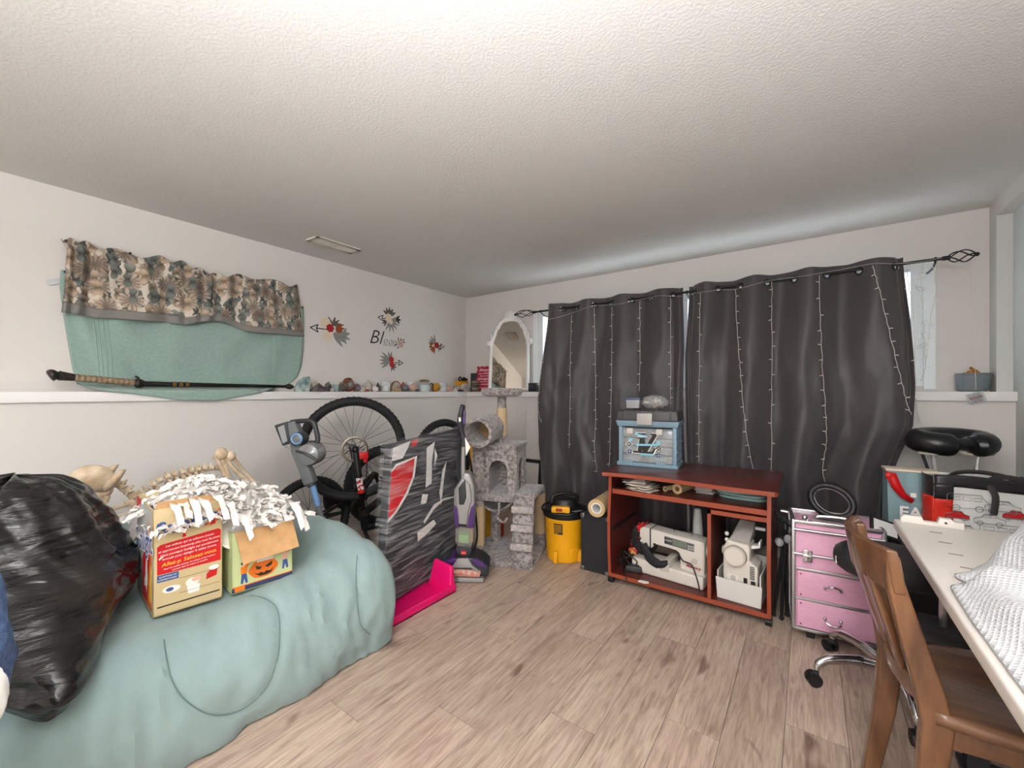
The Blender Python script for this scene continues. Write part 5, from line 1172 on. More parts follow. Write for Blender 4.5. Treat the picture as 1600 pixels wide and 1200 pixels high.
# ================================================================== curtains, rod, string lights, planter
RY, RZ = -.25, 2.0
def rodx(px): d = ray(px, 450); t_ = (RY-CAMP.y)/d.y; return CAMP.x+d.x*t_
def rod_z(x): return lerp(1.990, 1.985, (x-.9)/3.2)
rx0, rx1 = rodx(834), rodx(1480)
rd = thing('curtain_rod', 'black metal curtain rod with twisted cage finials above the window', 'curtain rod', ((rx0+rx1)/2, RY, 1.985))
cx = rd.location.x
MB().tube([(rx0-cx, 0, 0), (rx1-cx, 0, 0)], .009, 12).build('rod', M_black, rd)
for sgn, x, L_ in ((-1, rx0, rodx(834)-rodx(803)), (1, rx1, rodx(1530)-rodx(1480))):
    fn = MB()
    for k in range(4):
        pts = []
        for i in range(17):
            t_ = i/16; a = k*PI/2+t_*2.4; r = .034*math.sin(PI*t_)**.8+.003; pts.append((x-cx+sgn*t_*L_*.9, r*math.cos(a), r*math.sin(a)))
        fn.tube(pts, .0038, 6)
    fn.sphere((x-cx+sgn*L_*.93, 0, 0), .012, 10, 8); fn.cyl((x-cx-sgn*.02, 0, 0), (x-cx+sgn*.012, 0, 0), .013, n=12); fn.build('cage_finial', M_black, rd)
for x in (rodx(845), rodx(1073), rodx(1462)):
    MB().tube(curve([(x-cx, .0, .014), (x-cx, .012, -.016), (x-cx, .03, -.02), (x-cx, .09, -.035), (x-cx, .25, -.03)], 5), .006, 8).build('bracket', M_black, rd)

M_curt = mat('curtain_satin', (74, 68, 71), .48, noise_amt=.10, nscale=5, bump=.22, bscale=16, sheen=.25, stretch=(1, 1, .35))
def curtain(label, gpx, edge_l, edge_r, front0, seed, zbot):
    gx = [rodx(p) for p in gpx]; n = len(gx)
    x0, x1 = rodx(edge_l[0][0]), rodx(edge_r[0][0])
    knots = [(x0, -(.8 if n % 2 else .8))]+[(g_, float(i)) for i, g_ in enumerate(gx)]+[(x1, n-1+.8)]
    cu = thing('curtain', label, 'curtain', ((x0+x1)/2, RY, 0), group='grey grommet curtains')
    o0 = cu.location
    el = [(py, ony(px, py, RY-.04)) for px, py in edge_l]; er = [(py, ony(px, py, RY-.04)) for px, py in edge_r]
    elz = sorted([(p.z, p.x) for _, p in el]); erz = sorted([(p.z, p.x) for _, p in er])
    ztop = 2.035
    def pt(u, v):
        xt = lerp(x0, x1, u); z = lerp(ztop, zbot, v)
        ph = interp(knots, xt)*PI
        k = smooth01(v*2.6)
        y = RY+front0*math.sin(ph)*lerp(.042, .05, k)
        y += k*(.030*noise.noise(Vector((xt*6+seed, z*1.1, seed)))+.035*noise.noise(Vector((xt*2.3, z*.9, seed+4)))-.055+.010*noise.noise(Vector((xt*14, z*2.6, seed+9)))+.034*math.sin(xt*19+seed+1.5*math.sin(z*2+seed)))
        y += .006*noise.noise(Vector((xt*18, z*7, 3)))*k
        l, r = interp(elz, z), interp(erz, z)
        x = lerp(l, r, u)
        zz_ = z+(.012*noise.noise(Vector((xt*9, 0, seed))) if v < .02 else 0)
        return Vector((x, min(y, -.19), zz_))-o0
    gl = [Vector((g_, RY, rod_z(g_)-.003)) for g_ in gx]
    NU_, NV_ = 150, 130
    def vv(j): t_ = j; return t_
    def skip(u, v):
        p = pt(u, v)+o0
        return any((p.x-c.x)**2+(p.z-c.z+.008)**2 < .0185**2 for c in gl)
    g = MB()
    # denser rows in the top band so that the grommet holes are round
    g.grid(lambda u, v: pt(u, v*.075), 300, 16, skip=lambda u, v: skip(u, v*.075))
    g.grid(lambda u, v: pt(u, .075+v*.925), NU_*2, NV_)
    g.build('cloth', M_curt, cu, solid=.0025)
    for i, c in enumerate(gl):
        u = (c.x-x0)/(x1-x0); p = pt(u, (ztop-c.z+.008)/(ztop-zbot)); a = pt(u+.004, .03); b_ = pt(u-.004, .03); tx = (a-b_); tx.z = 0
        M = frame(p, tx, (0, 0, 1)); MB().torus((0, 0, 0), .0215, .0055, M=M, n=22, m=8).build('grommet', M_black, cu)
    return cu, pt, o0
cuL, ptL, oL = curtain('grey satin curtain panel covering the left half of the window', (878, 901, 928, 954, 986, 1017, 1050), [(856, 487), (850, 560), (844, 620), (843, 690), (848, 760), (853, 800)], [(1064, 468), (1068, 540), (1068, 620), (1070, 700), (1072, 800)], 1, 2.1, .10)
cuR, ptR, oR = curtain('grey satin curtain panel covering the right half of the window', (1084, 1121, 1156, 1198, 1241, 1292, 1343, 1400), [(1074, 464), (1071, 560), (1072, 640), (1076, 800)], [(1414, 408), (1424, 500), (1430, 600), (1427, 665), (1404, 720), (1388, 760), (1384, 800)], -1, 5.3, .10)

# --- curtain string lights
sl = thing('string_lights', 'curtain of white wire string lights hanging over the curtains and wall', 'string lights', (2.4, -.33, 1.98))
M_wire = mat('light_wire', (206, 200, 190), .4); M_bulb = mat('light_bulb', (236, 232, 224), .2)
rs_ = random.Random(5)
def strand(pp, y=-.335, step=.075, name='light_strand', end=True, wire=None):
    P_ = curve([ony(px, py, y if not isinstance(y, tuple) else lerp(y[0], y[1], i/(len(pp)-1))) for i, (px, py) in enumerate(pp)], 9); pts = []
    for i, p in enumerate(P_): pts.append(p+Vector((rs_.uniform(-.003, .003), rs_.uniform(-.002, .002), 0))-sl.location)
    o = MB().tube(pts, .0017, 5).build(name, wire or M_wire, sl)
    g = MB(); acc = .03; last = pts[0]
    for p in pts[1:]:
        acc += (p-last).length; last = p
        if acc > step:
            acc = 0; sg = rs_.choice((-1, 1, 1, -1)); l_ = .019
            dd = Vector((sg*1.0, -.3, rs_.uniform(-.5, .4))).normalized(); g.tube([p, p+dd*l_*.5, p+dd*l_], [.0015, .0022, .0018], 6)
    if g.v: g.build('bulb', M_bulb, o, kind='stuff')
for pp in ([(856, 505), (850, 550), (843, 600), (841, 640), (846, 660)], [(893, 492), (891, 560), (891, 620), (889, 700)], [(928, 480), (930, 560), (931, 640), (929, 700), (933, 738)], [(956, 480), (956, 560), (954, 650), (952, 730)], [(1000, 470), (1000, 540), (999, 611)], [(1048, 466), (1048, 560), (1048, 632)], [(1094, 458), (1093, 560), (1092, 660), (1092, 722)],
           [(1149, 452), (1152, 520), (1157, 580), (1163, 650), (1170, 700), (1178, 736)], [(1206, 440), (1206, 520), (1206, 620), (1205, 736)], [(1280, 430), (1282, 500), (1285, 570), (1290, 640), (1291, 690), (1286, 735), (1293, 765)], [(1364, 415), (1375, 455), (1390, 520), (1405, 580), (1417, 630), (1425, 648)], [(1417, 420), (1420, 445), (1426, 480), (1429, 540), (1431, 600)]):
    strand(pp, -.385)
strand([(808, 622), (807, 680), (806, 740), (808, 765)], -.19, .06); strand([(822, 622), (822, 660), (820, 700), (821, 730)], -.19, .06)
strand([(1438, 425), (1441, 470), (1444, 520), (1446, 570)], (-.24, -.05), .06); strand([(1458, 415), (1462, 455), (1452, 510), (1448, 560), (1440, 596)], (-.24, -.1), .07)
strand([(1431, 622), (1434, 645), (1440, 668)], -.2, .05)
lead = [(845, 500), (868, 497), (900, 487), (925, 478), (960, 476), (1000, 468), (1030, 462), (1060, 463), (1094, 457), (1125, 453), (1150, 452), (1180, 444), (1206, 438), (1250, 432), (1280, 427), (1320, 420), (1364, 412), (1400, 412), (1440, 409), (1470, 403)]
MB().tube([p-sl.location for p in curve([ony(*p, -.31) for p in lead], 5)], .0011, 5).build('lead_wire', M_wire, sl)
# clear coiled spare wire by the window edge
g = MB(); cpos = [(1440, 430), (1436, 450), (1450, 505), (1447, 525), (1441, 540)]
for i, c in enumerate(cpos):
    p = ony(*c, -.2)-sl.location
    pts = [p+Vector((.022*math.cos(a*1.0+i)+rs_.uniform(-.006, .006), .01*math.sin(a*2), .018*math.sin(a)+rs_.uniform(-.006, .006))) for a in [k*.7 for k in range(20)]]
    g.tube(curve(pts, 3), .0013, 5)
g.build('coiled_wire', mat('clear_wire', (226, 226, 226), .2, alpha=.7), sl, kind='stuff')
# battery pack on a cord, hanging from the rod end
bp_ = ony(1525, 621, -.2); bt = thing('battery_pack', 'clear battery pack dangling on a thin cord in front of the planter ledge', 'battery pack', bp_)
MB().tube([p-bp_ for p in curve([ony(1515, 402, -.235), ony(1518, 470, -.2), ony(1523, 560, -.2), ony(1525, 609, -.2)], 6)], .0014, 5).build('cord', M_wire, bt)
BM = R('Z', 20) @ R('Y', -18)
MB().box((0, 0, 0), (.075, .016, .06), M=BM).build('case', M_clear, bt, bevel=.004)
for k in (-1, 0, 1):
    g = MB(); g.cyl((k*.021, 0, -.024), (k*.021, 0, .024), .0075, n=12, M=BM); o = g.build('battery', M_alu, bt); MB().cyl((k*.021, 0, -.006), (k*.021, 0, .008), .0077, n=12, M=BM).build('battery_stripe', mat('battery_red', (150, 60, 60), .4), o)
# planter
pl0 = ony(1521, 606, -.09)
pt_ = thing('planter', 'grey blue oval planter with a small orange plant on the right ledge', 'planter', (pl0.x, -.085, 1.203))
MB().lathe([(.055, 0), (.066, .012), (.072, .05), (.073, .095), (.076, .098), (.076, .108), (.068, .108), (.066, .09), (.01, .088)], n=36, sx=1.02, sy=.82).build('pot', mat('planter_grey', (112, 120, 124), .5), pt_)
rr = random.Random(4)
g = MB()
for i in range(34):
    a, b_ = rr.uniform(0, 6.28), rr.uniform(0, .032); p = Vector((b_*math.cos(a)-.006, b_*math.sin(a), .10+rr.uniform(0, .045)*(1-b_/.04))); g.sphere(p, (.009, .009, .008), 7, 5)
g.build('foliage', mat('dry_orange', (186, 130, 62), .9, rgb2=(130, 84, 40), nscale=50), pt_, kind='stuff')
# ================================================================== sewing desk and what stands on and in it
M_cherry = mat('cherry_laminate', (98, 40, 32), .3, rgb2=(74, 28, 25), nscale=9, stretch=(1.2, 9, 9), coat=.15)
M_edge = mat('cherry_edge', (150, 68, 44), .4)
DX0, DX1, DYF, DYB, DZ = 2.305, 3.175, -1.25, -.72, .70
dk = thing('sewing_desk', 'cherry red sewing desk on casters in front of the right curtain', 'desk', ((DX0+DX1)/2, (DYF+DYB)/2, 0))
ox, oy = dk.location.x, dk.location.y
def lb(x0, x1, y0, y1, z0, z1, name, m=None, bev=.002): return MB().box(((x0+x1)/2-ox, (y0+y1)/2-oy, (z0+z1)/2), (x1-x0, y1-y0, z1-z0)).build(name, m or M_cherry, dk, bevel=bev)
def side(x, w):
    fr = [(DYF+.012, .045), (DYF-.004, .25), (DYF-.006, .4), (DYF+.012, .56), (DYF+.02, DZ-.025), (DYB, DZ-.025), (DYB, .045)]
    M = frame((x-ox, -oy, 0), (0, 1, 0), (0, 0, 1)); MB().prism(fr, -w/2, w/2, M=M).build('side_panel', M_cherry, dk)
    e = MB(); pr = fr[:5]
    for a, b_ in zip(pr, pr[1:]): e.hexa([(x-ox-w/2, a[0]-oy-.003, a[1]), (x-ox+w/2, a[0]-oy-.003, a[1]), (x-ox+w/2, a[0]-oy+.001, a[1]), (x-ox-w/2, a[0]-oy+.001, a[1]), (x-ox-w/2, b_[0]-oy-.003, b_[1]), (x-ox+w/2, b_[0]-oy-.003, b_[1]), (x-ox+w/2, b_[0]-oy+.001, b_[1]), (x-ox-w/2, b_[0]-oy+.001, b_[1])])
    e.build('edge_band', M_edge, dk)
side(DX0+.009, .018); side(DX1-.009, .018)
# top with a wavy front edge
tp = [(DX0-.03, DYB+.09)]+[(lerp(DX0-.03, DX1+.03, i/20), DYF-.035+.03*math.sin(PI*(i/20))**1.0*(1 if i < 20 else 0)+.012*math.sin(2*PI*i/20)) for i in range(21)]+[(DX1+.03, DYB+.09)]
tp[1] = (DX0-.02, tp[1][1]); tp.insert(1, (DX0-.03, DYF-.02))
tp[-2] = (DX1+.018, tp[-2][1]); tp.insert(len(tp)-1, (DX1+.03, DYF-.018))
tpl = [(x-ox, y-oy) for x, y in tp]
MB().prism(tpl, DZ-.024, DZ).build('desk_top', M_cherry, dk, bevel=.002)
e = MB(); n = len(tpl)
for a, b_ in zip(tpl[1:n-1], tpl[2:n]):
    if b_ == tpl[n-1]: continue
    dv = Vector((b_[0]-a[0], b_[1]-a[1], 0)).normalized(); nn = Vector((dv.y, -dv.x, 0))*.002
    e.hexa([(a[0]+nn.x, a[1]+nn.y, DZ-.023), (b_[0]+nn.x, b_[1]+nn.y, DZ-.023), (b_[0], b_[1], DZ-.023), (a[0], a[1], DZ-.023), (a[0]+nn.x, a[1]+nn.y, DZ-.002), (b_[0]+nn.x, b_[1]+nn.y, DZ-.002), (b_[0], b_[1], DZ-.002), (a[0], a[1], DZ-.002)])
e.build('edge_band', M_edge, dk)
SX = DX0+.02
lb(SX, DX1-.02, DYF+.03, DYB-.05, .568, .585, 'pull_out_shelf'); lb(SX, DX1-.02, DYF+.026, DYF+.031, .562, .59, 'shelf_edge', M_edge, 0)
DV = 2.885
lb(DV-.009, DV+.009, DYF+.02, DYB, .065, .552, 'divider'); lb(DV-.009, DV+.009, DYF+.016, DYF+.021, .065, .552, 'divider_edge', M_edge, 0)
lb(DV-.009, DX1-.018, DYF+.02, DYB, .532, .55, 'compartment_top'); lb(DV-.009, DX1-.018, DYF+.016, DYF+.021, .53, .552, 'compartment_edge', M_edge, 0)
lb(DX0+.018, DX1-.018, DYF+.012, DYB, .045, .064, 'bottom_shelf'); lb(DX0+.018, DX1-.018, DYF+.007, DYF+.013, .043, .066, 'bottom_edge', M_edge, 0)
for z in (.335, .588): MB().box((DX0+.021-ox, -.02, z), (.006, .42, .02), M=T(0, 0, 0)).build('slide_rail', M_black, dk)
MB().box((DX1-.021-ox, -.02, .575), (.006, .42, .02)).build('slide_rail', M_black, dk)
for x in (DX0+.012, DX1-.012):
    for y in (DYF+.03, DYB-.04):
        c = MB(); c.cyl((x-ox-.016, y-oy, .022), (x-ox+.016, y-oy, .022), .022, n=18); c.box((x-ox, y-oy, .038), (.03, .04, .014)); c.build('caster', M_black, dk, bevel=.003)

# --- tool case on top
M_tb = mat('toolbox_blue', (130, 156, 172), .42); M_tbd = mat('toolbox_dark', (70, 68, 70), .45)
tc_ = thing('tool_case', 'light blue plastic tool case with clear front and dark lid on the desk', 'tool case', (2.442, -.83, DZ), math.radians(6))
W_, D_2, H_ = .372, .25, .30
g = MB(); g.box((0, 0, .012), (W_+.02, D_2+.02, .024)); g.build('base_rim', M_tb, tc_, bevel=.006)
g = MB(); g.box((W_/2-.012, 0, .14), (.024, D_2, .25)); g.box((-W_/2+.012, 0, .14), (.024, D_2, .25)); g.box((0, D_2/2-.006, .14), (W_, .012, .25)); g.build('shell', M_tb, tc_, bevel=.004)
for k in range(4): MB().box((W_/2+.001, 0, .06+.05*k), (.01, D_2-.02, .006)).build('side_rib', M_tb, tc_)
for k in range(4):
    MB().box((0, .0, .05+.055*k), (W_-.05, D_2-.05, .045)).build('organiser_drawer', mat('drawer_smoke', (150, 152, 152), .3, rgb2=(112, 106, 104), nscale=16, contrast=(.45, .55)), tc_, bevel=.003)
MB().box((0, -D_2/2+.004, .142), (W_-.05, .005, .225)).build('clear_front', mat('front_clear', (214, 220, 222), .08, alpha=.22), tc_, bevel=.002)
g = MB(); g.box((0, 0, .285), (W_+.015, D_2+.01, .04), taper=1.06); g.build('upper_rim', M_tb, tc_, bevel=.006)
g = MB(); g.box((0, 0, .34), (W_+.03, D_2+.03, .07), taper=.95); g.build('lid', M_tbd, tc_, bevel=.012, seg=3)
for k in (-.14, -.05, .06, .15): MB().box((k, -.0, .345), (.012, D_2+.034, .064), taper=.97).build('lid_rib', M_tbd, tc_, bevel=.004)
MB().box((-.03, 0, .378), (.17, .05, .016)).build('lid_handle', M_black, tc_, bevel=.006)
g = MB(); g.box((-.01, -D_2/2-.02, .318), (.098, .016, .078)); g.build('front_latch', mat('latch_grey', (176, 172, 168), .35), tc_, bevel=.006)
FT = Matrix(((1, 0, 0, 0), (0, 0, -1, -D_2/2-.0), (0, 1, 0, 0), (0, 0, 0, 1)))
for k in (-.11, .08): MB().box((k, -D_2/2-.003, .235), (.04, .01, .038)).build('clip', mat('clip_white', (206, 198, 188), .4), tc_, bevel=.003)
for k in (-.12, .09): MB().box((k, -D_2/2-.008, .03), (.06, .01, .02)).build('hinge', M_tb, tc_, bevel=.003)
# sticker letters: slanted L over V, white outline
def slant(pts): return [(1.15*x+.18*(y-.16), .155+1.15*(y-.165)) for x, y in pts]
Vp = [(-.065, .225), (-.012, .225), (-.012, .217), (-.026, .217), (-.002, .150), (.026, .217), (.012, .217), (.012, .225), (.062, .225), (.062, .217), (.05, .217), (.006, .105), (-.012, .105), (-.052, .217), (-.065, .217)]
Lp = [(-.07, .118), (-.07, .108), (.045, .108), (.055, .142), (.047, .142), (.035, .12), (-.02, .12), (-.02, .19), (-.005, .195), (-.005, .2), (-.058, .2), (-.058, .195), (-.045, .19), (-.045, .12)]
for nm, p in (('V', Vp), ('L', Lp)):
    c_ = Vector((sum(a for a, _ in p)/len(p), sum(b_ for _, b_ in p)/len(p)))
    big = [(c_.x+(a-c_.x)*1.1+.0, c_.y+(b_-c_.y)*1.1) for a, b_ in p]; zo = .0 if nm == 'V' else .0012
    MB().prism(slant(big), .0015+zo, .0018+zo, M=FT).build('sticker_outline', mw_, tc_, smooth=False); MB().prism(slant(p), .0022+zo, .0025+zo, M=FT).build('sticker_letter', mk_, tc_, smooth=False)
m_tape = mat('tape_blue', (134, 196, 214), .5)
for x, z, w_, an in ((-.04, .208, .075, 12), (.0, .147, .135, -3), (.0, .082, .09, 0)): MB().box((0, 0, 0), (w_, .0006, .013), M=T(x, -D_2/2-.0038, z) @ R('Y', an)).build('tape_strip', m_tape, tc_)
for x, z in ((-.105, .175), (.075, .165)): MB().box((x, -D_2/2-.0018, z), (.026, .0006, .022)).build('tape_square', m_tape, tc_)
def petal4(x, z, r, diag, m, off):
    pts = []
    for i in range(32): a = 2*PI*i/32; q_ = r*(.35+.65*abs(math.cos(2*a+(PI/2 if diag else 0)))**1.6); pts.append((x+q_*math.cos(a), z+q_*math.sin(a)))
    MB().prism(pts, off, off+.0003, M=FT).build('sticker_flower', m, tc_, smooth=False)
for x, z, dg in ((-.115, .145, 0), (-.112, .098, 1), (.075, .13, 0), (.075, .082, 1)):
    petal4(x, z, .024, dg, mw_ if not dg else mat('print_pale', (176, 196, 208), .6), .0028); petal4(x, z, .019, dg, mk_ if not dg else mat('print_navy'), .0034); MB().prism(disc(x, z, .004, None, 10), .0038, .0041, M=FT).build('sticker_flower', mw_, tc_)
tz = DZ+.386
# plastic tub and zip bag on the case
p0 = T(2.442, -.83, 0) @ R('Z', 6)
tb = thing('plastic_tub', 'small clear tub with blue lid on top of the tool case', 'container', p0 @ Vector((-.105, -.04, tz)), math.radians(10))
MB().box((0, 0, .03), (.085, .085, .06), taper=1.08).build('tub', mat('tub_clear', (206, 208, 210), .15, alpha=.45), tb, bevel=.006); MB().box((0, 0, .065), (.098, .098, .016)).build('lid', mat('lid_blue', (64, 80, 116), .4), tb, bevel=.005)
g = MB(); rr = random.Random(3)
for i in range(9): a = Vector((rr.uniform(-.025, .025), rr.uniform(-.025, .025), rr.uniform(.008, .035))); b_ = a+Vector((rr.uniform(-.02, .02), rr.uniform(-.02, .02), rr.uniform(-.006, .02))); g.tube([a, b_], .004, 6)
g.build('contents', mat('screw_grey', (140, 138, 134), .4, metal=.6), tb, kind='stuff')
zb = thing('zip_bag', 'clear zip bag of thread spools on top of the tool case', 'bag', p0 @ Vector((.035, -.03, tz)), math.radians(8))
g = lump(0, 0, .045, .085, .055, .046, 9, .14, 30, 18); g.v = [(x, y, max(.001, z)) for x, y, z in g.v]; g.build('film', mat('bag_clear', (225, 225, 225), .1, alpha=.25), zb)
for i in range(13):
    a = Vector((rr.uniform(-.05, .05), rr.uniform(-.03, .02), rr.uniform(.016, .055))); dv = Vector((rr.uniform(-1, 1), rr.uniform(-.6, .6), rr.uniform(-.6, .6))).normalized(); l_ = .018
    o = MB().cyl(a-dv*l_, a+dv*l_, .0075, n=10).build('thread_spool', mat('spool%d' % (i % 4), [(206, 200, 190), (130, 126, 122), (176, 150, 120), (160, 160, 166)][i % 4], .4), zb)

# --- pull-out shelf: papers, rolls, cards, frames
SZ = .586
def onshelf(px, py, z=SZ): return onz(px, py, z)
pp = thing('paper_pile', 'loose pile of white pattern papers on the left of the desk shelf', 'papers', (2.45, -1.08, SZ))
rr = random.Random(8)
for i in range(9):
    a = rr.uniform(-.5, .5); w_, l_ = rr.uniform(.1, .17), rr.uniform(.12, .18); x, y = rr.uniform(-.03, .06), rr.uniform(-.05, .03); z = .003+i*.0055
    g = MB(); g.grid(lambda u, v: T(x, y, z) @ R('Z', math.degrees(a)) @ Vector(((u-.5)*w_, (v-.5)*l_, .006*noise.noise(Vector((u*4+i, v*4, i)))+.02*max(0, u-.7)*(i % 3))), 8, 8); g.build('paper_sheet', mat('pattern_paper%d' % (i % 2), [(226, 214, 200), (206, 190, 172)][i % 2], .85), pp, solid=.0012)
g = MB(); g.add([(-.03, -.12, .05), (.07, -.11, .05), (.03, -.02, .088), (.05, .03, .05)], [(0, 1, 2), (1, 3, 2)]); g.build('folded_sheet', mat('pattern_paper0'), pp, solid=.0012, smooth=False)
def roll(px, py, ln, r, an, label, ri=.5):
    p = onshelf(px, py); t_ = thing('paper_roll', label, 'roll', (p.x, p.y, SZ), math.radians(an), group='pattern paper rolls')
    g = MB(); g.lathe([(r*ri, 0), (r, 0), (r, ln), (r*ri, ln), (r*ri, 0)], n=24, M=T(0, 0, r) @ R('X', -90)); g.f = [f_ for f_ in g.f if len(f_) == 4]; g.m = g.m[:len(g.f)]; g.build('wrap', mat('kraft_cream', (214, 186, 142), .8, noise_amt=.1, nscale=30), t_)
    g = MB(); g.lathe([(r*ri*.86, .002), (r*ri*1.0, .002), (r*ri, ln-.002), (r*ri*.86, ln-.002), (r*ri*.86, .002)], n=20, M=T(0, 0, r) @ R('X', -90)); g.f = [f_ for f_ in g.f if len(f_) == 4]; g.m = g.m[:len(g.f)]; g.build('core_tube', M_card, t_)
roll(1058, 772, .26, .030, -12, 'thick cream paper roll with open core on the desk shelf'); roll(1039, 768, .24, .016, -22, 'thin cream paper roll left of the thick one on the shelf', .6)
for i in range(8):
    p = onshelf(1098, 774); z = SZ+.0005+i*.0082
    tag(MB().box((0, 0, .0035), (.095, .07, .0068)).build('card_pack', mat('card_pack%d' % (i % 3), [(226, 220, 212), (176, 166, 160), (206, 196, 190)][i % 3], .7), loc=(p.x+.01*math.sin(i*2.1)-.012*(i > 3), p.y+.075+.006*math.cos(i*1.7), z), rot=(0, 0, .12*math.sin(i*1.3)), bevel=.001), ('lowest', 'second lowest', 'third', 'fourth', 'fifth', 'sixth', 'second highest', 'topmost')[i]+' slim pale pack in the stack right of the cream roll', 'pack', 'stack of slim packs on the desk shelf')
m_mint = mat('mint_plastic', (160, 190, 184), .4)
for i, (rot_, lab_) in enumerate(((6, 'bottom mint green oval hoop lying on the desk shelf'), (-4, 'middle mint green oval hoop stacked on the desk shelf'), (14, 'topmost mint green oval hoop of the stack on the desk shelf'))):
    p = onshelf(1158, 783); t_ = thing('embroidery_hoop', lab_, 'hoop', (p.x-.012*i, p.y+.10, SZ+.001+i*.017), math.radians(rot_-8), group='mint hoops on the desk shelf')
    g = MB(); n = 40
    def sq(k, a): c, s_ = math.cos(a), math.sin(a); return (k*.125*abs(c)**.7*(1 if c > 0 else -1), k*.085*abs(s_)**.7*(1 if s_ > 0 else -1))
    oo = [sq(1, 2*PI*j/n) for j in range(n)]; ii = [sq(.84, 2*PI*j/n) for j in range(n)]
    g.add([(x, y, z) for z in (0, .014) for x, y in oo]+[(x, y, z) for z in (0, .014) for x, y in ii], [f_ for j in range(n) for f_ in ((j, (j+1) % n, n+(j+1) % n, n+j), (2*n+j, 3*n+j, 3*n+(j+1) % n, 2*n+(j+1) % n), (n+j, n+(j+1) % n, 3*n+(j+1) % n, 3*n+j), (j, 2*n+j, 2*n+(j+1) % n, (j+1) % n))]); g.build('ring', m_mint, t_, bevel=.002)
    MB().box((-.128, -.02, .008), (.03, .02, .012)).build('clamp_screw', M_dark, t_, bevel=.002)

# --- sewing machine
BZ = .065
M_sm = mat('machine_cream', (214, 206, 196), .38); M_sm2 = mat('machine_shade', (190, 182, 172), .42)
smc = thing('sewing_machine', 'cream electronic sewing machine in the left bay of the desk', 'sewing machine', (2.635, -1.05, BZ), math.radians(-5))
FMY = Matrix(((1, 0, 0, 0), (0, 0, -1, 0), (0, 1, 0, 0), (0, 0, 0, 1)))
MB().prism([(-.215, 0), (.215, 0), (.215, .072), (-.215, .085)], -.075, .095, M=FMY).build('base', M_sm, smc, bevel=.012, seg=3)
MB().prism([(.075, .07), (.21, .065), (.212, .245), (.20, .262), (-.04, .27), (-.155, .278), (-.178, .262), (-.182, .19), (-.165, .16), (-.098, .155), (-.09, .185), (.05, .178), (.07, .165)], -.06, .055, M=FMY).build('arm', M_sm, smc, bevel=.012, seg=3)
MB().prism([(-.112, .15), (-.104, .15), (-.104, .275), (-.112, .275)], -.061, .0565, M=FMY).build('head_seam', M_dark, smc)
MB().prism([(-.02, .205), (.155, .195), (.155, .24), (-.02, .25)], .053, .0575, M=FMY).build('display_bezel', mat('bezel_dark', (74, 74, 78), .35), smc, bevel=.002)
MB().prism([(.03, .208), (.115, .203), (.115, .238), (.03, .243)], .0575, .0583, M=FMY).build('display', mat('lcd', (112, 122, 108), .2), smc)
for a in range(3):
    for b_ in range(2): MB().box((.124+.0125*a, -.0583, .208+.015*b_), (.010, .002, .011)).build('display_key', mat('key_grey', (168, 166, 164), .5), smc)
text('JANOME', .011, M_white, smc, FMY @ T(.004, .228, .0579)); text('Memory', .024, mat('logo_red', (150, 22, 40), .5), smc, FMY @ T(.15, .105, .0557) @ R('Z', -3), shear=.3, bold=.0008); text('Craft', .012, mk_, smc, FMY @ T(.12, .12, .0557))
MB().box((-.08, -.058, .185), (.014, .006, .014)).build('reverse_button', M_dark, smc, bevel=.002)
MB().prism([(-.128, .10), (-.122, .10), (-.122, .16), (-.128, .16)], .0, .006, M=FMY).build('needle_bar', M_chrome, smc)
MB().box((-.125, -.005, .092), (.03, .03, .006)).build('presser_foot', M_chrome, smc, bevel=.002)
g = MB(); g.hexa([(-.035, -.098, .05), (.025, -.098, .05), (.03, .05, .05), (-.02, .05, .05), (-.03, -.094, .10), (.02, -.094, .10), (.03, .05, .125), (-.01, .05, .125)]); g.build('slide_box', M_sm2, smc, bevel=.006)
MB().tube(curve([(-.15, -.04, .088), (-.12, -.088, .088), (-.06, -.09, .088), (-.04, -.06, .088)], 6), .004, 6).build('bed_groove', M_sm2, smc)
g = MB(); g.cyl((0.213, 0, .2), (.235, 0, .2), .034, .03, n=24); g.build('hand_wheel', M_sm, smc, bevel=.004)
for x in (-.13, .02, .12, .16): MB().cyl((x, .0, .262), (x, .0, .285), .004, n=8).build('spool_pin', M_chrome, smc)
MB().cyl((.155, -.056, .14), (.155, -.063, .14), .017, n=20).build('dial', M_sm2, smc)
MB().prism(disc(.154, .142, .016, .013), .0562, .0568, M=FMY).build('emblem', M_sm2, smc)
MB().tube(curve([(.06, -.06, .17), (.1, -.085, .14), (.15, -.09, .13), (.18, -.105, .08), (.2, -.12, .03), (.205, -.13, .0), (.2, -.12, -.0)], 6), .004, 6).build('power_cable', M_black, smc)
# pale spool cone behind
pc = ony(1075, 860, -.86); cn = thing('thread_cone', 'tall white thread cone standing behind the sewing machine', 'thread', (2.74, -.80, BZ))
MB().lathe([(.045, 0), (.046, .01), (.022, .36), (.018, .37), (.005, .37)], n=24).build('cone', M_white, cn)
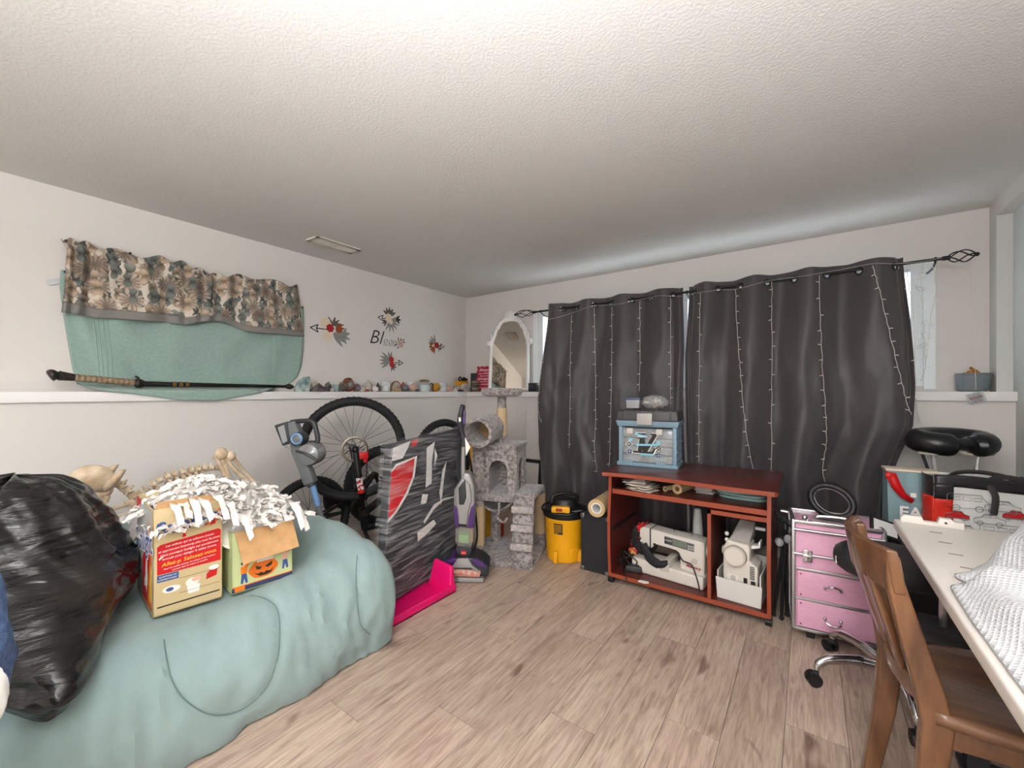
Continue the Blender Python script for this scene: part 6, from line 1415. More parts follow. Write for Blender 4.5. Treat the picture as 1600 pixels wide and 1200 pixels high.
# serger
sg = thing('overlock_machine', 'cream overlock machine sitting in a white tray in the right desk bay', 'sewing machine', (3.03, -1.09, BZ), math.radians(-4))
g = MB(); x0, x1, yf, yb, ht = -.105, .105, -.105, .14, .115
g.hexa([(x0, yf, 0), (x1, yf, 0), (x1, yf+.006, 0), (x0, yf+.006, 0), (x0-.006, yf-.008, ht), (x1+.006, yf-.008, ht), (x1+.006, yf-.002, ht), (x0-.006, yf-.002, ht)])
g.box((x0+.003, (yf+yb)/2, .075), (.006, yb-yf, .15)); g.box((x1-.003, (yf+yb)/2, .085), (.006, yb-yf, .17)); g.box((0, yb-.003, .1), (x1-x0, .006, .2)); g.box((0, (yf+yb)/2, .004), (x1-x0, yb-yf, .008)); g.build('tray', mat('tray_white', (216, 212, 206), .5), sg)
MB().prism([(-.072, .02), (.085, .01), (.088, .20), (.05, .225), (.05, .30), (.04, .315), (-.06, .318), (-.078, .28), (-.08, .14)], -.06, .085, M=FMY).build('body', M_sm, sg, bevel=.01, seg=3)
g = MB(); g.cyl((-.018, -.085, .245), (-.018, -.112, .245), .058, .054, n=32); g.build('hand_wheel', M_sm2, sg, bevel=.004); MB().cyl((-.018, -.112, .245), (-.018, -.117, .245), .045, n=32).build('wheel_face', M_sm, sg)
g = MB(); g.hexa([(-.06, -.05, .315), (.045, -.05, .315), (.05, .09, .315), (-.04, .09, .315), (-.045, -.03, .33), (.045, -.03, .33), (.05, .085, .40), (-.03, .085, .40)]); g.build('thread_cover', mat('cover_clear', (196, 190, 184), .2, alpha=.75), sg, bevel=.006)
MB().prism([(.045, .275), (.09, .292), (.092, .325), (.083, .325), (.08, .302), (.045, .295)], -.03, .03, M=FMY).build('thread_guide', M_white, sg, bevel=.003)
MB().box((.078, .06, .372), (.05, .016, .016), M=Matrix()).build('thread_arm', M_white, sg, bevel=.003)
for z in (.30, .335): MB().sphere((-.075, -.02, z), .012, 10, 8).build('tension_knob', M_white, sg)
MB().cyl((-.078, -.0, .235), (-.10, -.0, .235), .024, n=18).build('side_knob', M_sm2, sg)
for k in range(8): MB().box((.062, -.0865, .20-.009*k), (.022, .003, .004)).build('vent_slot', M_dark, sg)
MB().box((.03, -.0865, .115), (.018, .004, .04)).build('power_switch', M_black, sg, bevel=.002); MB().box((.066, -.0865, .112), (.022, .004, .03)).build('cable_socket', M_black, sg, bevel=.003)
MB().prism(disc(-.03, .12, .014), .0853, .0858, M=FMY).build('rating_mark', M_sm2, sg); MB().prism([(-.058, .10), (-.005, .10), (-.005, .14), (-.058, .14)], .0851, .0853, M=FMY).build('rating_plate', mat('plate_pale', (226, 220, 212), .5), sg)
# dark cloth with red print, cables, foot pedal, paper scrap
cz = thing('dark_cloth', 'crumpled black and red cloth stuffed beside the sewing machine', 'cloth', (2.46, -1.03, .18))
g = lump(0, 0, .06, .075, .06, .10, 4, .3, 36, 24); g.build('crumple', mat('black_red_cloth', (34, 32, 36), .85, rgb2=(190, 24, 28), nscale=9, contrast=(.36, .39)), cz)
g = MB(); g.tube(curve([(.02, -.08, .06), (.07, -.10, -.01), (.13, -.11, -.03), (.18, -.10, -.02)], 6), [.03]*6+[.032]*6+[.025]*7, 12, flat=.6); g.build('sleeve', mat('black_cloth', (36, 35, 39), .85), cz)
g = MB(); g.sphere((-.045, -.075, .0), (.03, .012, .025), 12, 8); g.build('gold_patch', mat('gold_print', (190, 150, 80), .6, rgb2=(170, 30, 30), nscale=30, contrast=(.45, .5)), cz)
fp = thing('foot_pedal', 'black sewing foot pedal with tangled cable at the left of the desk bay', 'pedal', (2.425, -1.12, BZ), .3)
MB().box((0, 0, .02), (.11, .09, .04), taper=.85).build('pedal', M_black, fp, bevel=.008); MB().box((0, -.005, .042), (.07, .05, .006)).build('tread_plate', M_dark, fp, bevel=.003)
rr = random.Random(6)
pts = [Vector((-.03+.055*math.cos(i*.9)+rr.uniform(-.02, .02), .03*math.sin(i*1.3), .06+.045*math.sin(i*.7)+rr.uniform(-.015, .015))) for i in range(22)]
MB().tube(curve(pts, 5), .0042, 6).build('cable', M_black, fp)
MB().tube(curve([(-.05, -.02, .05), (-.075, -.04, .09), (-.07, -.05, .03), (-.05, -.085, .005), (-.04, -.115, .004), (-.045, -.128, -.02)], 6), .0042, 6).build('cable', M_black, fp)
p = onz(1003, 911, BZ+.001); g = MB(); g.prism([(-.03, -.01), (.01, -.022), (.035, -.006), (.028, .014), (-.02, .018)], 0, .002); tag(g.build('paper_scrap', M_paper, loc=(p.x, p.y+.02, BZ), rot=(0, 0, .2)), 'torn white paper scrap on the bottom shelf edge', 'paper')
# ================================================================== right side: trolley case, stool, chair, table, bags, massage headrest
M_pk = mat('pink_laminate', (226, 172, 196), .35, rgb2=(218, 160, 188), nscale=40, stretch=(1, 1, 6), coat=.2)
pc0 = onz(1240, 977, .05); pc1 = onz(1364, 1006, .05)
pdir = (pc1-pc0); pang = math.atan2(pdir.y, pdir.x)
pw = .34; ph = .52
tr_ = thing('trolley_case', 'pink beauty trolley case with aluminium edges and two drawers', 'case', (pc0.x, pc0.y, .045), pang)
# local: x along the front to the right, y back, z up
pd = .24
MB().box((pw/2, pd/2, ph/2), (pw-.012, pd-.012, ph)).build('case_shell', M_pk, tr_, bevel=.006)
al = MB()
for x in (0, pw):
    for y in (0, pd): al.box((x, y, ph/2), (.016, .016, ph+.008))
for z in (0, ph):
    for y in (0, pd): al.box((pw/2, y, z), (pw, .016, .016))
    for x in (0, pw): al.box((x, pd/2, z), (.016, pd, .016))
al.build('edge_frame', M_alu, tr_, bevel=.004)
for z, r in ((.482, .008), (.365, .007)): MB().cyl((.0, -.008, z), (pw, -.008, z), r, n=12).build('front_rail', M_alu, tr_)
for z in (.292, .148): MB().box((pw/2, -.004, z), (pw-.016, .01, .012)).build('drawer_rail', M_alu, tr_, bevel=.002)
for z in (.22, .077):
    d_ = MB().box((pw/2, -.004, z), (pw-.03, .012, .128)).build('drawer', M_pk, tr_, bevel=.003)
    c = MB(); up = 1 if z > .2 else -1
    c.tube(curve([(pw*.45-.03, -.012, z+.0), (pw*.45-.026, -.03, z+.012*up), (pw*.45, -.036, z+.02*up), (pw*.45+.026, -.03, z+.012*up), (pw*.45+.03, -.012, z)], 6), .0045, 8); c.sphere((pw*.45-.03, -.012, z), .008, 10, 6); c.sphere((pw*.45+.03, -.012, z), .008, 10, 6); c.build('drawer_pull', M_chrome, d_)
    for x in (.028, pw-.028):
        for dz in (-.05, .05): MB().cyl((x, -.0095, z+dz), (x, -.0125, z+dz), .004, n=8).build('rivet', mat('rivet_red', (130, 60, 80), .4), d_)
for x in (.055, pw-.055):
    MB().box((x, -.016, .362), (.038, .012, .058)).build('latch', M_chrome, tr_, bevel=.004); MB().box((x, -.023, .362), (.04, .006, .012)).build('latch_tongue', M_alu, tr_, bevel=.002)
g = MB(); g.box((pw/2, .02, ph+.018), (pw*.55, .012, .012)); g.tube(curve([(.09, .02, ph+.012), (.10, .02, ph+.03), (pw/2, .02, ph+.036), (pw-.10, .02, ph+.03), (pw-.09, .02, ph+.012)], 6), .006, 8); g.build('top_handle', M_chrome, tr_)
for x in (.045,): g = MB(); g.sphere((x, .0, ph+.022), (.012, .012, .014), 10, 8); g.sphere((x+.012, .0, ph+.01), .008, 8, 6); g.build('clasp', M_chrome, tr_)
for x in (.07, pw-.07):
    for y in (.03, pd-.03): MB().box((x, y, -.0225), (.035, .04, .045), taper=1.2).build('foot', M_black, tr_, bevel=.005)
# black hoop resting on the case
hp0 = tr_.matrix_basis if False else (T(pc0.x, pc0.y, .045) @ R('Z', math.degrees(pang)))
rg = thing('black_hoop', 'black padded hoop standing on the pink trolley case', 'hoop'); rg.matrix_world = hp0 @ T(.19, .16, ph+.022)
RM = T(-.02, 0, .06) @ R('Z', -12) @ R('X', 78)
g = MB(); g.torus((0, 0, 0), .072, .016, M=RM @ R('Z', -28), n=44, m=12, sx=1.25); g.build('padded_ring', M_black, rg)
g = MB(); g.torus((0, 0, .004), .056, .003, M=RM @ R('Z', -28), n=44, m=6, sx=1.3); g.build('metal_trim', M_chrome, rg)
# dark framed tablet lying at the right end of the case
tbp = thing('photo_frame', 'small black framed white card tilted at the end of the pink case', 'frame', ond(1382, 826, 1.93), rot=(math.radians(48), math.radians(18), YAW-.35))
MB().box((0, 0, 0), (.115, .09, .012)).build('frame_moulding', M_black, tbp, bevel=.003); MB().box((0, 0, .0068), (.09, .066, .002)).build('card', mat('frame_card', (206, 206, 204), .6), tbp)
# odd things in the gap between case and table
g1 = thing('camera_pouch', 'black ribbed pouch behind the wooden chair back beside the table edge', 'pouch', ond(1418, 850, 1.98))
lump(0, 0, 0, .07, .06, .06, 2, .15, 30, 20).build('pouch', M_black, g1)
for k in range(4): MB().torus((0, 0, 0), .035, .004, M=T(-.03, -.055, -.02+.014*k) @ R('X', 80), n=16, a0=0, a1=PI).build('strap_loop', M_dark, g1)
tag(lump(0, 0, 0, .04, .03, .014, 7, .2, 20, 12).build('green_cloth', mat('green_cloth', (110, 150, 110), .9), loc=ond(1392, 835, 2.02)), 'small green cloth tucked beside the framed card', 'cloth')
# support shelf below these things: a low black crate
cr_ = thing('black_crate', 'low black crate standing behind the stool next to the trolley case', 'crate', (ond(1405, 850, 2.02).x+.025, ond(1405, 850, 2.02).y-.035, 0), pang)
g = MB()
for a in (-1, 1): g.box((a*.085, 0, .19), (.008, .15, .38)); g.box((0, a*.075, .19), (.17, .008, .38))
g.box((0, 0, .36), (.17, .15, .008)); g.build('crate', M_black, cr_, bevel=.002)
# tripod and cables between desk and case
tp_ = thing('folded_tripod', 'folded black tripod with cables leaning between desk and pink case', 'tripod', (3.224, -1.10, 0))
hd_ = Vector((.005, .06, .46))
for dx, dy in ((-.045, .0), (-.01, -.02), (.012, .035)):
    MB().tube([(dx, dy, .015), (dx*.4, dy*.4+.03, .25), tuple(hd_)], [.007, .009, .010], 8).build('leg', M_black, tp_); MB().sphere((dx, dy, .012), .012, 10, 6).build('foot', M_rubber, tp_)
MB().tube([tuple(hd_), (.0, .07, .52)], .016, 10).build('head', M_dark, tp_)
MB().cyl((-.02, .12, .54), (.04, .12, .535), .012, n=10).build('silver_bar', M_alu, tp_)
rr = random.Random(12); pts = [Vector((.0+.04*math.cos(i*1.1)+rr.uniform(-.01, .01), .02+.02*math.sin(i*.8), .47+.07*math.sin(i*.55)+rr.uniform(-.02, .02))) for i in range(26)]
MB().tube(curve(pts, 4), .0028, 5).build('cable', M_black, tp_)
for x, z in ((-.02, .40), (.018, .425)): MB().sphere((x, .0, z), (.02, .014, .024), 12, 8).build('plug', mat('plug_grey', (150, 150, 152), .5), tp_)
MB().box((-.01, -.0, .36), (.05, .02, .06), M=R('Y', 20)).build('adapter', M_black, tp_, bevel=.004)

# --- rolling stool
SC = Vector((3.60, -1.50, 0))
rs2 = thing('rolling_stool', 'black round stool on a chrome five star base with casters', 'stool', SC)
MB().lathe([(.02, .475), (.15, .475), (.168, .478), (.179, .486), (.185, .497), (.187, .512), (.186, .53), (.181, .543), (.17, .553), (.15, .559), (.05, .563), (.005, .563)], n=64).build('seat', mat('stool_vinyl', (40, 40, 42), .55, bump=.08, bscale=300), rs2)
MB().box((-.178, -.05, .51), (.004, .012, .03)).build('seat_tag', M_white, rs2)
MB().cyl((0, 0, .1), (0, 0, .36), .024, n=20).build('gas_lift_cover', M_chrome, rs2); MB().cyl((0, 0, .35), (0, 0, .475), .014, n=16).build('piston', M_chrome, rs2)
MB().lathe([(.05, .075), (.055, .09), (.05, .12), (.03, .135), (.02, .135)], n=28).build('hub', M_dark, rs2)
a0 = math.atan2(-1.615-SC.y, 3.35-SC.x)
for k in range(5):
    a = a0-k*2*PI/5; d = Vector((math.cos(a), math.sin(a), 0)); n_ = Vector((-d.y, d.x, 0))
    MB().tube(curve([d*.03+Vector((0, 0, .10)), d*.12+Vector((0, 0, .118)), d*.22+Vector((0, 0, .11)), d*.262+Vector((0, 0, .085)), d*.268+Vector((0, 0, .066))], 6), [.022]*7+[.019]*6+[.017]*6+[.013]*6, 12, flat=.85).build('star_arm', M_chrome, rs2)
    c = d*.268; w = MB()
    for s_ in (-1, 1): w.cyl(c+n_*s_*.006+Vector((0, 0, .026))+d*.012, c+n_*s_*.022+Vector((0, 0, .026))+d*.012, .026, n=20)
    o = w.build('caster_wheel', M_black, rs2, bevel=.004); w = MB(); w.cyl(c+Vector((0, 0, .05)), c+Vector((0, 0, .068)), .008, n=10); w.tube([c+Vector((0, 0, .05)), c+d*.012+Vector((0, 0, .035))], .012, 10); w.build('caster_fork', M_dark, o)

# --- massage chair: headrest, posts, low pad
mc_pos = ond(1485, 690, 2.25)
ms = thing('massage_chair', 'black padded massage chair with horseshoe headrest behind the table', 'chair', (mc_pos.x, mc_pos.y, 0), YAW-.12)
hz = mc_pos.z
def horse(t_):       # horseshoe open to the viewer, tilted
    a = math.radians(-60)-math.radians(240)*0+t_*math.radians(300)
    return a
pts = []; rs3 = []
for i in range(33):
    t_ = i/32; a = math.radians(-65+ (310)*t_); 
    x = .185*math.cos(a)*1.0; y = .10*math.sin(a)
    pts.append(Vector((x, y, hz-.0+.035*math.sin(a)))); rs3.append(.052+.006*math.sin(PI*t_))
rs3[0] = .035; rs3[-1] = .035
pts = [Vector((.2*math.cos(math.radians(b_)), .10*math.sin(math.radians(b_)), hz+.03*math.sin(math.radians(b_)))) for b_ in [-68+316*i/40 for i in range(41)]]
pts = [p for p in pts]
order = [Vector((.145*math.cos(math.radians(-75+330*i/44)), .085*math.sin(math.radians(-75+330*i/44)), hz+.012*math.sin(math.radians(-75+330*i/44)))) for i in range(45)]
MB().tube(order, [.03]+[.054]+[.06]*41+[.054]+[.03], 18, flat=1.0, up=(0, 0, 1)).build('headrest', mat('massage_vinyl', (26, 26, 28), .32, bump=.1, bscale=40), ms)
MB().tube([(-.03, -.06, hz-.005), (.05, -.06, hz-.005)], .028, 12).build('headrest_bridge', mat('massage_vinyl'), ms)
g = MB(); 
for a in (-1, 1): g.lathe([(.01, 0), (.055, .0), (.06, .008), (.055, .012), (.01, .012)], c=(a*.10, -.03, hz-.066), n=24, sx=1.3, sy=.8)
g.box((0, 0, hz-.053), (.16, .05, .012)); g.build('headrest_plate', mat('plate_cream', (214, 204, 188), .5), ms)
for a in (-1, 1):
    MB().tube([(a*.11, -.03, hz-.06), (a*.09, -.03, hz-.22)], .009, 10).build('support_rod', mat('rod_white', (216, 214, 210), .3, metal=.4), ms); MB().tube([(a*.14, .0, hz-.06), (a*.1, -.01, hz-.20)], .007, 8).build('support_rod', M_dark, ms)
    g = MB(); g.sphere((a*.12-.02, -.02, hz-.205), (.03, .02, .018), 12, 8); g.sphere((a*.12+.05, -.01, hz-.20), (.03, .018, .014), 12, 8); g.build('clamp_knob', M_black, ms)
MB().box((0, 0, hz-.225), (.26, .06, .03)).build('crossbar', M_black, ms, bevel=.006)
MB().box((0, .02, (hz-.24)/2), (.06, .05, hz-.24)).build('upright', M_black, ms, bevel=.006); MB().box((0, .02, .02), (.16, .3, .04)).build('base', M_black, ms, bevel=.01)
pdp = ond(1468, 975, 1.62)
pad = thing('knee_pad', 'black padded cushion under the table behind the wooden chair seat', 'cushion', (3.76, -1.80, 0), 0)
MB().box((0, 0, .375), (.32, .2, .12)).build('cushion', mat('stool_vinyl'), pad, bevel=.035, seg=4); MB().box((0, 0, .155), (.05, .05, .31)).build('post', M_dark, pad); MB().box((.03, -.03, .01), (.14, .14, .02)).build('base_plate', M_dark, pad, bevel=.006)

# --- wooden chair
M_wc = mat('chair_walnut', (120, 82, 54), .25, rgb2=(78, 50, 33), nscale=7, stretch=(3, 3, .7), coat=.35, contrast=(.32, .7))
M_wc2 = mat('chair_seat_wood', (124, 90, 66), .3, rgb2=(84, 58, 42), nscale=6, stretch=(.8, 6, 3), coat=.3, contrast=(.3, .7))
ft, nt_ = Vector((3.45, -1.985, .80)), Vector((3.497, -2.325, .80))
chm = (ft+nt_)/2
wd_ = thing('wooden_chair', 'curved walnut dining chair pulled up to the white table', 'chair', (chm.x+.2, chm.y-.02, 0), math.radians(8))
# local: +x forward (towards the table), y to the far side; back at x=-.2
CW = .172
def stile(s_):
    pr = [(-.20, .80), (-.195, .74), (-.165, .62), (-.135, .5), (-.12, .42), (-.135, .25), (-.175, .0)]
    wv = [.016, .02, .026, .03, .032, .028, .02]
    g = MB(); vs = []
    for (x, z), w in zip(pr, wv): vs += [(x-w, s_*(CW-.012*(z > .5)), z), (x+w*.8, s_*(CW-.012*(z > .5)), z), (x+w*.8, s_*(CW-.034-.012*(z > .5)), z), (x-w, s_*(CW-.034-.012*(z > .5)), z)]
    fs = [(0, 1, 2, 3), tuple(range(len(vs)-4, len(vs)))[::-1]]
    for i in range(len(pr)-1):
        for j in range(4): fs.append((i*4+j, i*4+(j+1) % 4, (i+1)*4+(j+1) % 4, (i+1)*4+j))
    g.add(vs, fs); g.build('rear_leg', M_wc, wd_, bevel=.007, seg=3)
stile(1); stile(-1)
def rail(z0, z1, bow, th, name, x_):
    g = MB(); n = 14; vs = []
    for i in range(n+1):
        t_ = i/n*2-1; y = t_*(CW-.008); b_ = -bow*(1-t_*t_)
        for x, z in ((x_(z0)+b_-th/2, z0), (x_(z0)+b_+th/2, z0), (x_(z1)+b_+th/2, z1), (x_(z1)+b_-th/2, z1)): vs.append((x, y, z))
    fs = [(0, 1, 2, 3), tuple(range(4*n+3, 4*n-1, -1))]
    for i in range(n):
        for j in range(4): fs.append((i*4+j, i*4+(j+1) % 4, (i+1)*4+(j+1) % 4, (i+1)*4+j))
    g.add(vs, fs); g.build(name, M_wc, wd_, bevel=.005, seg=3)
xs = lambda z: interp([(.42, -.12), (.5, -.135), (.62, -.165), (.74, -.195), (.82, -.205)], z)
rail(.71, .815, .045, .022, 'top_rail', xs); rail(.44, .50, .03, .02, 'lower_rail', xs)
for k in (-.055, .055):
    g = MB(); g.hexa([(xs(.49)-.034, k-.032, .49), (xs(.49)-.018, k-.032, .49), (xs(.49)-.018, k+.032, .49), (xs(.49)-.034, k+.032, .49), (xs(.72)-.044, k-.038, .72), (xs(.72)-.028, k-.038, .72), (xs(.72)-.028, k+.038, .72), (xs(.72)-.044, k+.038, .72)]); g.build('back_slat', M_wc, wd_, bevel=.004)
def seat_pt(u, v):
    x = -.13+.43*u; y = (v-.5)*2*(CW+.02*math.sin(PI*min(1, u*1.2)))
    dish = -.018*math.sin(PI*u)*math.cos((v-.5)*PI)**2
    return Vector((x, y, .455+dish))
g = MB(); g.grid(seat_pt, 22, 22); o = g.build('seat', M_wc2, wd_); md = o.modifiers.new('t', 'SOLIDIFY'); md.thickness = .028; md.offset = -1
for s_ in (-1, 1): MB().tube([(.26, s_*.15, .43), (.285, s_*.165, 0)], [.022, .016], 12).build('front_leg', M_wc, wd_); MB().box((.06, s_*.155, .40), (.38, .02, .05)).build('seat_apron', M_wc, wd_, bevel=.003)

# --- white table
TX0, TX1, TY0, TY1, TZ = 3.585, 4.275, -3.1, -1.64, .73
tbx = thing('folding_table', 'white plastic folding table along the right wall', 'table', ((TX0+TX1)/2, (TY0+TY1)/2, 0))
M_tab = mat('table_cream', (214, 206, 198), .4)
MB().box((0, 0, TZ-.0175), (TX1-TX0, TY1-TY0, .035)).build('tabletop', M_tab, tbx, bevel=.008, seg=3)
for k in range(8): MB().box((-.255, .60-.115*k, TZ+.0003), (.03, .006, .0008)).build('score_mark', mat('score_dark', (110, 100, 94), .6), tbx)
for s_ in (-1, 1):
    for x in (-.24, .24): MB().tube([(x, s_*.55, TZ-.03), (x, s_*.62, 0)], .014, 10).build('leg', M_alu, tbx)
    MB().tube([(-.24, s_*.59, .25), (.24, s_*.59, .25)], .011, 10).build('leg_brace', M_alu, tbx)
# corner clip rail at the far edge
cl_ = ond(1425, 803, 1.62); ck = thing('grey_clip_rail', 'white notched plastic clip at the far corner of the table', 'clip', (3.66, -1.67, TZ))
MB().prism([(-.06, 0), (.10, 0), (.10, .022), (.075, .022), (.07, .03), (.04, .03), (.035, .012), (.0, .012), (-.004, .026), (-.05, .026), (-.06, .016)], -.012, .012, M=FM).build('clip', M_tab, ck, bevel=.002); MB().cyl((.055, -.0125, .016), (.055, -.014, .016), .004, n=10).build('hole', M_dark, ck)

# --- white waffle robe heaped on the table
rb_ = thing('waffle_towel', 'heap of white waffle weave towel on the table at the right edge', 'towel', (3.88, -2.2, TZ))
def m_waffle():
    m = mat('waffle_white', (204, 205, 207), .9); N = m.node_tree.nodes; L = m.node_tree.links
    tc = N.new('ShaderNodeTexCoord'); mp = N.new('ShaderNodeMapping'); mp.inputs['Rotation'].default_value = (0, 0, .5); L.new(tc.outputs['UV'], mp.inputs[0])
    outs = []
    for ax_ in ('X', 'Y'):
        w_ = N.new('ShaderNodeTexWave'); w_.bands_direction = ax_; w_.inputs['Scale'].default_value = 30; L.new(mp.outputs[0], w_.inputs['Vector']); outs.append(w_.outputs['Fac'])
    mm = N.new('ShaderNodeMath'); mm.operation = 'MAXIMUM'; L.new(outs[0], mm.inputs[0]); L.new(outs[1], mm.inputs[1])
    b = N.new('ShaderNodeBump'); b.inputs['Strength'].default_value = .55; b.inputs['Distance'].default_value = .004; L.new(mm.outputs[0], b.inputs['Height']); L.new(b.outputs[0], N['Principled BSDF'].inputs['Normal']); return m
M_waf = m_waffle()
# sheet laid from the far side over a tall heap and down over the near left edge of the table
def robe_top(x, y):
    h = .27*math.exp(-(max(0, 3.93-x)/.15)**2-(max(0, abs(y+2.13)-.06)/.16)**2)+.10*math.exp(-((x-3.85)/.2)**2-((y+2.5)/.2)**2)
    return h
lft = [(-1.93, 3.82), (-2.02, 3.75), (-2.12, 3.69), (-2.18, 3.66), (-2.22, 3.625), (-2.26, 3.645), (-2.31, 3.603), (-2.5, 3.597), (-2.75, 3.60), (-2.9, 3.63)]
def robe(u, v):
    y = lerp(-1.90, -2.9, v); xl = interp([(-b_, a_) for b_, a_ in [(q_[0], q_[1]) for q_ in lft]], -y); x = lerp(xl, 4.25, u)
    e = smooth01(min(u/.10, v/.08, (1-v)/.08))
    z = .006+e*(.018+robe_top(x, y))
    fold = .016*math.sin(x*38+y*22+3*noise.noise(Vector((x*3, y*3, 0))))+.03*noise.noise(Vector((x*6+2, y*5, 1)))
    z += e*fold
    return Vector((x, y, TZ+max(.004, z)))-rb_.location
g = MB(); g.grid(robe, 60, 70); o = g.build('cloth', M_waf, rb_, solid=.008)
uv_from(o, lambda c: (c.x+.6*c.z, c.y+.6*c.z))

# --- bags behind the table
tb0, tb1 = ond(1383, 800, 2.12), ond(1444, 800, 2.06)
tg = thing('teal_bag', 'dusty teal paper bag with red ribbon strap behind the table', 'bag', ((tb0.x+tb1.x)/2+.03, (tb0.y+tb1.y)/2+.09, 0), YAW-.55)
bw = .19
def bagface(u, v): return Vector(((u-.5)*bw*(1-.06*math.sin(PI*v)), -.05-.012*math.sin(PI*u)*math.sin(PI*v)+.012*fb((u*4, v*5, 1)), .004+v*.786))
M_teal = mat('teal_bag', (134, 160, 164), .7, noise_amt=.1, nscale=6)
g = MB(); g.grid(bagface, 14, 20); g.grid(lambda u, v: Vector(((u-.5)*bw, .05, .004+v*.786)), 4, 4); g.grid(lambda u, v: bagface(0, v).lerp(Vector((-.5*bw, .05, .004+v*.786)), u), 4, 20); g.grid(lambda u, v: bagface(1, v).lerp(Vector((.5*bw, .05, .004+v*.786)), u), 4, 20); g.box((0, 0, .004), (bw, .1, .004)); g.build('bag_body', M_teal, tg)
MB().box((0, 0, .797), (bw+.012, .11, .012)).build('bag_rim', mat('bag_cream', (216, 200, 182), .7), tg, bevel=.003)
def ribbon_px(pts, w, par, off, m, name):
    g = MB(); M = (T(*par.location) @ R('Z', math.degrees(par.rotation_euler.z))).inverted(); P_ = [M @ ond(px, py, 2.0) for px, py in pts]; vs = []
    P_ = [Vector((p.x, off, p.z)) for p in P_]
    for i, p in enumerate(P_):
        d = P_[min(i+1, len(P_)-1)]-P_[max(i-1, 0)]; n_ = Vector((d.z, 0, -d.x)).normalized()*(w[i] if isinstance(w, list) else w)/2; vs += [p-n_, p+n_]
    g.add(vs, [(2*i, 2*i+1, 2*i+3, 2*i+2) for i in range(len(P_)-1)]); g.build(name, m, par, solid=.002)
m_rib = mat('red_ribbon', (198, 20, 24), .45)
ribbon_px([(1396, 751), (1405, 751), (1412, 768), (1422, 782), (1436, 791)], [.04, .045, .04, .03, .02], tg, -.078, m_rib, 'ribbon_strap')
text('KO', .045, M_white, tg, Matrix(((1, 0, 0, .06), (0, 0, -1, -.073), (0, 1, 0, .635), (0, 0, 0, 1)))); text('EA', .075, M_white, tg, Matrix(((1, 0, 0, -.01), (0, 0, -1, -.073), (0, 1, 0, .59), (0, 0, 0, 1))), bold=.002)
for x, z in ((.045, .715), (-.0, .68)): MB().box((x, -.072, z), (.022, .002, .022)).build('printed_mark', M_white, tg)
st1 = thing('storage_cube', 'plain storage cube under the bags behind the table', 'cube', (3.96, -.88, 0), YAW-.5)
MB().box((0, 0, .215), (.3, .17, .43)).build('cube', mat('cube_grey', (50, 48, 48), .7), st1, bevel=.006); MB().box((0, -.086, .3), (.1, .004, .03)).build('hand_hole', M_black, st1)
# vinyl bag with printed vehicles
vb = thing('printed_tote', 'clear vinyl tote printed with outlined cars, black trim and red end', 'bag', (3.96, -.88, 0), YAW-.5)
vb.location.z = .433
vw, vh, vd = .32, .37, .14
def vface(u, v): return Vector(((u-.5)*vw, -vd/2-.01*math.sin(PI*u)+.01*fb((u*5, v*4, 3)), v*vh))
m_vin = mat('vinyl_white', (226, 226, 224), .18, noise_amt=.05, nscale=8, bump=.25, bscale=18, coat=.5)
g = MB(); g.grid(vface, 20, 14); g.grid(lambda u, v: Vector(((u-.5)*vw, vd/2, v*vh)), 4, 4); g.grid(lambda u, v: vface(1, v).lerp(Vector((vw/2, vd/2, v*vh)), u), 4, 14); g.box((0, 0, .003), (vw, vd, .006)); g.build('vinyl_front', m_vin, vb)
g = MB(); g.grid(lambda u, v: vface(0, v*.74).lerp(Vector((-vw/2, vd/2, v*vh*.74)), u)+Vector((-.012*math.sin(PI*u), 0, 0)), 8, 12); g.grid(lambda u, v: vface(.2*u, v*.74)+Vector((0, -.003, 0)), 6, 12); g.build('red_end', mat('orange_red', (220, 42, 20), .5, noise_amt=.15, nscale=14), vb, solid=.003)
g = MB(); g.grid(lambda u, v: vface(0, .74+v*.26).lerp(Vector((-vw/2, vd/2, vh*(.74+v*.26))), u)+Vector((-.014*math.sin(PI*u), 0, 0)), 8, 6); g.grid(lambda u, v: vface(u, .87+v*.15)+Vector((0, -.004, .006*math.sin(u*5))), 20, 4); g.grid(lambda u, v: vface(.2*u, .72+v*.2)+Vector((0, -.005, 0)), 6, 4); g.build('black_trim', mat('black_vinyl', (38, 37, 40), .3), vb, solid=.003)
m_ink = mat('grey_ink', (120, 122, 126), .5)
VM = Matrix(((1, 0, 0, 0), (0, 0, -1, -vd/2-.016), (0, 1, 0, 0), (0, 0, 0, 1)))
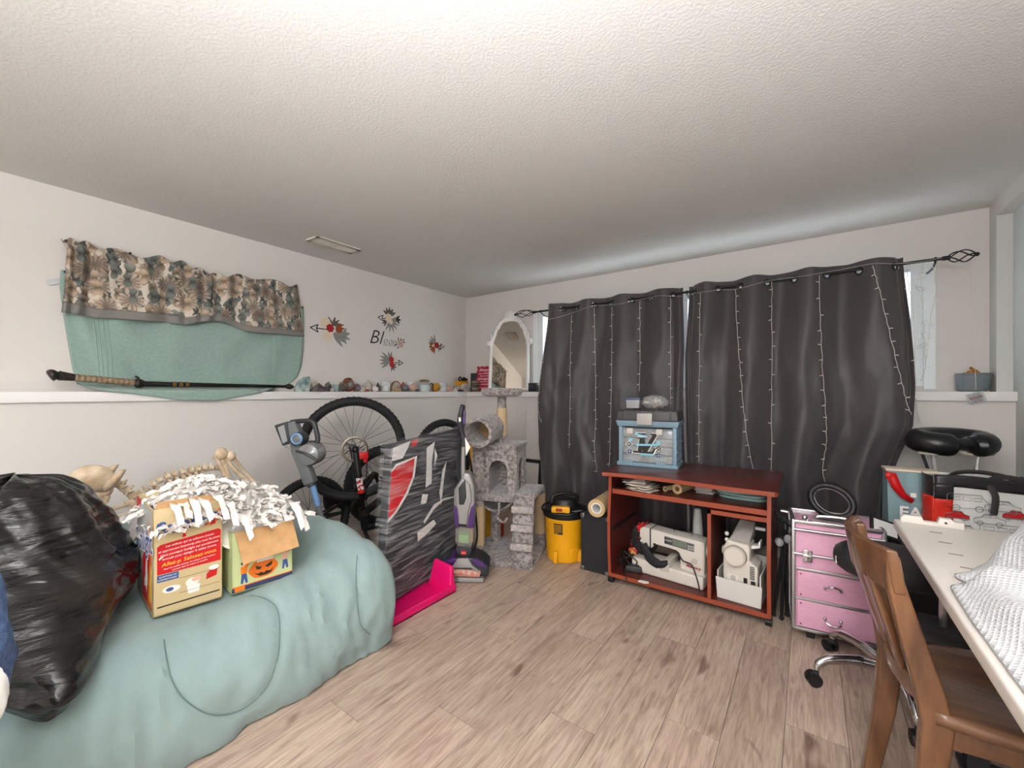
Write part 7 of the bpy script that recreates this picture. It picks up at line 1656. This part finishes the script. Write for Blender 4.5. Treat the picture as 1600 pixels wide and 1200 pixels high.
def car(x, y, s_, van, fill=None):
    body = [(-.05, 0), (-.05, .018), (-.042, .024), (-.028, .026), (-.015, .042), (.018, .042), (.03, .026), (.05, .02), (.05, 0)] if not van else [(-.055, 0), (-.055, .045), (-.048, .05), (.035, .05), (.048, .03), (.055, .024), (.055, 0)]
    P_ = [VM @ Vector((x+a*s_, y+b_*s_, 0)) for a, b_ in body]
    g = MB(); g.tube(P_, .0011, 5, closed=True)
    for wx in (-.03, .03): g.tube([VM @ Vector((x+wx*s_+.010*s_*math.cos(2*PI*i/14), y+.010*s_*math.sin(2*PI*i/14), .0)) for i in range(14)], .0011, 5, closed=True)
    for wx in ((-.02, .005), (.0, .02)) if not van else ((-.045, -.02), (-.012, .01), (.016, .036)): g.tube([VM @ Vector((x+a*s_, y+b_*s_, 0)) for a, b_ in ((wx[0], .028), (wx[1], .028), (wx[1], .040), (wx[0], .040))], .0009, 5, closed=True)
    g.build('printed_car', m_ink, vb, kind='stuff')
    if fill: MB().prism([(x+a*s_, y+b_*s_) for a, b_ in body], -.002, -.0012, M=VM).build('printed_red_car', m_rib, vb)
for x, y, s_, vn, fl2 in ((-.05, .235, 1.25, 1, 0), (.06, .235, 1.1, 0, 0), (-.085, .185, .8, 0, 1), (.02, .175, 1.0, 0, 0), (-.06, .115, 1.0, 0, 0), (.06, .11, 1.3, 1, 0), (-.07, .06, 1.3, 1, 0), (.07, .055, 1.1, 0, 0), (-.04, .01, 1.1, 0, 0), (.09, .01, 1.0, 1, 0), (.1, .21, .8, 0, 1)): car(x, y, s_, vn, fl2)
def strap(pts, w, m, name):
    P_ = curve(pts, 6); g = MB(); g.tube(P_, w/2, 8, flat=.16, up=(0, 1, 0)); g.build(name, m, vb)
m_str = mat('strap_black', (52, 46, 48), .6)
g = MB(); g.tube(curve([(-.12, -.06, .355), (-.07, -.03, .385), (.0, -.02, .395), (.08, -.03, .385), (.14, -.06, .36)], 6), .010, 8, flat=.3); g.build('carry_strap', m_str, vb)
g = MB(); g.tube(curve([(.03, -.092, .22), (.035, -.094, .30), (.02, -.08, .36), (.08, -.06, .385), (.2, -.05, .36)], 6), .012, 8, flat=.25); g.build('carry_strap', m_str, vb)
bb_ = thing('black_duffel', 'black duffel bag squeezed behind the printed tote against the wall', 'bag', (4.16, -.72, 0), 0); bb_.location.z = .55
lump(0, 0, .12, .098, .075, .125, 6, .08, 30, 20).build('body', mat('black_vinyl'), bb_); MB().box((-.02, -.085, .19), (.12, .002, .012)).build('label_strip', mat('pale_label', (150, 150, 152), .5), bb_)
st2 = thing('side_cube', 'plain dark box under the black duffel by the right wall', 'cube', (4.175, -.72, 0)); MB().box((0, 0, .27), (.19, .2, .54)).build('box', mat('dark_box', (60, 58, 58), .7), st2, bevel=.004); MB().box((0, -.101, .4), (.09, .004, .025)).build('hand_hole', M_black, st2)
